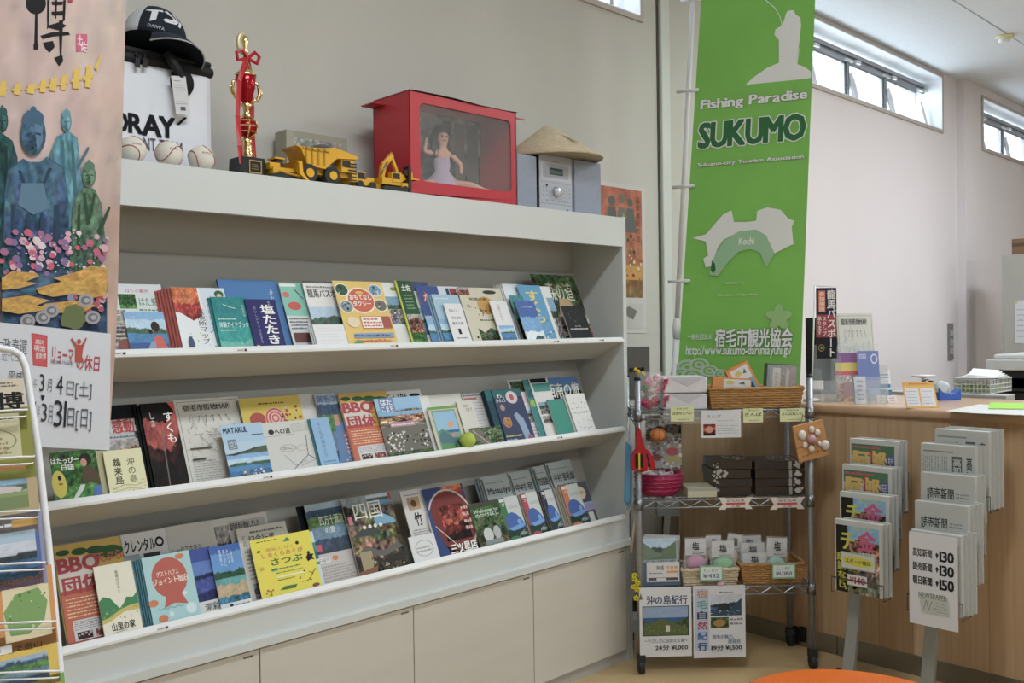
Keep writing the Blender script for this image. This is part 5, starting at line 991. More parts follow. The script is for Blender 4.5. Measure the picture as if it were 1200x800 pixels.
# excavator
t = thing('toy_excavator', 'yellow toy excavator with raised arm in front of red box', 'toy', (X(449, 215), TY-.03, TZ)); f = lambda px: X(px, 215)-X(449, 215)
for s in (-1, 1): MB().prism([(f(434), .004), (f(438), 0), (f(460), 0), (f(464), .006), (f(461), .014), (f(437), .014)], s*.028-.008, s*.028+.008, 'xz').build('track', dk, t)
MB().lathe([(.016, .012), (.016, .02)], 16).build('turntable', dk, t); MB().box((f(436), -.026, .02), (f(458), .026, .042)).build('body', yel, t)
MB().box((f(447), -.028, .03), (f(458), -.006, .062)).build('cab', yel, t); MB().box((f(448), -.029, .04), (f(456), -.0275, .058)).build('cab_window', dk, t)
def arm(P, w0, name):
    m_ = MB()
    for (p, q, wa, wb) in P:
        d = Vector((q[0]-p[0], q[1]-p[1])); n_ = Vector((-d.y, d.x)).normalized()
        m_.prism([(p[0]+n_.x*wa, p[1]+n_.y*wa), (p[0]-n_.x*wa, p[1]-n_.y*wa), (q[0]-n_.x*wb, q[1]-n_.y*wb), (q[0]+n_.x*wb, q[1]+n_.y*wb)], -w0, w0, 'xz')
    m_.build(name, yel, t)
arm([((f(440), .035), (f(443), .085), .006, .009), ((f(443), .083), (f(453), .122), .009, .006)], .007, 'boom'); arm([((f(451), .126), (f(457), .078), .005, .005), ((f(457), .08), (f(459), .055), .005, .004)], .006, 'stick')
MB().prism([(f(455), .058), (f(463), .06), (f(466), .046), (f(461), .034), (f(453), .038), (f(457), .046)], -.016, .016, 'xz').build('bucket', yel, t)
MB().tube([(f(438), -.009, .05), (f(446), -.009, .095)], .0025, 6).tube([(f(448), 0, .108), (f(453), 0, .132)], .0025, 6).build('cylinder', chrome_d, t)
# forklift
t = thing('toy_forklift', 'black and yellow toy forklift against the side of the red box', 'toy', (X(466, 218), TY-.045, TZ)); f = lambda px: X(px, 215)-X(466, 215)
MB().box((f(458), -.016, .008), (f(465), .016, .03)).build('body', yel, t)
m_ = MB()
for s in (-1, 1): m_.box((f(466), s*.012-.003, .002), (f(469), s*.012+.003, .088))
for z_ in (.03, .055, .084): m_.box((f(466), -.013, z_-.003), (f(469), .013, z_+.003))
m_.build('mast', dk, t); MB().box((f(469), -.014, .045), (f(479), -.010, .049)).box((f(469), .010, .045), (f(479), .014, .049)).box((f(468.5), -.018, .042), (f(470), .018, .066)).build('forks', yel, t)
for s in (-1, 1): m_ = MB(); wheel(m_, (f(461), s*.018, .01), .01, .008); m_.build('wheel', dk, t)
# grey boxed toy behind
c0 = at(336, 190, 'y', 2.62); c1 = at(407, 196, 'y', 2.62)
t = thing('boxed_toy', 'grey display box with dark clear dome behind the toy truck', 'box', ((c0.x+c1.x)/2, 2.62, TZ)); hw = (c1.x-c0.x)/2; bh = at(370, 157, 'y', 2.62).z-TZ
A = Art(2*hw, bh, 'A8A592').photo('bw', .12, .05, .9, .9, 4).rect(0, 0, .12, 1, 'B0AD9A').rect(.9, .0, 1, .8, 'A8A08C').dots(.86, .1, .99, .6, 10, ['C8A850','8A4A40'], .002, .005)
boxo('carton', (-hw, 0, 0), (hw, .07, bh), mat('carton_grey', 'A5A290', .6), t); A.obj('carton_print', t, PAPER, (0, -.0006, 0), None, block=False)
MB().lathe([(.075*cos(i*pi/16), .06*sin(i*pi/16)) for i in range(9)], 24, (.02, 0, bh-.105), Matrix.Rotation(R(90), 4, 'X')).build('dome', mat('smoked_plastic', '3A3A3E', .08, coat=1), t)
# red display box with seated doll
redb = mat('red_card', 'B8303A', .35, var=.03); rc = at(479, 115, 'y', 2.405); rw = at(606, 235, 'y', 2.405).x-rc.x; rh = .345
t = thing('figure_box', 'red window box holding a seated doll, on top of shelving', 'box', (rc.x, 2.405, TZ)); dd = .20
m_ = MB(); bw = .034
ou = [(0, 0), (rw, 0), (rw, rh), (0, rh)]; rad = .02
def rr_(x0, z0, x1, z1, r, n=5):
    P = []
    for cx, cz, a0 in ((x1-r, z0+r, -90), (x1-r, z1-r, 0), (x0+r, z1-r, 90), (x0+r, z0+r, 180)):
        for i in range(n+1): b_ = R(a0+90*i/n); P.append((cx+r*cos(b_), cz+r*sin(b_)))
    return P
inn = rr_(.045, .05, rw-.028, rh-.035, rad); k = len(inn); base = 0
m_.v += [(p[0], 0, p[1]) for p in inn]; oq = []
for p in inn:
    cx, cz = rw/2, rh/2; dx, dz = p[0]-cx, p[1]-cz; s = min((rw/2)/abs(dx) if dx else 9e9, (rh/2)/abs(dz) if dz else 9e9); oq.append((cx+dx*s, 0, cz+dz*s))
m_.v += oq
for i in range(k): m_.face((i, (i+1) % k, k+(i+1) % k, k+i), smooth=False)
for cx, cz in ((0, 0), (rw, 0), (rw, rh), (0, rh)):
    j = min(range(k), key=lambda q: hypot(oq[q][0]-cx, oq[q][2]-cz)); m_.v.append((cx, 0, cz)); q = len(m_.v)-1
    m_.face((k+j, k+(j+1) % k, q), smooth=False); m_.face((k+(j-1) % k, k+j, q), smooth=False)
m_.box((0, 0, 0), (.003, dd, rh)).box((rw-.003, 0, 0), (rw, dd, rh)).box((0, 0, 0), (rw, dd, .003)).box((0, 0, rh-.003), (rw, dd, rh)).box((0, dd-.003, 0), (rw, dd, rh))
m_.build('carton', redb, t)
A = Art(rw-.01, rh-.01, '5A524C').photo('bw', 0, 0, 1, 1, 5, 50, 36).rect(.04, .6, .26, .85, '4E4844').rect(.06, .63, .14, .82, '7A746C').rect(.16, .63, .24, .82, '6A645C').ell(.12, .45, .1, .13, '5A7068').ell(.12, .45, .08, .1, '7C8C84').rect(.62, .1, .7, .95, '5A524C').rect(.74, .1, .84, .95, '6E655C').rect(.86, .1, .98, .95, '6A625A').poly([(.3,.0),(1,.0),(1,.2),(.5,.16)], '8A8078')
A.obj('backdrop', t, MATTE, (rw/2, dd-.006, .005), None, block=False)
boxo('inner_floor', (.01, .01, .004), (rw-.01, dd-.01, .03), mat('card_inner', 'B8ACA4', .6), t)
m_ = MB(); m_.grid(12, 8, lambda u, v: (.04+(rw-.06)*u, .004+.0015*sin(u*9+v*5), .045+(rh-.075)*v)); m_.build('clear_window', clear_mat('box_film', 'E8ECEE', .16, .05), t)
skin = mat('doll_skin', 'CFA08C', .5, var=.03); hair = mat('doll_hair', '241C1C', .45, var=.1); dress = mat('doll_dress', 'B8A8C0', .5, var=.1)
dl = thing('doll', 'seated doll figure with long dark hair and pale dress inside the red box', 'doll', (rc.x+rw*.46, 2.405+.11, TZ+.03), R(-22)); dl.scale = (1.35, 1.1, 1.35)
def skinmesh(name, V, E, Rr, m, parent, sub=2):
    me = bpy.data.meshes.new(name); me.from_pydata(V, E, []); me.materials.append(m); o = bpy.data.objects.new(name, me); COL.objects.link(o); o.parent = parent
    s = o.modifiers.new('s', 'SKIN'); s.use_smooth_shade = True
    for i, r in enumerate(Rr): me.skin_vertices[0].data[i].radius = (r, r) if not isinstance(r, tuple) else r
    me.skin_vertices[0].data[0].use_root = True
    sb = o.modifiers.new('u', 'SUBSURF'); sb.levels = sub; sb.render_levels = sub; return o
V = [(0, 0, .03), (0, 0, .06), (.004, 0, .088), (.004, 0, .112), (.004, -.002, .128), (.004, -.004, .150), (.004, -.006, .168),
     (.028, 0, .108), (.052, -.01, .082), (.046, -.03, .055), (-.02, 0, .110), (-.048, -.006, .112), (-.040, -.01, .150),
     (.02, -.02, .026), (.07, -.05, .022), (.11, -.03, .014), (.135, -.03, .012), (-.02, -.02, .024), (-.07, -.05, .02), (-.03, -.06, .014), (.01, -.062, .012)]
E = [(0,1),(1,2),(2,3),(3,4),(4,5),(5,6),(3,7),(7,8),(8,9),(3,10),(10,11),(11,12),(0,13),(13,14),(14,15),(15,16),(0,17),(17,18),(18,19),(19,20)]
skinmesh('body', V, E, [.024,.016,.020,.012,.008,.019,.013,.008,.006,.004,.008,.006,.004,.016,.011,.007,.005,.016,.011,.007,.005], skin, dl)
h_ = MB().ball((.004, .011, .163), .026, 14, 10, sz=1.0); h_.tube([(.004, .016, .165), (.004, .024, .12), (.004, .024, .06)], [.02, .02, .012], 8); h_.tube([(-.018, .0, .16), (-.022, -.002, .12), (-.022, .0, .09)], [.008, .009, .005], 6).tube([(.026, .0, .16), (.03, -.002, .12), (.03, 0, .09)], [.008, .009, .005], 6); h_.build('hair', hair, dl)
e_ = MB()
for s in (-1, 1): e_.ball((.004+s*.0065, -.0215, .152), .0028, 8, 5)
e_.box((.0, -.0225, .1405), (.008, -.020, .1425))
e_.build('eyes', hair, dl)
MB().lathe([(.018, .096), (.020, .08), (.017, .062), (.03, .045), (.055, .018), (.058, .008), (.04, .006)], 22, (0, -.006, 0), None, 1.15, .9).build('dress', dress, dl)
# lid flaps of the red box
MB().grid(8, 1, lambda u, v: (.0+rw*1.02*u, -.004+.006*sin(u*9), rh+.001+.004*sin(u*7)) if v < .5 else (.06+(rw+.02)*u, .12, rh+.006+.012*u)).build('lid_flap', mat('flap_grey', 'A09C9C', .35, var=.1), t)
MB().box((-.05, .13, rh-.028), (0, .2, rh-.024)).build('side_flap', redb, t); MB().box((rw, .06, rh-.002), (rw+.105, .065, rh+.003)).build('red_tab', redb, t)
# small stereo with two speakers and straw hat
SY = 2.42
silver = mat('silver_plastic', 'A9AFBC', .35, .35, var=.02); spk = mat('speaker_cloth', '949BAC', .8, var=.05, scale=60)
def box_px(x0, x1, ytop, y=SY): a_ = at(x0, 230, 'y', y).x; b_ = at(x1, 230, 'y', y).x; return a_, b_, at(x1, ytop, 'y', y).z-TZ
for lb, xa, xb, yt in (('left speaker of the small stereo, next to the red box', 606, 630, 183), ('right speaker of the small stereo, at the end of shelving', 673, 705, 191)):
    a_, b_, h_ = box_px(xa, xb, yt); a_ = max(a_, rc.x+rw+.003) if xa == 606 else a_
    t = thing('speaker', lb, 'speaker', ((a_+b_)/2, SY, TZ)); hw = (b_-a_)/2
    boxo('cabinet', (-hw, .008, 0), (hw, .19, h_), silver, t, bevel=.003); boxo('grille', (-hw+.003, 0, .003), (hw-.003, .009, h_-.003), spk, t, bevel=.003)
a_, b_, h_ = box_px(632, 672, 186); W3_ = b_-a_; SH = h_
t = thing('mini_stereo', 'small silver stereo with round knob and display under straw hat', 'stereo', ((a_+b_)/2, SY, TZ))
boxo('body', (-W3_/2+.004, .006, 0), (W3_/2, .20, h_), silver, t, bevel=.003); boxo('dark_side', (-W3_/2, .004, 0), (-W3_/2+.005, .20, h_), black_pl, t)
A = Art(W3_*.94, h_, 'B4B9C4').rect(.04, .56, .96, .88, 'C0C5CE').rect(.1, .6, .9, .84, 'A5ABB6').rect(.3, .66, .72, .78, '3A4448').rect(.32, .68, .7, .74, '5E7470').body(.4, .88, .6, .9, 1, '5A5E68').rect(.04, .16, .96, .5, 'B4B9C4').line([(.02,.52),(.98,.52)], .001, '80858F').line([(.02,.14),(.98,.14)], .0015, '80858F')
for i in range(9): A.ell(.12+.09*i, .2, .02, .012, '6A6E78', 8)
for i in range(3):
    for j in range(3): A.ell(.1+.1*i, .28+.07*j, .016, .01, '7A7E88', 8); A.ell(.74+.09*i, .28+.07*j, .016, .01, '7A7E88', 8)
A.ell(.2, .46, .03, .02, '2A2C34').ell(.84, .06, .02, .012, '2A2C34'); A.obj('front_panel', t, PAINT, (.003, .0055, 0), None, block=False)
MB().lathe([(.021, 0), (.020, .014), (.017, .018), (0, .019)], 20, (0, 0, 0), Matrix.Translation((.003, .004, h_*.36)) @ Matrix.Rotation(R(90), 4, 'X')).build('volume_knob', mat('knob_silver', 'D0D3DA', .25, .4), t)
A = Art(.13, .03, 'B0AEB0').body(.1, .3, .8, .7, 2, '6A6A70')
hc = at(647, 188, 'y', 2.50); rr2 = (at(690, 188, 'y', 2.48).x-at(602, 185, 'y', 2.48).x)/2
straw = mat('straw', 'C4B498', .8, var=.12, scale=60, bump=.6)
t = thing('straw_hat', 'shallow conical straw hat lying on the small stereo', 'hat', (hc.x+.01, 2.525, TZ+SH+.001), rot=(0, R(-2), 0))
MB().lathe([(rr2, 0), (rr2*1.0, .005), (rr2*.72, .044), (rr2*.4, .092), (rr2*.10, .136), (0, .144)], 40).lathe([(0, .118), (rr2*.4, .086), (rr2*.72, .042), (rr2*.98, .0)], 40).build('cone', straw, t)
m_ = MB()
for k in range(9): r1_ = rr2*(1-.1*k); m_.tube([(r1_*cos(a_), r1_*sin(a_), .004+.140*(1-r1_/rr2)) for a_ in [2*pi*j/36 for j in range(36)]], .0016, 4, closed=True)
m_.build('plaited_rings', straw, t)
A = Art(.03, .07).vtxt('笠遍路', .1, 0, .9, 1, '6A5A48', 1); A.L = A.L[1:]; m_ = MB()
A.emit(m_, lambda u, v, d: (-.01+(u-.5)*.035, -(rr2*(.72-.5*v)+.002+d), .052+v*.058)); m_.build('brush_writing', MATTE, t)
# poster on the wall beside the shelving
pa, pb = at(700, 216, 'y', WY), at(755, 222, 'y', WY); pz = at(752, 390, 'y', WY).z; PH = pb.z+.01-pz; PW = .52
A = Art(PW, PH, 'CFCDCB').photo('people', .04, .2, .96, .97, 4, 30, 50); A.L.pop(); SCN['orange'] = [(1.1, 'B4684C', .15, 0), (.5, 'B5704A', .2, .2), (.2, '8E6A44', .3, .1)]
A.photo('orange', .04, .24, .95, .97, 4, 30, 50)
for cx, cy, r_, c in ((.52, .88, .05, '6A6E68'), (.66, .9, .045, '7A7A70'), (.78, .88, .04, '6A6E68')): A.ell(cx, cy, r_, r_*.7, c).poly([(cx-.09, .68), (cx-.05, .84), (cx+.05, .84), (cx+.09, .68)], c)
A.vtxt('幕末維新の旅', .86, .62, .92, .93, '7A3E30', 1).dots(.5, .55, .84, .8, 24, ['8A8450','A89A58','5A5A3C'], .006, .014, 4).rect(.5, .36, .94, .46, 'C8963C').dots(.5, .36, .94, .6, 40, ['A04A34','C89A48','D8C8A0','4A4438'], .004, .01, 6).rect(.04, .03, .95, .2, 'C8C6C2').poly([(.55,.06),(.6,.16),(.75,.18),(.86,.15),(.8,.09),(.7,.12),(.62,.05)], '7C7C78')
t = A.obj('wall_poster', None, MATTE, (pb.x-PW/2, WY-.003, pz)); tag(t, 'orange tourism poster with white border on the wall beside shelving', 'poster')
# ------------------------------------------------------------------ tall green banner on its pole
BL, BR_ = Vector((3.376, 2.437, 0)), Vector((3.596, 1.916, 0)); bdir = (BR_-BL); bw_ = bdir.length; bdir.normalize(); bnr = Vector((-bdir.y, bdir.x, 0))
if bnr.dot(Vector((0, 0, 0))-BL) < 0: bnr = -bnr
BZ0, BZ1 = 1.10, 2.93
def bs_(px, py): P = atp(px, py, BL, bnr); return P, (P-BL).dot(bdir)
sl0, sl1 = bs_(794, 440), bs_(821, 10); sr0, sr1 = bs_(938, 440), bs_(955, 5)
def edge(e0, e1, z): return e0[1]+(e1[1]-e0[1])*(z-e0[0].z)/(e1[0].z-e0[0].z)
def bfn(u, v, d=0):
    z = BZ0+(BZ1-BZ0)*v; a_, b_ = edge(sl0, sl1, z), edge(sr0, sr1, z); s = a_+(b_-a_)*u
    return BL+bdir*s+Vector((0, 0, z))+bnr*(d+.0015*sin(u*3+v*2))
def buv(px, py):
    P, s = bs_(px, py); z = P.z; a_, b_ = edge(sl0, sl1, z), edge(sr0, sr1, z); return ((s-a_)/(b_-a_), (z-BZ0)/(BZ1-BZ0))
G_ = Art(.55, 1.83, '58A044'); G_.L = []; G_.n = 1
BP = lambda pts, c: G_.poly([buv(*p) for p in pts], c)
def BT(t, xa, ya, xb, yb, c, b=1, ol=None):
    u, v = buv(xa, yb); u2, v2 = buv(xb, ya)
    if ol:
        for dx, dy in ((-1, 0), (1, 0), (0, -1), (0, 1), (.7, .7), (-.7, .7), (.7, -.7), (-.7, -.7)): G_.txt(t, u+dx*ol[1]/.55, v+dy*ol[1]/1.83, u2+dx*ol[1]/.55, v2+dy*ol[1]/1.83, ol[0], b); G_.n -= .6
        G_.n += .6
    G_.txt(t, u, v, u2, v2, c, b)
wh = 'EEF1F2'
BP([(780+x/3.2, y/3.2) for x, y in ((300,318),(330,290),(380,255),(425,235),(425,150),(408,130),(412,110),(432,98),(445,75),(450,55),(458,40),(480,38),(488,55),(505,65),(508,95),(500,170),(488,240),(500,180),(502,182),(494,240),(520,250),(545,268),(545,292),(480,300),(400,308))], wh)
G_.line([buv(780+x/3.2, y/3.2) for x, y in ((438,100),(428,60),(410,30),(380,4),(350,-20))], .003, wh)
BT('Fishing Paradise', 821, 104, 946, 132, wh, 4, ('3E7A3A', .002)); BT('SUKUMO', 819, 133, 944, 174, wh, 6, (wh, .004)); BT('SUKUMO', 819, 133, 944, 174, '2C7444', 5)
BT('Sukumo-city Tourism Association', 818, 181, 942, 197, wh, 3, ('4A8A40', .001))
mp = lambda P: [(780+x/3.48, 220+y/3.48) for x, y in P]
BP(mp([(110,205),(165,190),(200,150),(235,110),(270,92),(280,140),(330,140),(370,135),(375,95),(415,80),(470,90),(500,125),(525,135),(515,160),(522,230),(490,245),(445,268),(425,225),(410,195),(370,170),(300,180),(235,215),(215,245),(185,320),(165,325),(155,290),(175,275),(165,220)]), 'E8ECEA')
BP(mp([(300,178),(370,170),(412,195),(430,240),(445,268),(412,325),(385,265),(345,250),(300,260),(250,310),(215,360),(180,355),(185,320),(205,270),(235,220)]), '98C89C')
BP(mp([(190,295),(203,310),(205,335),(195,350),(185,335)]), '2C6A3C'); BT('Kochi', 866, 278, 884, 287, wh, 2)
G_.line([buv(*q) for q in mp([(150,355),(210,430)])], .001, 'A8C89A'); G_.line([buv(*q) for q in mp([(210,350),(240,390)])], .001, 'A8C89A'); u, v = buv(*mp([(150,355)])[0]); G_.ring(u, v, .03, .009, .15, 'A8C85A')
BT('sukumo-city', 851, 329, 873, 334, 'D0DCC8', 1); BT('Okinoshima and Ugurushima', 841, 343, 888, 348, 'D0DCC8', 1)
for k in range(5):
    a_ = R(90+72*k); BP([(913+14*cos(a_)+q[0]*cos(a_)-q[1]*sin(a_)-14*cos(a_)*.5, 372-14*sin(a_)*.5-(q[0]*sin(a_)+q[1]*cos(a_))) for q in [(9*cos(b_), 5.5*sin(b_)) for b_ in [2*pi*j/12 for j in range(12)]]], '9CCB80')
BT('一般社団法人', 806, 391, 835, 398, wh, 1); BT('宿毛市観光協会', 838, 384, 929, 407, wh, 4, ('4A6A4A', .0012)); BT('http://www.sukumo-darumayuhi.jp/', 804, 404, 928, 419, wh, 2)
for cx, cy, r_ in ((806, 430, 9), (820, 427, 8), (798, 438, 8), (832, 434, 7), (812, 440, 9), (845, 438, 6)):
    for k, c in ((1, 'BFD2C0'), (.72, '7FC05A'), (.48, 'BFD2C0'), (.26, '7FC05A')):
        BP([(cx+r_*k*1.5*cos(2*pi*j/14), cy+r_*k*sin(2*pi*j/14)) for j in range(14)][::-1], c)
bn = thing('promotional_banner', 'tall green Fishing Paradise SUKUMO banner on a white pole', 'banner', (3.34, 2.47, 0)); BO = Vector((3.34, 2.47, 0))
clothg = mat('banner_green', '7FC05A', .6, var=.05, scale=4)
nb = clothg.node_tree; nb.nodes['Principled BSDF'].inputs['Transmission Weight'].default_value = 0
MB().grid(24, 40, lambda u, v: bfn(u, v, 0)-BO).grid(24, 40, lambda u, v: bfn(1-u, v, -.001)-BO).build('cloth', clothg, bn)
m_ = MB(); G_.emit(m_, lambda u, v, d: bfn(u, v, .0008+d)-BO); m_.build('banner_print', CLOTHP, bn)
p0, p1 = bs_(790, 440)[0], bs_(812, 0)[0]; dr = (p1-p0); ft = p0+dr*((.02-p0.z)/dr.z); tp_ = p0+dr*((2.99-p0.z)/dr.z)
jn = p0+dr*((1.36-p0.z)/dr.z)*1.0
MB().tube([ft-BO, jn-BO], .0135, 12).tube([jn-BO, tp_-BO], .0105, 12).build('pole', white_pl, bn); MB().tube([jn-Vector((0, 0, .05))-BO, jn-BO, jn+Vector((0, 0, .04))-BO], [.016, .019, .013], 12).build('pole_joint', white_pl, bn)
MB().tube([tp_-BO, bfn(1, 1)+Vector((0, 0, .03))-BO], .007, 8).build('top_arm', white_pl, bn)
for py in (0, 107, 219, 330):
    q, s = bs_(806-py*.045, py); e_ = bs_(824-py*.045, py-1)[0]; MB().tube([q-BO-bdir*.03+bnr*.004, e_-BO+bnr*.012], .008, 6).build('banner_tab', white_pl, bn)
m_ = MB().box((-.16, -.05, 0), (.12, .07, .06)); m_.build('water_base', mat('base_plastic', 'C9CCCC', .5), bn, loc=ft-BO-Vector((0, -.0, .02)), rot=(0, 0, R(-42)))
MB().box((-.05, -.03, 0), (.05, .03, .06)).build('pole_bracket', mat('bracket_grey', '9C9F9C', .5), bn, loc=p0+dr*((.52-p0.z)/dr.z)-BO, rot=(0, 0, R(-42)))
# ------------------------------------------------------------------ chrome wire shelf rack with souvenirs
RO = Vector((2.863, 2.244, 0)); RA = R(-41.9); rx = Vector((cos(RA), sin(RA), 0)); ry = Vector((-sin(RA), cos(RA), 0)); RWD, RDP = .686, .262
def rl(px, py, dy=0):
    """rack-local (x, z) of a photograph pixel on the upright plane dy behind the rack front"""
    P = atp(px, py, RO+ry*dy, ry)-RO; return (P.dot(rx), P.z)
def rw_(x, y, z): return RO+rx*x+ry*y+Vector((0, 0, z))
rk_ = thing('wire_shelf_rack', 'chrome wire shelf rack on casters holding local souvenirs', 'rack', RO, RA)
SZ = [1.030, .680, .330]
for i, (x, y) in enumerate(((0, 0), (RWD, 0), (0, RDP), (RWD, RDP))):
    P = MB().tube([(x, y, .075), (x, y, 1.155)], .0125, 14).build('post', chrome, rk_)
    m_ = MB()
    for z in [.12+.05*k for k in range(20)]: m_.tube([(x, y, z), (x, y, z+.002)], .0128, 12)
    m_.build('grooves', chrome_d, P); MB().tube([(x, y, 1.155), (x, y, 1.168)], [.0135, .011], 12).build('cap', black_pl, P)
    c = MB().tube([(x-.011, y-.005, .027), (x+.011, y-.005, .027)], .027, 16).box((x-.016, y-.02, .045), (x+.016, y+.012, .075)); c.build('caster', dark_rub, P)
for z in SZ:
    m_ = MB(); r = .0032
    for y in (0, RDP): m_.tube([(0, y, z), (RWD, y, z)], r, 6).tube([(0, y, z-.030), (RWD, y, z-.030)], r, 6)
    for x in (0, RWD): m_.tube([(x, 0, z), (x, RDP, z)], r, 6).tube([(x, 0, z-.030), (x, RDP, z-.030)], r, 6)
    for y in (0, RDP):
        n = 14; m_.tube([(.02+(RWD-.04)*i/n, y, z-.002 if i % 2 else z-.028) for i in range(n+1)], .0022, 5)
    for x in (0, RWD): m_.tube([(x, .02+(RDP-.04)*i/5, z-.002 if i % 2 else z-.028) for i in range(6)], .0022, 5)
    for i in range(21): m_.tube([(.02+(RWD-.04)*i/20, 0, z+.003), (.02+(RWD-.04)*i/20, RDP, z+.003)], .0017, 5)
    for k in range(1, 4): m_.tube([(0, RDP*k/4, z-.003), (RWD, RDP*k/4, z-.003)], .0025, 5)
    s = m_.build('wire_shelf', chrome, rk_)
    for x in (0, RWD):
        for y in (0, RDP): MB().tube([(x, y, z-.036), (x, y, z+.008)], [.018, .015], 12).build('collar', chrome_d, s)
def rt(name, lb, cat, x, y, z, rz=0, group=None, rot=None):
    t = thing(name, lb, cat, rw_(x, y, z), RA+rz, group)
    if rot: t.rotation_euler = (rot[0], rot[1], RA+rot[2])
    return t
def tagc(x0, x1, y0, y1, art, name, lb, cat, dy=-.014, rot=0, mt=None):
    a_, b_ = rl(x0, y1, dy), rl(x1, y0, dy); w_, h_ = b_[0]-a_[0], b_[1]-a_[1]
    A = art(w_, h_); o = A.obj(name, None, mt or PAPER, rw_((a_[0]+b_[0])/2, dy, a_[1]), (0, rot, RA)); tag(o, lb, cat); return o
PY_ = 'D9DFA6'
def pricecard(t1, t2):
    return lambda w, h: Art(w, h, PY_).txt(t1, .08, .45, .92, .68, '4A4A34', 2).body(.3, .1, .8, .2, 1, '8A8A64').txt(t2, .25, .8, .75, .93, '5A5A40', 0)
tagc(786, 813, 476, 494, pricecard('吉田せんべい', 'おみやげ'), 'price_card', 'pale yellow price card under the white wrapped packages', 'card')
tagc(871, 894, 478, 495, pricecard('きんぱ', '直七入り'), 'price_card', 'pale yellow price card in the middle of the top rack shelf edge', 'card')
tagc(914, 943, 478, 494, pricecard('きんぱ(箱入り)', '宿毛名物'), 'price_card', 'pale yellow price card at right end of the top rack shelf edge', 'card')
tagc(822, 868, 480, 513, lambda w, h: Art(w, h, 'D8D9DE').txt('きんぱ', .14, .72, .5, .84, '7A7A9A', 1).body(.4, .12, .95, .66, 6, '9A9AA2', 3, .25).photo('food', .05, .08, .36, .5, 4).ell(.2, .3, .1, .12, 'C8907C'), 'price_card', 'white handwritten card with small brown photo on top rack shelf', 'card', -.018)
def ribbon_tag(w, h):
    A = Art(w, h); A.L = []; A.n = 1; A.poly([(0,0),(.12,.45),(0,1),(.2,1),(.2,.94),(.8,.94),(.8,1),(1,1),(.88,.45),(1,0),(.78,.0),(.78,.14),(.22,.14),(.22,0)], 'DDD2CC'); return A.txt('宿毛銘菓', .24, .62, .76, .82, '7A3A38', 1).rect(.22, .38, .78, .56, 'B8383C').txt('人気', .36, .16, .64, .34, 'B8383C', 2)
for xa, xb, lb in ((842, 882, 'red and white ribbon shaped tag, left one on middle rack shelf'), (902, 943, 'red and white ribbon shaped tag, right one on middle rack shelf')):
    a_, b_ = rl(xa, 597, -.014), rl(xb, 582, -.014); A = ribbon_tag(b_[0]-a_[0], b_[1]-a_[1]); o = A.obj('ribbon_tag', None, PAPER, rw_((a_[0]+b_[0])/2, -.014, a_[1]), (0, 0, RA), block=False); tag(o, lb, 'tag')
tagc(758, 796, 658, 682, lambda w, h: Art(w, h, 'D9DADC').txt('沖の島', .3, .6, .52, .84, '6A5A30', 3).txt('写真集', .6, .66, .95, .8, 'E08A30', 2).rect(.62, .44, .95, .56, 'E8963C').body(.08, .4, .5, .5, 1, '7A7A84').rect(.05, .08, .95, .22, '6A5A5A').rect(.3, .05, .6, .2, 'E0E0E0'), 'label_card', 'orange and white label on front of the postcard case', 'card', .012)
gcard = lambda t: (lambda w, h: Art(w, h, 'DDE4E0').rect(0, 0, 1, .1, '7AB89A').rect(0, .9, 1, 1, '7AB89A').rect(0, 0, .05, 1, '7AB89A').rect(.95, 0, 1, 1, '7AB89A').txt('しお', .2, .6, .8, .8, '8AA0A8', 1).txt(t, .15, .2, .85, .48, '4A6A9A', 2))
tagc(820, 847, 662, 681, gcard('¥432'), 'price_card', 'mint edged price card on the small basket of bath salts', 'card', -.012)
tagc(905, 932, 660, 678, gcard('¥1,080'), 'price_card', 'mint edged price card on the long basket at lower right', 'card', -.012)
# hanging posters
def poster_a(w, h): return Art(w, h, 'DCDDE2', .0012).txt('沖の島紀行', .14, .75, .92, .88, '2E4A74', 3).rect(.055, .3, .945, .73, '1E2A38').photo('cape', .07, .31, .93, .72, 6).rect(.5, .4, .58, .46, 'D8D0C0').poly([(.07,.31),(.93,.31),(.93,.4),(.75,.46),(.6,.5),(.4,.55),(.2,.48),(.07,.42)], '5F6E40').dots(.12, .32, .9, .46, 60, ['4A5E34','7E8A50','8A9058'], .001, .003, 4).rect(.5, .36, .58, .45, 'D6CFC0').txt('～やさしさに出会える島～', .08, .2, .92, .26, '6A6A9A', 1).txt('24分 ¥1,000', .3, .09, .92, .17, '3A3A44', 3)
def poster_b(w, h):
    A = Art(w, h, 'DADBE0', .0012).rect(.03, .1, .3, .96, 'B4C2DE').photo('isle', .33, .58, .93, .87, 5).poly([(.33,.58),(.93,.58),(.93,.82),(.8,.74),(.72,.66),(.5,.66),(.33,.64)], '34506A').poly([(.45,.66),(.52,.74),(.62,.76),(.7,.7),(.74,.66)], '2E3A40').dots(.34, .59, .9, .65, 16, ['8FA8BC','D0D8E0'], .001, .003).photo('forest', .33, .41, .68, .56, 9).ell(.5, .48, .12, .05, 'A8803C').body(.7, .44, .95, .56, 2, '8A8A94')
    for k, (ch, c) in enumerate(zip('宿毛自然紀行', ('D09048', '4FA890', '4A4A54', 'C03A50', '3A70B0', '34407A'))): A.txt(ch, .08, .83-.145*k, .26, .94-.145*k, c, 3)
    return A.txt('宿毛の魅力、', .36, .26, .78, .32, '4A7AA0', 1).txt('再発見', .66, .19, .9, .25, '4A7AA0', 1).txt('119分 ¥1,500', .34, .1, .92, .175, '34343E', 3).line([(.34,.09),(.92,.09)], .0008, '34343E').body(.5, .9, .78, .92, 1, '5A5A64')
tagc(750, 810, 687, 770, poster_a, 'hanging_notice', 'white notice 沖の島紀行 with green cape photo below lowest rack shelf', 'poster', -.016)
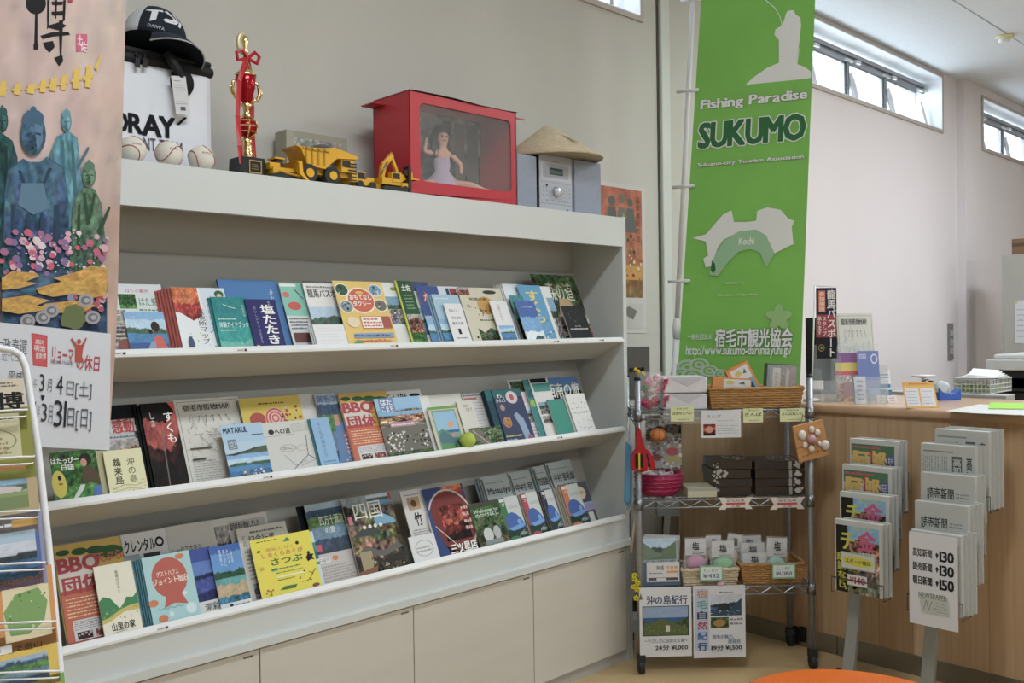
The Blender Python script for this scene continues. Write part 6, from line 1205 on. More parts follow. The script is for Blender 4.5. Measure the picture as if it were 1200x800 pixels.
tagc(813, 873, 685, 771, poster_b, 'hanging_notice', 'white notice with rainbow coloured vertical title and two sea photos', 'poster', -.014)
# top shelf goods
T1, T2, T3 = SZ[0]+.005, SZ[1]+.005, SZ[2]+.005
wrap = mat('white_wrapping', 'D4D3D8', .4, var=.05, scale=30, bump=.4)
for k, (xa, xb, ya, yb, lb) in enumerate(((778, 829, 462, 481, 'lower white wrapped package with pink bow on top rack shelf'), (777, 829, 442, 461, 'upper white wrapped package with pink bow, stacked on the lower one'))):
    a_, b_ = rl(xa, yb, .01), rl(xb, ya, .01); z0 = T1+k*.066; t = rt('wrapped_package', lb, 'package', (a_[0]+b_[0])/2, .01, z0); hw = (b_[0]-a_[0])/2
    boxo('box', (-hw, 0, 0), (hw, .15, .063), wrap, t, bevel=.006)
    MB().quad((-hw+.02, -.0015, .062), (hw-.01, -.0015, .062), (.01, -.002, .026)).build('fold', mat('wrap_fold', 'BDBDC4', .4), t)
    MB().tube([(-hw+.004, -.004, .05), (-hw+.018, -.012, .058), (-hw+.014, -.008, .04), (-hw, -.004, .044), (-hw+.006, -.004, .03), (-hw+.002, -.003, .012)], .005, 6).build('bow', mat('pink_ribbon', 'C8456A', .4), t)
a_, b_ = rl(778, 497, -.016), rl(828, 480, -.016)
t = rt('film_bag', 'clear film bag hanging over the shelf edge under white packages', 'bag', (a_[0]+b_[0])/2, -.010, a_[1]); hw = (b_[0]-a_[0])/2
MB().grid(10, 4, lambda u, v: (-hw+2*hw*u, .003*sin(u*20+v*7), v*(b_[1]-a_[1]))).build('film', cello, t)
a_, b_ = rl(750, 478, .02), rl(776, 440, .02)
t = rt('flower_bouquet', 'small pink and white artificial bouquet in clear film at rack top left', 'flowers', (a_[0]+b_[0])/2, .05, T1)
rf = random.Random(7); cols = [mat('petal_pink', 'D990A8', .6), mat('petal_magenta', 'B02858', .6), mat('petal_white', 'D8CCCC', .6), mat('petal_yellow', 'D8C040', .6), mat('leaf_green', '5C7A40', .6)]
for i, (px, py, m, r) in enumerate(((760, 448, 0, .022), (770, 443, 0, .018), (764, 458, 2, .020), (757, 472, 1, .022), (768, 470, 1, .022), (771, 456, 0, .02), (748, 436, 3, .012), (754, 438, 3, .010), (757, 455, 4, .02), (762, 476, 1, .016), (752, 462, 2, .016), (745, 433, 3, .009))):
    q = rl(px, py, .03); cx, cz = q[0]-(a_[0]+b_[0])/2, q[1]-T1; f_ = MB()
    for k in range(7):
        d = Vector((cos(k*2*pi/7+i), -.5, sin(k*2*pi/7+i))); f_.ball((cx+d.x*r*.5, -.02+.02*rf.random()+d.y*r*.4, max(.004, cz+d.z*r*.5)), r*.45, 8, 5)
    f_.ball((cx, -.02-r*.3, max(.006, cz)), r*.3, 8, 5); f_.build('bloom' if m != 4 else 'leaf', cols[m], t)
MB().lathe([(.025, .0), (.05, .05), (.056, .12), (.05, .15)], 16).build('film_wrap', cello, t)
wick = mat('wicker', 'A9804E', .7, var=.15, scale=40, bump=.5); wick2 = mat('wicker_pale', 'C3B49A', .7, var=.15, scale=40, bump=.5)
def basket(name, lb, x0, x1, y0, y1, z, h, m, flare=.01, rows=7):
    t = rt(name, lb, 'basket', (x0+x1)/2, y0, z); hw = (x1-x0)/2; dp = y1-y0
    def ring(k, off=0):
        f_ = flare*k/rows; P = []; n = 12; w_, d_ = hw-flare+f_, dp/2-flare+f_
        for s0, s1 in (((-1,-1),(1,-1)), ((1,-1),(1,1)), ((1,1),(-1,1)), ((-1,1),(-1,-1))):
            for i in range(n): u = i/n; P.append(((s0[0]+(s1[0]-s0[0])*u)*w_, dp/2+(s0[1]+(s1[1]-s0[1])*u)*d_, h*k/rows+.004+(.0016 if (i+off) % 2 else -.0016)))
        return P
    b_ = MB()
    for k in range(rows): b_.tube(ring(k, k), h/rows*.56, 5, closed=True)
    b_.build('weave', m, t); MB().tube(ring(rows), h/rows*.8, 6, closed=True).build('rim', m, t)
    MB().box((-hw+flare, flare, 0), (hw-flare, dp-flare, .005)).build('bottom', m, t); return t
a_ = rl(832, 476, .0); b_ = rl(949, 476, .0)
basket('wicker_basket', 'long brown wicker basket holding orange boxes on top rack shelf', a_[0], min(b_[0], RWD-.022), .005, .17, T1, .075, wick, .012, 8)
orb = 'D98A34'
def ob(w, h): return Art(w, h, orb).rect(.28, .08, .98, .92, 'D8DCE0').rect(.28, .08, .98, .4, '8FC4DC').ell(.45, .72, .12, .12, 'C8C06A').txt('宿毛', .36, .14, .5, .34, '3A6A9A', 2).txt('直七', .6, .14, .9, .34, '3A6A9A', 2).poly([(.66,.66),(.8,.84),(.84,.64)], '4A7A5A')
def putbox(name, lb, cat, xa, ya, w, h, dp, art, side, dy, rot, m=PAINT):
    q = rl(xa, ya, dy); t = rt(name, lb, cat, q[0], dy, q[1], rot=(0, rot, 0)); A = art(w, h)
    boxo('carton', (-w/2, 0, 0), (w/2, dp, h), mat('side_'+side, side, .5), t, bevel=.002); A.obj('front_print', t, m, (0, -.0015, 0), None, block=False); return t
putbox('juice_box', 'orange box with pale blue label lying in the wicker basket', 'box', 857, 462, .155, .066, .03, ob, 'C87828', .03, R(4))
putbox('juice_box', 'orange box with dark blue picture tilted upright in the wicker basket', 'box', 880, 462, .098, .128, .03, lambda w, h: Art(w, h, orb).rect(.14, .08, .9, .93, 'D8DCE0').rect(.14, .08, .9, .5, '6FA8CC').rect(.4, .1, .8, .36, '2A4A74').ell(.42, .76, .14, .08, 'C8C06A').poly([(.6,.7),(.74,.84),(.76,.68)], '4A7A5A'), 'C87828', .055, R(-27))
t = putbox('snack_pack', 'clear pack of white and brown sweets with green rim at basket right', 'box', 915, 459, .125, .112, .035, lambda w, h: Art(w, h, '4E5E58').rect(.06, .05, .94, .93, '3C3A34').rect(.1, .06, .2, .9, '3E6A8A').rect(.2, .06, .46, .86, 'D2CBB8').body(.28, .2, .4, .7, 6, '9A3A34', 3).rect(.5, .06, .62, .9, '6E4436').rect(.63, .06, .74, .88, 'C8B8A0').rect(.75, .06, .92, .9, '8A5440').dots(.5, .1, .9, .85, 22, ['C8B090','5A3426'], .002, .005), '4E5E48', .06, R(4))
boxo('clear_lid', (-.06, -.006, .0), (.06, -.003, .108), cello, t)
# mid shelf goods
a_, b_ = rl(757, 548, .10), rl(798, 486, .10)
A = Art(b_[0]-a_[0], b_[1]-a_[1], '9A9E9C', .004).photo('bw', 0, .5, 1, 1, 5).dots(0, 0, 1, .55, 60, ['A8B0C8','D0D0CC','7A4A48','8A6A80'], .004, .009).ell(.75, .3, .18, .08, 'A84A4C').ell(.3, .2, .14, .06, '7A4A4C').rect(.55, .1, 1, .2, 'A8A060').vtxt('しいたけ', .8, .5, .92, .92, '6A5A44', 1)
tag(A.obj('printed_pouch', None, PAPER, rw_((a_[0]+b_[0])/2, .10, a_[1]), (0, 0, RA)), 'grey printed pouch hanging behind the magenta basket', 'pouch')
q = rl(771, 509, .05); t = rt('persimmon_ornament', 'orange fabric ball ornament hanging under the top rack shelf', 'ornament', q[0], .05, q[1]-.03)
MB().ball((0, 0, .03), .033, 20, 12, sz=.8).build('ball', mat('orange_fabric', 'C8824C', .7, var=.1), t); MB().tube([(0, 0, .055), (.002, 0, .085)], .002, 5).build('cord', blk_fab, t)
m_ = MB()
for k in range(8): m_.tube([(.0335*cos(k*pi/4)*sin(j*pi/8), .0335*sin(k*pi/4)*sin(j*pi/8), .03+.0335*.8*cos(j*pi/8)) for j in range(1, 8)], .0012, 4)
m_.build('stitching', mat('brown_thread', '8A5230', .7), t)
redfelt = mat('red_felt', 'A8222A', .85, var=.06)
for k, (px, lb, rot, dy) in enumerate(((749, 'red felt fish-shaped charm hanging on the left rack post, front one', 0, -.03), (759, 'red felt fish-shaped charm hanging on the left rack post, rear one', R(-14), -.018))):
    q = rl(px, 551, dy); t = rt('felt_charm', lb, 'charm', q[0], dy, q[1]-.0, rot=(0, rot, 0))
    MB().prism([(-.030, 0), (.032, 0), (.034, .035), (.024, .072), (.012, .086), (.010, .15), (.0, .17), (-.010, .15), (-.012, .086), (-.024, .072), (-.034, .035)], -.006, .006, 'xz').build('body', redfelt, t)
    boxo('black_patch', (-.016, -.008, .012), (.014, -.006, .065), mat('black_felt', '1C181A', .9), t); boxo('yellow_stripe', (-.004, -.0095, .006), (.003, -.008, .068), mat('yellow_felt', 'D8B43A', .8), t)
    MB().tube([(0, 0, .165), (-.006, .004, .20), (-.02, .01, .235)], .0018, 5).build('cord', blk_fab, t)
q = rl(776, 578, .1); mag = mat('magenta_plastic', 'A52C58', .3, var=.1, scale=50, bump=.5)
t = rt('magenta_basket', 'magenta woven plastic basket at left of middle rack shelf', 'basket', .103, .115, T2)
MB().lathe([(.070, 0), (.085, .02), (.094, .06), (.098, .088), (.094, .09), (.082, .03), (.06, .008)], 30, sx=1, sy=.85).build('bowl', mag, t)
m_ = MB()
for k in range(5): r_ = [.086, .091, .094, .0965, .098][k]; m_.tube([((r_+.001)*cos(a)+0, (r_+.001)*sin(a)*.85, .022+.016*k+.002*sin(a*14+k*pi)) for a in [2*pi*j/56 for j in range(56)]], .0034, 5, closed=True)
m_.build('weave', mag, t)
rp = random.Random(2)
for k in range(5):
    a = k*1.25; tt = rt('wrapped_sweet', 'small white printed packet in the magenta basket', 'packet', .10+.042*cos(a), .105+.034*sin(a), T2+.052+.008*(k % 2), group='packets in the magenta basket', rot=(R(15), R(-20+10*k), a))
    Art(.055, .045, 'D8D4D8').dots(.1, .1, .9, .9, 8, ['8A8A94','B04A50','4A4A50'], .002, .005, k).obj('packet', tt, PAPER, (0, -.01, 0)); MB().ball((0, 0, .02), .022, 10, 6, sz=.8).build('filling', mat('packet_white', 'D4D0D4', .4), tt)
a_, b_ = rl(807, 579, .02), rl(841, 566, .02)
t = putbox('card_box', 'low cream box with ruled lid beside the magenta basket', 'box', 823, 579, b_[0]-a_[0], .036, .13, lambda w, h: Art(w, h, 'C9C2A4').rect(0, .7, 1, 1, 'A8A8A0'), 'C0BCA4', .02, 0)
t.location.z = T2
def choc(w, h): return Art(w, h, '4A3A2E').line([(.0,.5),(1,.55)], .0006, '6A5846').rect(.62, .3, .68, .6, '2E241C')
for si, (xa, xb, base, lbs, sx) in enumerate(((836, 881, 578, 'left stack of dark brown sweet boxes', .0), (886, 944, 578, 'right stack of dark brown sweet boxes', 1))):
    a_, b_ = rl(xa, base, .03), rl(xb, base, .03); w_ = b_[0]-a_[0]; hh = .0355 if si == 0 else .034
    for k in range(4):
        t = rt('sweet_box', '%s box of the %s on middle rack shelf' % (['lowest', 'second lowest', 'third', 'topmost'][k], lbs), 'box', (a_[0]+b_[0])/2+(.004 if k % 2 else -.002)*(1-si), .035+(.004 if k % 2 else 0), T2+k*hh)
        boxo('carton', (-w_/2, 0, 0), (w_/2, .17, hh-.002), mat('dark_brown_card', '2F2721', .4, var=.1, coat=.3), t, bevel=.002)
        A = Art(w_, hh-.002, '42372E')
        if si == 1: A.rect(.68, 0, .74, 1, 'A8A49C').ell(.86, .5, .06, .3, 'C8C4BC').dots(.78, .1, .95, .9, 6, ['C0BCB4'], .003, .006, k)
        if si == 0: A.dots(0, .2, .16, .8, 6, ['A8A49A', '2A221C'], .003, .006, k)
        if si == 0 and k == 2: A.dots(.02, .0, .4, .9, 12, ['B8B4AA'], .004, .009, k)
        A.obj('front_print', t, PAPER, (0, -.0008, 0), None, block=False)
        if k == 3:
            A = Art(w_, .14, '3E332A').dots(.4, .1, .95, .9, 16 if si else 30, ['B4B0A8', '8A867E'], .004, .010); m_ = MB(); A.emit(m_, lambda u, v, d: ((u-.5)*w_, .01+.15*v, hh-.0015+d)); m_.build('lid_print', PAPER, t)
# things between rack and shelving
t = rt('blue_leaflet_bundle', 'blue and white leaflets hanging left of the rack post', 'leaflets', -.035, .03, .67)
for k in range(4): MB().prism([(-.02+.007*k, -.02*k), (.004+.007*k, 0), (.012+.004*k, .20+.01*k), (-.01+.004*k, .24)], .01*k, .01*k+.002, 'xz').build('leaflet', mat(['leaf_blue', 'leaf_teal', 'leaf_blue2', 'leaf_white'][k], ['5C90B4', '4A8AA0', '7FA8C4', 'C8C4C0'][k], .5), t)
t = rt('paper_roll', 'thin pale paper roll leaning behind the left rack post', 'roll', -.03, .02, .47); MB().tube([(0, 0, 0), (.022, 0, .16)], .006, 8).tube([(.012, .01, .02), (.030, .01, .2)], .004, 8).build('roll', mat('pale_roll', 'B8A894', .6), t)
t = rt('yellow_flowers', 'tiny yellow artificial flowers tied to the left rack post', 'flowers', -.024, -.012, .30)
for k, (dx, dz) in enumerate(((0, .075), (.012, .06), (-.004, .045), (.010, .035), (.006, 0), (.0, .09))): m_ = MB(); [m_.ball((dx+.007*cos(j*1.26), -.004, dz+.007*sin(j*1.26)), .0055, 6, 4) for j in range(5)]; m_.build('bloom', mat('yellow_petal', 'C8BC30', .6), t)
MB().tube([(.012, 0, -.02), (.006, 0, .03), (.008, 0, .1)], .0015, 5).build('stem', mat('stem_green', '5A6A30', .7), t)
# wooden plaque with shells on the right post
q = rl(955, 515, -.03); t = rt('shell_plaque', 'square wooden plaque with a flower of seashells on right rack post', 'plaque', q[0]-.004, -.036, q[1]-.075, rot=(0, R(-11), R(8)))
boxo('board', (-.066, 0, .0), (.066, .012, .145), mat('plaque_wood', 'BC8A58', .55, var=.12, scale=12, stretch=(1, 1, 6)), t, bevel=.002)
boxo('board_joint', (-.066, -.0006, .056), (.066, .001, .058), mat('joint_brown', '6A4A30', .8), t)
she = mat('shell_white', 'D2CCC6', .4, var=.1, scale=60); shp = mat('shell_pink', 'C49AA4', .5, var=.1)
MB().ball((.0, -.006, .082), .018, 12, 8).build('shell', shp, t)
for k, (dx, dz, r_) in enumerate(((-.036, .105, .017), (.008, .118, .012), (.030, .10, .012), (-.032, .064, .011), (-.008, .044, .012), (.052, .044, .018), (.030, .055, .008))):
    MB().ball((dx, -.006, dz), r_, 12, 7, sz=1.15, sy=.6).build('shell', she, t)
m_ = MB(); [m_.ball((-.05+.1*rp.random(), -.003, .02+.04*rp.random()), .003, 5, 4) for _ in range(30)]; tag(m_.build('shell_grit', mat('grit', 'A8784A', .7), t), kind='stuff')
MB().tube([(-.03, .006, .145), (-.004, .02, .175), (.03, .006, .145)], .0016, 5).build('cord', blk_fab, t)
# bottom shelf goods
a_, b_ = rl(752, 683, .01), rl(798, 628, .01)
t = rt('postcard_case', 'blue-grey case of landscape postcards at left of lowest rack shelf', 'case', (a_[0]+b_[0])/2, .015, T3); hw = (b_[0]-a_[0])/2; ch_ = .095
cs = mat('case_blue', '5F7082', .4); boxo('front', (-hw, 0, 0), (hw, .004, ch_), cs, t); boxo('back', (-hw, .07, 0), (hw, .074, ch_), cs, t); boxo('side', (-hw, 0, 0), (-hw+.004, .074, ch_), cs, t); boxo('side', (hw-.004, 0, 0), (hw, .074, ch_), cs, t); boxo('bottom', (-hw, 0, 0), (hw, .074, .004), cs, t)
for k, lb in enumerate(('landscape postcard set with green valley photo, front of the case', 'landscape postcard set standing second in the case', 'landscape postcard set standing last in the case')):
    A = Art(.142, .185, 'B8BCC4', .006).photo('lake', .03, .3, .97, .97, 4+k).poly([(.03,.55),(.5,.66),(.97,.9),(.97,.5),(.03,.5)], '6E8468').poly([(.03,.9),(.4,.68),(.6,.62),(.03,.5)], '78907A').rect(.03, .3, .97, .52, 'A5ABB4').dots(.05, .3, .95, .52, 30, ['8A909A','C0C4CC'], .002, .005, k)
    o = A.obj('postcard_set', None, PAPER, rw_((a_[0]+b_[0])/2+.004*k, .024+.016*k, T3+.008), (R(-4), R(-1+2*k), RA)); tag(o, lb, 'postcards')
b1 = basket('small_basket', 'small pale woven basket with bath salt bags on lowest rack shelf', rl(800, 680, 0)[0], rl(866, 680, 0)[0], .005, .14, T3, .06, wick2, .008, 6)
b2 = basket('long_basket', 'long brown woven basket at right of lowest rack shelf', rl(869, 680, 0)[0], RWD-.022, .005, .17, T3, .075, wick, .014, 8)
def salt(px0, px1, py0, py1, c, lb, dy, rot=0, txtc='3A3A40'):
    a_, b_ = rl(px0, py1, dy), rl(px1, py0, dy); w_, h_ = b_[0]-a_[0], b_[1]-a_[1]; t = rt('salt_bag', lb, 'bag', (a_[0]+b_[0])/2, dy, max(a_[1], T3+.012), rot=(0, rot, 0))
    MB().grid(8, 10, lambda u, v: ((u-.5)*w_*(1-.1*v*v), -.018*sin(pi*u)*sin(pi*min(1, v*1.1+.1)), v*h_)).grid(8, 10, lambda u, v: ((.5-u)*w_*(1-.1*v*v), .022*sin(pi*u)*sin(pi*min(1, v*1.1+.1)), v*h_)).build('film', cello, t)
    MB().ball((0, 0, h_*.22), w_*.40, 14, 8, sz=h_*.24/(w_*.4), sy=.35).build('salt', mat('salt_'+c, c, .7, var=.08, scale=50), t)
    A = Art(w_*.86, h_*.48, 'D6D7DA').txt('塩', .3, .4, .62, .85, txtc, 3).body(.3, .1, .9, .25, 1, '8A8A90'); m_ = MB(); A.emit(m_, lambda u, v, d: ((u-.5)*w_*.84, -.020*sin(pi*u)-.002-d, h_*.46+v*h_*.5)); m_.build('label', PAPER, t); return t
salt(801, 829, 629, 668, 'C88AB4', 'clear bag of pink bath salt in the small basket', .03)
salt(832, 862, 632, 670, '7FC08C', 'clear bag of green bath salt in the small basket', .022)
salt(826, 846, 626, 655, 'D8D0D0', 'clear bag with round white sticker behind the pink and green salts', .06)
salt(846, 866, 624, 662, 'CDBFA8', 'pointed clear bag with floral label at right of small basket', .065, R(10))
salt(868, 900, 646, 676, 'BFE0DC', 'white labelled salt bag at front left of long basket', .03)
salt(866, 898, 634, 668, 'D8D4D0', 'white labelled salt bag standing second in long basket', .058)
salt(862, 894, 626, 660, 'D0D4D4', 'white labelled salt bag standing last in long basket', .085)
salt(895, 922, 628, 672, 'A8D8CC', 'mint salt bag with twisted top in long basket', .04, R(3), '3A3A44')
q = rl(844, 680, -.0); t = rt('seashell', 'small pink seashell lying in front of the small basket', 'shell', q[0], -.004, T3+.0)
MB().ball((0, 0, .009), .018, 14, 8, sz=.5, sy=.7).build('shell', shp, t)
# ------------------------------------------------------------------ things on and behind the counter
KZ = 1.037
def kz(px, py, z=KZ): return at(px, py, 'z', z)
def stand_card(name, lb, cat, TL, TR, BLp, x_or, art, th=.003, lean=None, mt=None, group=None, parent=None):
    """upright sheet facing the room: its foot is where BL stands on the counter; it faces the photographer's side"""
    P = kz(*BLp); n = Vector((-_W.x, -_W.y, 0)).normalized(); ang = x_or
    n = Vector((sin(ang), -cos(ang), 0)); t_ = Vector((cos(ang), sin(ang), 0))
    ln = lean or 0; up = Vector((-n.x*sin(ln), -n.y*sin(ln), cos(ln))); nn = up.cross(t_)*-1
    a_ = atp(TL[0], TL[1], P, nn); b_ = atp(TR[0], TR[1], P, nn)
    w_ = (b_-a_).dot(t_); h_ = ((a_-P).dot(up)+(b_-P).dot(up))/2; off = ((a_+b_)/2-P).dot(t_)
    A = art(w_, h_); A.thick = th; o = A.obj(name, parent, mt or PAPER, P+t_*off, (-ln, 0, ang)); return tag(o, lb, cat, group) if lb else o
VA = -R(44)     # facing the photographer
# black monitor seen edge-on
P = kz(945, 462); mo = thing('monitor', 'black monitor standing behind the green banner on the counter', 'monitor', (P.x+.10, P.y+.02, KZ), R(-60))
boxo('screen_back', (-.03, -.0, .06), (.20, .03, .36), black_pl, mo, bevel=.006); boxo('screen_frame', (.0, -.006, .08), (.17, .0, .30), mat('screen_black', '0E0F12', .12), mo)
boxo('neck', (.05, .0, .01), (.12, .03, .08), black_pl, mo); boxo('foot', (.0, -.06, 0), (.17, .09, .012), black_pl, mo, bevel=.003)
# mini flag
P = kz(951, 470); fg = thing('mini_flag_stand', 'small vertical flag reading 龍馬パスポート on a white stand', 'flag', (P.x, P.y, KZ))
fd = Vector((cos(VA), sin(VA), 0)); pn = Vector((sin(VA), -cos(VA), 0))
tpz = atp(955, 334, P, pn); MB().tube([(0, 0, 0), Vector((tpz.x-P.x, tpz.y-P.y, tpz.z-KZ))], .0035, 8).build('pole', white_pl, fg); MB().lathe([(.035, 0), (.035, .01), (.01, .014)], 20).build('base', white_pl, fg)
fa, fb = atp(957, 420, P, pn), atp(980, 337, P, pn); fw, fh = (fb-fa).dot(fd), fb.z-fa.z
A = Art(fw, fh, 'A03444').rect(0, .62, 1, 1, '2A2E4A').rect(0, 0, 1, .3, '26262C').rect(.12, .66, .45, .96, 'D8703C').vtxt('参加施設', .15, .67, .42, .95, 'F0E0D8', 1).vtxt('龍馬パスポート', .55, .02, .95, .98, 'E6E2E0', 3).vtxt('スタンプ', .3, .32, .5, .6, 'E6E2E0', 2).vtxt('承ります', .06, .34, .26, .6, 'E6E2E0', 2).ring(.24, .15, .16, .05, .2, '9A8A58').ell(.24, .15, .06, .02, '9A8A58')
c = (fa+fb)/2; A.obj('flag', fg, CLOTHP, Vector((c.x-P.x, c.y-P.y, fa.z-KZ)), (0, 0, VA)); MB().tube([Vector((tpz.x-P.x, tpz.y-P.y, tpz.z-KZ-.004)), Vector((fb.x-P.x, fb.y-P.y, tpz.z-KZ-.006))+fd*.02], .002, 6).build('top_bar', white_pl, fg)
# leaflets in clear stands
def mini_map(w, h):
    A = art_map(w, h); return A
stand_card('map_sheet', 'large white town map sheet in a clear stand on the counter', 'map', (980, 369), (1022, 365), (994, 468), VA, mini_map, .002, R(8))
stand_card('flyer', 'light blue sea flyer in clear stand before the counter map sheet', 'flyer', (976, 391), (1004, 390), (985, 468), VA, lambda w, h: Art(w, h, 'B4D0E6').photo('lake', 0, 0, 1, .7, 4).rect(0, .62, 1, 1, 'A8C8E4').txt('MATAKUL', .05, .8, .8, .93, '3F5A78', 3).body(.1, .68, .5, .74, 1, '4A6A8A'), .002, R(8))
stand_card('leaflet', 'yellow and purple striped leaflet in the counter stand', 'leaflet', (978, 414), (1006, 413), (985, 470), VA, lambda w, h: Art(w, h, '9A8AA8').rect(0, .8, 1, 1, '8A5A9A').rect(0, .62, 1, .8, 'D8C860').rect(0, .54, 1, .62, 'C8486A').photo('people', 0, 0, 1, .54, 4).rect(.3, .1, .9, .4, 'A86A70'), .003, R(8))
stand_card('booklet', 'blue violet booklet with white swirl in the counter stand', 'booklet', (1004, 411), (1029, 411), (1012, 470), VA, lambda w, h: Art(w, h, '6F84C0').photo('sky', 0, 0, 1, 1, 5).rect(0, .25, 1, 1, '6C80C0').txt('四国', .1, .84, .4, .94, 'E0E4F0', 1).ring(.78, .84, .16, .1, .3, 'D8E0F0').rect(0, .0, 1, .25, '9FB4D8'), .004, R(8))
P0 = kz(965, 470); hs_ = thing('clear_leaflet_stand', 'large clear acrylic leaflet stand on the counter holding the map sheet', 'stand', (P0.x+.03, P0.y-.02, KZ), VA)
for k, (x_, h_) in enumerate(((-.06, .14), (.02, .20), (.22, .15))): boxo('divider', (x_, -.05, 0), (x_+.003, .06, h_), acrylic, hs_)
boxo('front_plate', (-.06, -.052, 0), (.225, -.048, .09), acrylic, hs_); boxo('back_plate', (-.06, .058, 0), (.225, .061, .24), acrylic, hs_); boxo('base_plate', (-.06, -.05, 0), (.225, .06, .003), acrylic, hs_)
for lb, TL, TR, B_, art in (('narrow white leaflet in small clear holder with blue edge', (999, 441), (1014, 441), (1009, 473), lambda w, h: Art(w, h, 'E0E2E8').rect(0, 0, .08, 1, '5A6C94').body(.3, .1, .8, .9, 5, '8A90A8')),
    ('small teal topped card right of the narrow white leaflet', (1014, 439), (1024, 439), (1019, 466), lambda w, h: Art(w, h, 'A8A8A8').rect(0, .7, 1, 1, '4FA898').rect(.1, .2, .9, .55, 'C8C8CC')),
    ('white and blue sea leaflet in clear holder left of yellow card stand', (1026, 434), (1043, 434), (1034, 466), lambda w, h: Art(w, h, 'DCE2E8').photo('sea', 0, 0, 1, .5, 4).rect(0, .5, 1, 1, 'D8DEE4').body(.2, .7, .9, .9, 2, '6A7A90').rect(.1, .36, .9, .5, '2F5A9A'))):
    stand_card('leaflet', lb, 'leaflet', TL, TR, B_, VA, art, .003, R(10))
for lb, B_ in (('small pale name card lying left in the low clear tray', (1028, 472)), ('small pale name card lying right in the low clear tray', (1040, 472))):
    stand_card('name_card', lb, 'card', (B_[0]-1, B_[1]-9), (B_[0]+10, B_[1]-9), B_, VA, lambda w, h: Art(w, h, 'D8CCC8').body(.2, .2, .8, .8, 2, '9A8A8A'), .004, R(30))
P0 = kz(1020, 474); t = thing('clear_card_holder', 'small two-pocket clear acrylic holder on the counter edge', 'holder', (P0.x, P0.y, KZ), VA)
for x_ in (-.045, .0, .06): boxo('divider', (x_, -.0, 0), (x_+.002, .05, .06), acrylic, t)
boxo('front_plate', (-.045, -.004, 0), (.062, -.001, .045), acrylic, t); boxo('back_plate', (-.045, .05, 0), (.062, .053, .11), acrylic, t)
def yel_card(w, h): return Art(w, h, 'E0AC38').rect(0, .86, 1, 1, 'D89A2C').body(.2, .9, .8, .96, 1, 'A86A20').rect(.04, .06, .46, .76, 'D8D8E0').rect(.52, .06, .94, .76, 'D8D8E0').body(.08, .12, .42, .7, 5, 'A8A8B8', 3, .3).body(.56, .12, .9, .7, 5, 'A8A8B8', 4, .3)
stand_card('card_stand', 'yellow folded card stand with two white panels on the counter', 'card', (1057, 448), (1094, 447), (1067, 478), VA, yel_card, .004, R(22))
P0 = kz(1082, 462); t = thing('round_white_dish', 'small round white dish on a stem behind the yellow card stand', 'dish', (P0.x, P0.y, KZ)); MB().lathe([(.03, 0), (.01, .006), (.008, .075), (.05, .083), (.052, .089), (0, .089)], 24).build('dish', white_pl, t)
P0 = kz(1111, 468); t = thing('tape_dispenser', 'blue tape dispenser with tape roll on the counter', 'dispenser', (P0.x-.02, P0.y, KZ), VA+R(10)); blue = mat('blue_plastic', '2A58B0', .3)
MB().prism([(-.045, 0), (.055, 0), (.055, .045), (.035, .03), (.01, .02), (-.03, .035), (-.045, .05)], -.02, .02, 'xz').build('body', blue, t)
MB().lathe([(.014, -.012), (.03, -.012), (.03, .012), (.014, .012)], 22, (-.02, 0, .05), Matrix.Rotation(R(90), 4, 'X')).build('tape_roll', mat('tape_clear', 'B8C4CC', .2), t)
P0 = kz(1100, 466); t = thing('stamp_stand', 'black and white round stamp pad beside the tape dispenser', 'stamp', (P0.x+.02, P0.y+.05, KZ), VA); MB().tube([(0, -.015, .045), (0, .02, .05)], .03, 20).build('pad', black_pl, t); MB().tube([(0, -.018, .045), (0, -.014, .045)], .033, 22).build('rim', white_pl, t); MB().lathe([(.03, 0), (.02, .03)], 16).build('foot', mat('tan_wood', 'B08A60', .5), t)
P0 = kz(1120, 486); a_ = kz(1200, 487); t = thing('paper_sheets', 'white and bright green sheets lying flat on the counter', 'paper', (P0.x, P0.y, KZ))
for nm, c, pts, z in (('white_sheet', 'D2D4D2', ((1108, 482), (1148, 474), (1215, 478), (1215, 487.5), (1140, 484.5)), .001), ('green_sheet', '9ED455', ((1158, 480), (1160, 473), (1220, 474), (1220, 480.5)), .004)):
    m_ = MB(); Q = [kz(*p)-Vector((P0.x, P0.y, KZ)) for p in pts]; m_.prism([(q.x, q.y) for q in Q][::-1], z, z+.0012, 'xy'); m_.build(nm, mat(nm, c, .5, var=.01), t)
# low grey cabinet behind the counter with a wire basket of papers
deskg = mat('desk_grey', '9A9C9C', .5, var=.03)
A0 = at(1104, 476, 'z', 1.045); t = thing('grey_desk_cabinet', 'low grey desk cabinet behind the counter under the paper basket', 'cabinet', (4.30, A0.y, 0))
e1 = at(1168, 461, 'z', 1.045)
ywa = at(1168, 461, 'z', 1.045)
DW = e1.x-4.30
boxo('body', (0, 0, 0), (DW, .5, 1.02), deskg, t); boxo('top', (-.01, -.01, 1.02), (DW+.01, .52, 1.045), mat('desk_top_grey', 'A8AAAA', .4), t, bevel=.003)
P0 = at(1110, 466, 'z', 1.05); bk = mat('basket_white', 'C8CCC8', .4)
t = thing('paper_basket', 'pale plastic mesh basket full of papers on the grey desk cabinet', 'basket', (4.48, A0.y+.15, 1.046), R(-2)); t.scale = (.62, .66, .62)
m_ = MB()
for y_ in (-.12, .12):
    for k in range(17): m_.box((-.2+.4*k/16-.0025, y_-.002, 0), (-.2+.4*k/16+.0025, y_+.002, .10))
    for z_ in (0, .03, .06, .095): m_.box((-.2, y_-.003, z_), (.2, y_+.003, z_+.006))
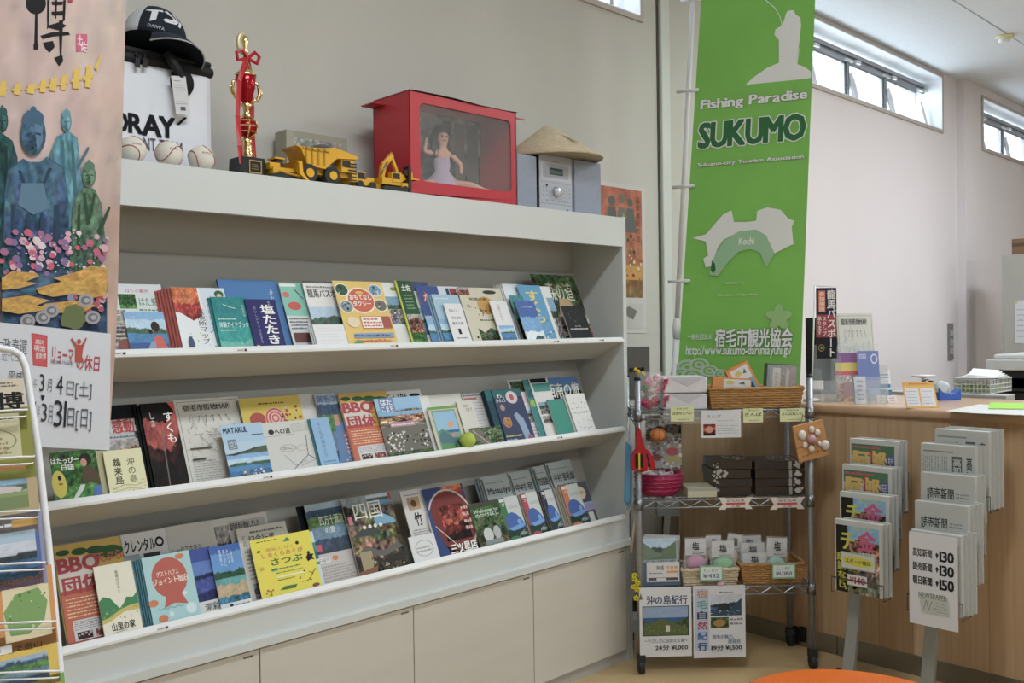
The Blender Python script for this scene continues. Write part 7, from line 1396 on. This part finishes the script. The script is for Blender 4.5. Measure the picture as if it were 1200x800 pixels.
for x_ in (-.2, .2):
    for k in range(10): m_.box((x_-.002, -.12+.24*k/9-.0025, 0), (x_+.002, -.12+.24*k/9+.0025, .10))
    for z_ in (0, .03, .06, .095): m_.box((x_-.003, -.12, z_), (x_+.003, .12, z_+.006))
m_.build('mesh_sides', bk, t); boxo('bottom', (-.2, -.12, 0), (.2, .12, .004), bk, t)
boxo('green_folder', (-.17, -.1, .006), (.1, .1, .05), mat('folder_green', 'A8B884', .6), t)
for k in range(6): boxo('paper', (-.21+.02*k, -.13+.01*k, .1+.006*k), (.2+.012*k, .12-.006*k, .103+.006*k), mat('paper_white', 'D8DADA', .6), t).rotation_euler = (R(1.2*k-2), R(2-1.4*k), R(3*k))
# printer
P0 = at(1157, 470, 'x', 5.9)
t = thing('printer', 'large grey and black office printer behind the counter at right edge', 'printer', (5.95, at(1156, 440, 'x', 5.95).y, 0)); pg = mat('printer_grey', 'B8BCBC', .4); py_ = 0
boxo('lower_body', (0.02, -.95, 0), (.7, -.02, .95), mat('printer_black', '1E1F22', .35), t, bevel=.01); boxo('tray_slot', (0, -.85, .97), (.05, -.12, 1.03), mat('slot_black', '0E0E10', .5), t)
zt_ = at(1170, 422, 'x', 5.95).z
boxo('upper_body', (.0, -.97, .95), (.72, -.03, 1.075), mat('printer_black', '1E1F22', .35), t, bevel=.008); boxo('scanner_lid', (-.02, -1.0, 1.075), (.74, 0, 1.14), pg, t, bevel=.008); boxo('lid_top', (.0, -.95, 1.14), (.7, -.04, 1.17), mat('lid_grey', 'C4C8C8', .4), t, bevel=.01)
# tall grey cabinet
yy = at(1175, 400, 'x', 7.3).y; zc = at(1177, 299, 'x', 7.3).z; t = thing('steel_cabinet', 'tall grey steel cabinet at right edge with white note on its side', 'cabinet', (7.3, yy, 0))
boxo('body', (0, -.9, 0), (.45, 0, zc), mat('cabinet_grey', 'A9A8A2', .5, var=.02), t, bevel=.004); q1, q2 = at(1189, 352, 'x', 7.299), at(1215, 402, 'x', 7.299)
A = Art(q1.y-q2.y, q1.z-q2.z, 'D4D6DA').body(.1, .1, .9, .85, 6, 'B0B4BC', 3, .3).ell(.08, .96, .06, .04, 'D0C850'); A.obj('note', t, PAPER, (-.002, (q1.y+q2.y)/2-yy, q2.z), (0, 0, R(-90)))
q = at(1189, 298, 'x', 7.4); t = thing('brown_box', 'brown cardboard box on top of the tall grey cabinet', 'box', (7.34, q.y-.25, zc)); boxo('carton', (0, -.2, 0), (.35, .25, at(1190, 280, 'x', 7.34).z-zc), mat('cardboard', '7C6248', .7), t); boxo('tape', (-.002, -.2, .06), (.0, .25, .085), mat('tape_brown', '5A4634', .5), t)

# ------------------------------------------------------------------ newspaper stands
def sports(title, c1, bgc, seed):
    def f(w, h):
        A = Art(w, h, 'C4C6C4', .02, 'C8C8C4')
        A.rect(.03, 0, .93, .93, bgc).photo('people', .03, 0, .93, .93, seed)
        if title == '金':
            A.rect(.03, .0, .93, .93, '6E7C6C').photo('crowd', .03, 0, .93, .93, seed).rect(.03, 0, .28, .93, '2A2822').txt('金', .5, .62, .86, .88, 'C8407A', 4).txt('チ', .14, .6, .42, .84, 'C8C83C', 4).dots(.05, .05, .5, .6, 40, ['1E1C18','B8B83A','8A8A30'], .004, .010, seed).txt('ドラフト', .42, .86, .8, .93, 'C8C83C', 2).vtxt('感謝なし', .06, .05, .24, .56, 'C4C43A', 3).body(.5, .42, .9, .6, 3, 'D8D8D0', 2)
        else:
            A.rect(.03, .76, .93, .93, '4A7A5A').rect(.78, .2, .93, .8, '4A5A94').txt('阿部', .08, .52, .74, .84, 'D8B04C', 5).rect(.44, .5, .48, .86, 'A83A3A').body(.05, .86, .7, .92, 1, 'C03A58', 3).vtxt('巨人新生', .8, .36, .9, .78, 'D0D0E0', 2).dots(.06, .1, .8, .5, 30, ['A86A3A','3A3A30','D0B060'], .004, .01, seed)
        return A
    return f
def broad(kind, seed):
    def f(w, h):
        A = Art(w, h, 'B9BDBA', .03, 'BDBFBC')
        if kind == 'a': A.body(.03, .1, .5, .85, 12, '7E8280', seed, .4, True).rect(.58, .4, .76, .86, '5E6260').vtxt('高知新聞', .6, .42, .74, .84, 'C8CCC8', 2).vtxt('高知', .84, .5, .94, .88, '3E4240', 2).body(.52, .1, .95, .38, 7, '8A8E8C', seed, .4, True).rect(.05, .9, .6, .92, '8A8E8C')
        if kind == 'b': A.txt('読売新聞', .12, .66, .62, .82, '2E3230', 2).body(.66, .7, .9, .78, 2, '8A8E8C').line([(.0,.56),(1,.56)], .001, '6A6E6C').body(.03, .05, .5, .52, 10, '8E9290', seed, .4, True).body(.5, .3, .75, .42, 2, '4A4E4C').txt('能力', .78, .2, .92, .36, '3A3E3C', 2).body(.55, .05, .95, .2, 5, '9A9E9C', seed, .4, True)
        if kind == 'c': A.photo('bw', .0, .55, .22, .92, seed).rect(0, .5, .22, .9, '3A3634').photo('bw', .0, .5, .22, .9, seed).vtxt('朝日新聞', .68, .4, .84, .92, '5A5E5C', 2).rect(.84, .3, .9, .94, 'A0A4A2').vtxt('第一報', .3, .5, .38, .88, '4A4E4C', 1).body(.4, .3, .64, .86, 7, '8A8E8C', seed, .35, True).body(.03, .05, .95, .28, 16, '9A9E9C', seed, .4, True)
        return A
    return f
NA = R(-90)      # papers face the shelving side (-x)
LASTX = []
def newsstand(foot, lean, lb, tiers, pole_top, slab):
    t = thing('newspaper_stand', lb, 'stand', foot); dx = lambda z: z*math.tan(lean)
    MB().box((-.012, -.022, .0), (.012, .022, pole_top), Matrix.Rotation(lean, 4, 'Y')).build('pole', alu, t, bevel=.002)
    MB().tube([(-.16, .10, .012), (0, 0, .03), (.16, .11, .012)], .011, 8).tube([(-.16, -.10, .012), (0, 0, .03), (.16, -.11, .012)], .011, 8).build('foot', mat('foot_dark', '4A443E', .5), t)
    U = Vector((sin(lean), 0, cos(lean))); N = Vector((-cos(lean), 0, sin(lean)))
    m_ = MB(); q = MB()
    for i, (TL, TR, off, hh, nm, l2, art, cnt) in enumerate(tiers):
        F = Vector(foot)+N*off; a_ = atp(TL[0], TL[1], F, N); b_ = atp(TR[0], TR[1], F, N); w_ = (a_-b_).y; s = ((a_-F).dot(U)+(b_-F).dot(U))/2; yc = (a_.y+b_.y)/2
        A = art(w_, hh); o = A.obj(nm, None, MATTE); T_ = F+U*s+Vector((0, yc-F.y, 0)); B = T_-Vector((0, 0, hh)); o.rotation_euler = (0, 0, NA); o.location = B; tag(o, l2, 'newspaper')
        back = MB(); back.col('BCBEBA').box((-w_/2, .0, 0), (w_/2, .008, hh))
        bo = None
        for k in range(cnt):
            if bo is None: bo = back.build(nm, MATTE); c = bo
            else: c = bo.copy(); COL.objects.link(c)
            c.location = B+Vector((A.thick+.001+.009*k, -.010*(k+1), .004*k)); c.rotation_euler = o.rotation_euler; tag(c, 'spare paper behind the '+l2, 'newspaper', 'papers behind '+l2[:50])
        q0 = B-Vector(foot); q0.y = yc-F.y; hw = w_/2+.008
        for e_ in (hw, -hw):
            m_.tube([q0+Vector((.075, e_, .14)), q0+Vector((.06, e_, -.006)), q0+Vector((-.012, e_, -.006)), q0+Vector((-.012, e_, .05))], .0015, 6)
        for P in ((-.012, .05), (.06, -.006), (.075, .14)): m_.tube([q0+Vector((P[0], hw, P[1])), q0+Vector((P[0], -hw, P[1]))], .0022, 6)
        m_.tube([q0+Vector((.075, 0, .14)), U*(((q0.z+.14)/U.z))], .003, 6)
    LASTX.append(B.x)
    m_.build('wire_pockets', mat('pocket_wire_grey', '5A5A58', .4, .7), t)
    MB().tube([U*pole_top+Vector((0, -.03, 0)), U*(pole_top+.02)+Vector((0, -.03, 0)), U*(pole_top+.02)+Vector((0, .02, 0)), U*pole_top+Vector((0, .02, 0))], .003, 6).build('top_hook', mat('pocket_wire_grey', '5A5A58'), t)
    return t
f1 = Vector((3.232, 1.575, 0)); f2 = Vector((3.235, 1.29, 0))
newsstand(f1, R(14), 'slim metal stand holding four tiers of colourful sports newspapers', [
    ((996, 513), (1052, 518), .095, .262, 'newspaper', 'sports paper with gold 阿部 headline in the topmost pocket', sports('阿部', '', 'A8743C', 5), 2),
    ((987, 544), (1045, 549), .130, .262, 'newspaper', 'sports paper with gold 阿部 headline, second pocket from top', sports('阿部', '', 'A8743C', 5), 2),
    ((984, 576), (1042, 582), .165, .262, 'newspaper', 'sports paper with pink 金 headline, third pocket from top', sports('金', '', '6E7C6C', 8), 2),
    ((978, 607), (1034, 616), .200, .262, 'newspaper', 'sports paper with pink 金 headline in the lowest pocket', sports('金', '', '6E7C6C', 8), 2)], .93, None)
newsstand(f2, R(12.5), 'slim metal stand holding five tiers of black and white newspapers', [
    ((1096, 497), (1158, 512), .085, .27, 'newspaper', 'black and white newspaper tilted in the topmost pocket of right stand', broad('a', 3), 3),
    ((1079, 519), (1143, 524), .115, .27, 'newspaper', 'black and white newspaper with dark title box, second pocket from top', broad('a', 4), 2),
    ((1079, 553), (1142, 559), .148, .27, 'newspaper', 'newspaper with bold horizontal title, third pocket from top', broad('b', 5), 2),
    ((1072, 586), (1134, 594), .182, .27, 'newspaper', 'newspaper with bold horizontal title, fourth pocket from top', broad('b', 6), 3),
    ((1067, 620), (1126, 629), .216, .27, 'newspaper', 'newspaper with dark photo in the lowest pocket of right stand', broad('c', 7), 3)], .95, None)
def sign_on(foot, lean, off, TL, BR, art, nm, lb):
    N = Vector((-1, 0, 0)); U = Vector((0, 0, 1)); F = Vector((LASTX[0 if foot is f1 else 1]-.006-off, 0, 0)); a_ = atp(TL[0], TL[1], F, N); b_ = atp(BR[0], BR[1], F, N); w_ = (a_-b_).y; h_ = (a_-b_).dot(U)
    A = art(w_, h_); o = A.obj(nm, None, PAPER, Vector((b_.x, (a_.y+b_.y)/2, b_.z)), (Matrix.Rotation(lean, 4, 'Y') @ Matrix.Rotation(NA, 4, 'Z')).to_euler()); tag(o, lb, 'card'); return o
sign_on(f1, 0, .0, (985, 645), (1026, 672), lambda w, h: Art(w, h, '9EAE9E').rect(.03, .06, .97, .94, 'CBD2CC').ell(.5, .5, .45, .3, 'D8CC30').txt('スポーツ報知', .14, .36, .86, .62, '3A6A4A', 3), 'title_plate', 'pale green plate with yellow oval on the lowest sports paper')
sign_on(f1, 0, .004, (993, 672), (1016, 689), lambda w, h: Art(w, h, 'DADADC').txt('¥', .12, .25, .34, .8, 'B03038', 3).txt('140', .38, .2, .9, .82, 'B03038', 4), 'price_label', 'white price label ¥140 on the lowest sports paper')
def pricelist(w, h):
    A = Art(w, h, 'D9D9E0', .001)
    for k, (n_, p_) in enumerate((('高知新聞', '130'), ('読売新聞', '130'), ('朝日新聞', '150'))): A.txt(n_, .08, .74-.15*k, .48, .83-.15*k, '2A2A30', 3).poly([(.55,.79-.15*k),(.58,.81-.15*k),(.62,.79-.15*k),(.58,.74-.15*k)], '3A3A44').txt(p_, .64, .72-.15*k, .92, .83-.15*k, '2A2A30', 4)
    return A.poly([(.2,.34),(.8,.34),(.84,.14),(.26,.14)], 'BEC4BE').txt('NEWSPAPER', .2, .3, .78, .36, '6E766E', 1).line([(.3,.17),(.36,.28),(.4,.17),(.48,.28)], .0014, '4A4E4A').line([(.5,.18),(.56,.22)], .0014, '4A4E4A').body(.56, .16, .8, .28, 4, '8E968E', 3, .25)
sign_on(f2, 0, .014, (1065, 622), (1123, 741), pricelist, 'price_list', 'white newspaper price list hanging on the right newspaper stand')
# orange round stool at the bottom edge
sc_ = (2.115, 1.0, 0); org_ = mat('orange_seat', 'DA6A22', .4, var=.03)
t = thing('round_stool', 'round stool with orange seat at the bottom edge', 'stool', sc_)
MB().lathe([(.0, .38), (.29, .38), (.302, .39), (.305, .41), (.297, .424), (.28, .43), (0, .432)], 56).build('seat', org_, t)
for k in range(4): a_ = R(45+90*k); MB().tube([(.2*cos(a_), .2*sin(a_), .36), (.25*cos(a_), .25*sin(a_), 0)], .014, 10).build('leg', alu, t)
bpy.data.objects.remove(_to)
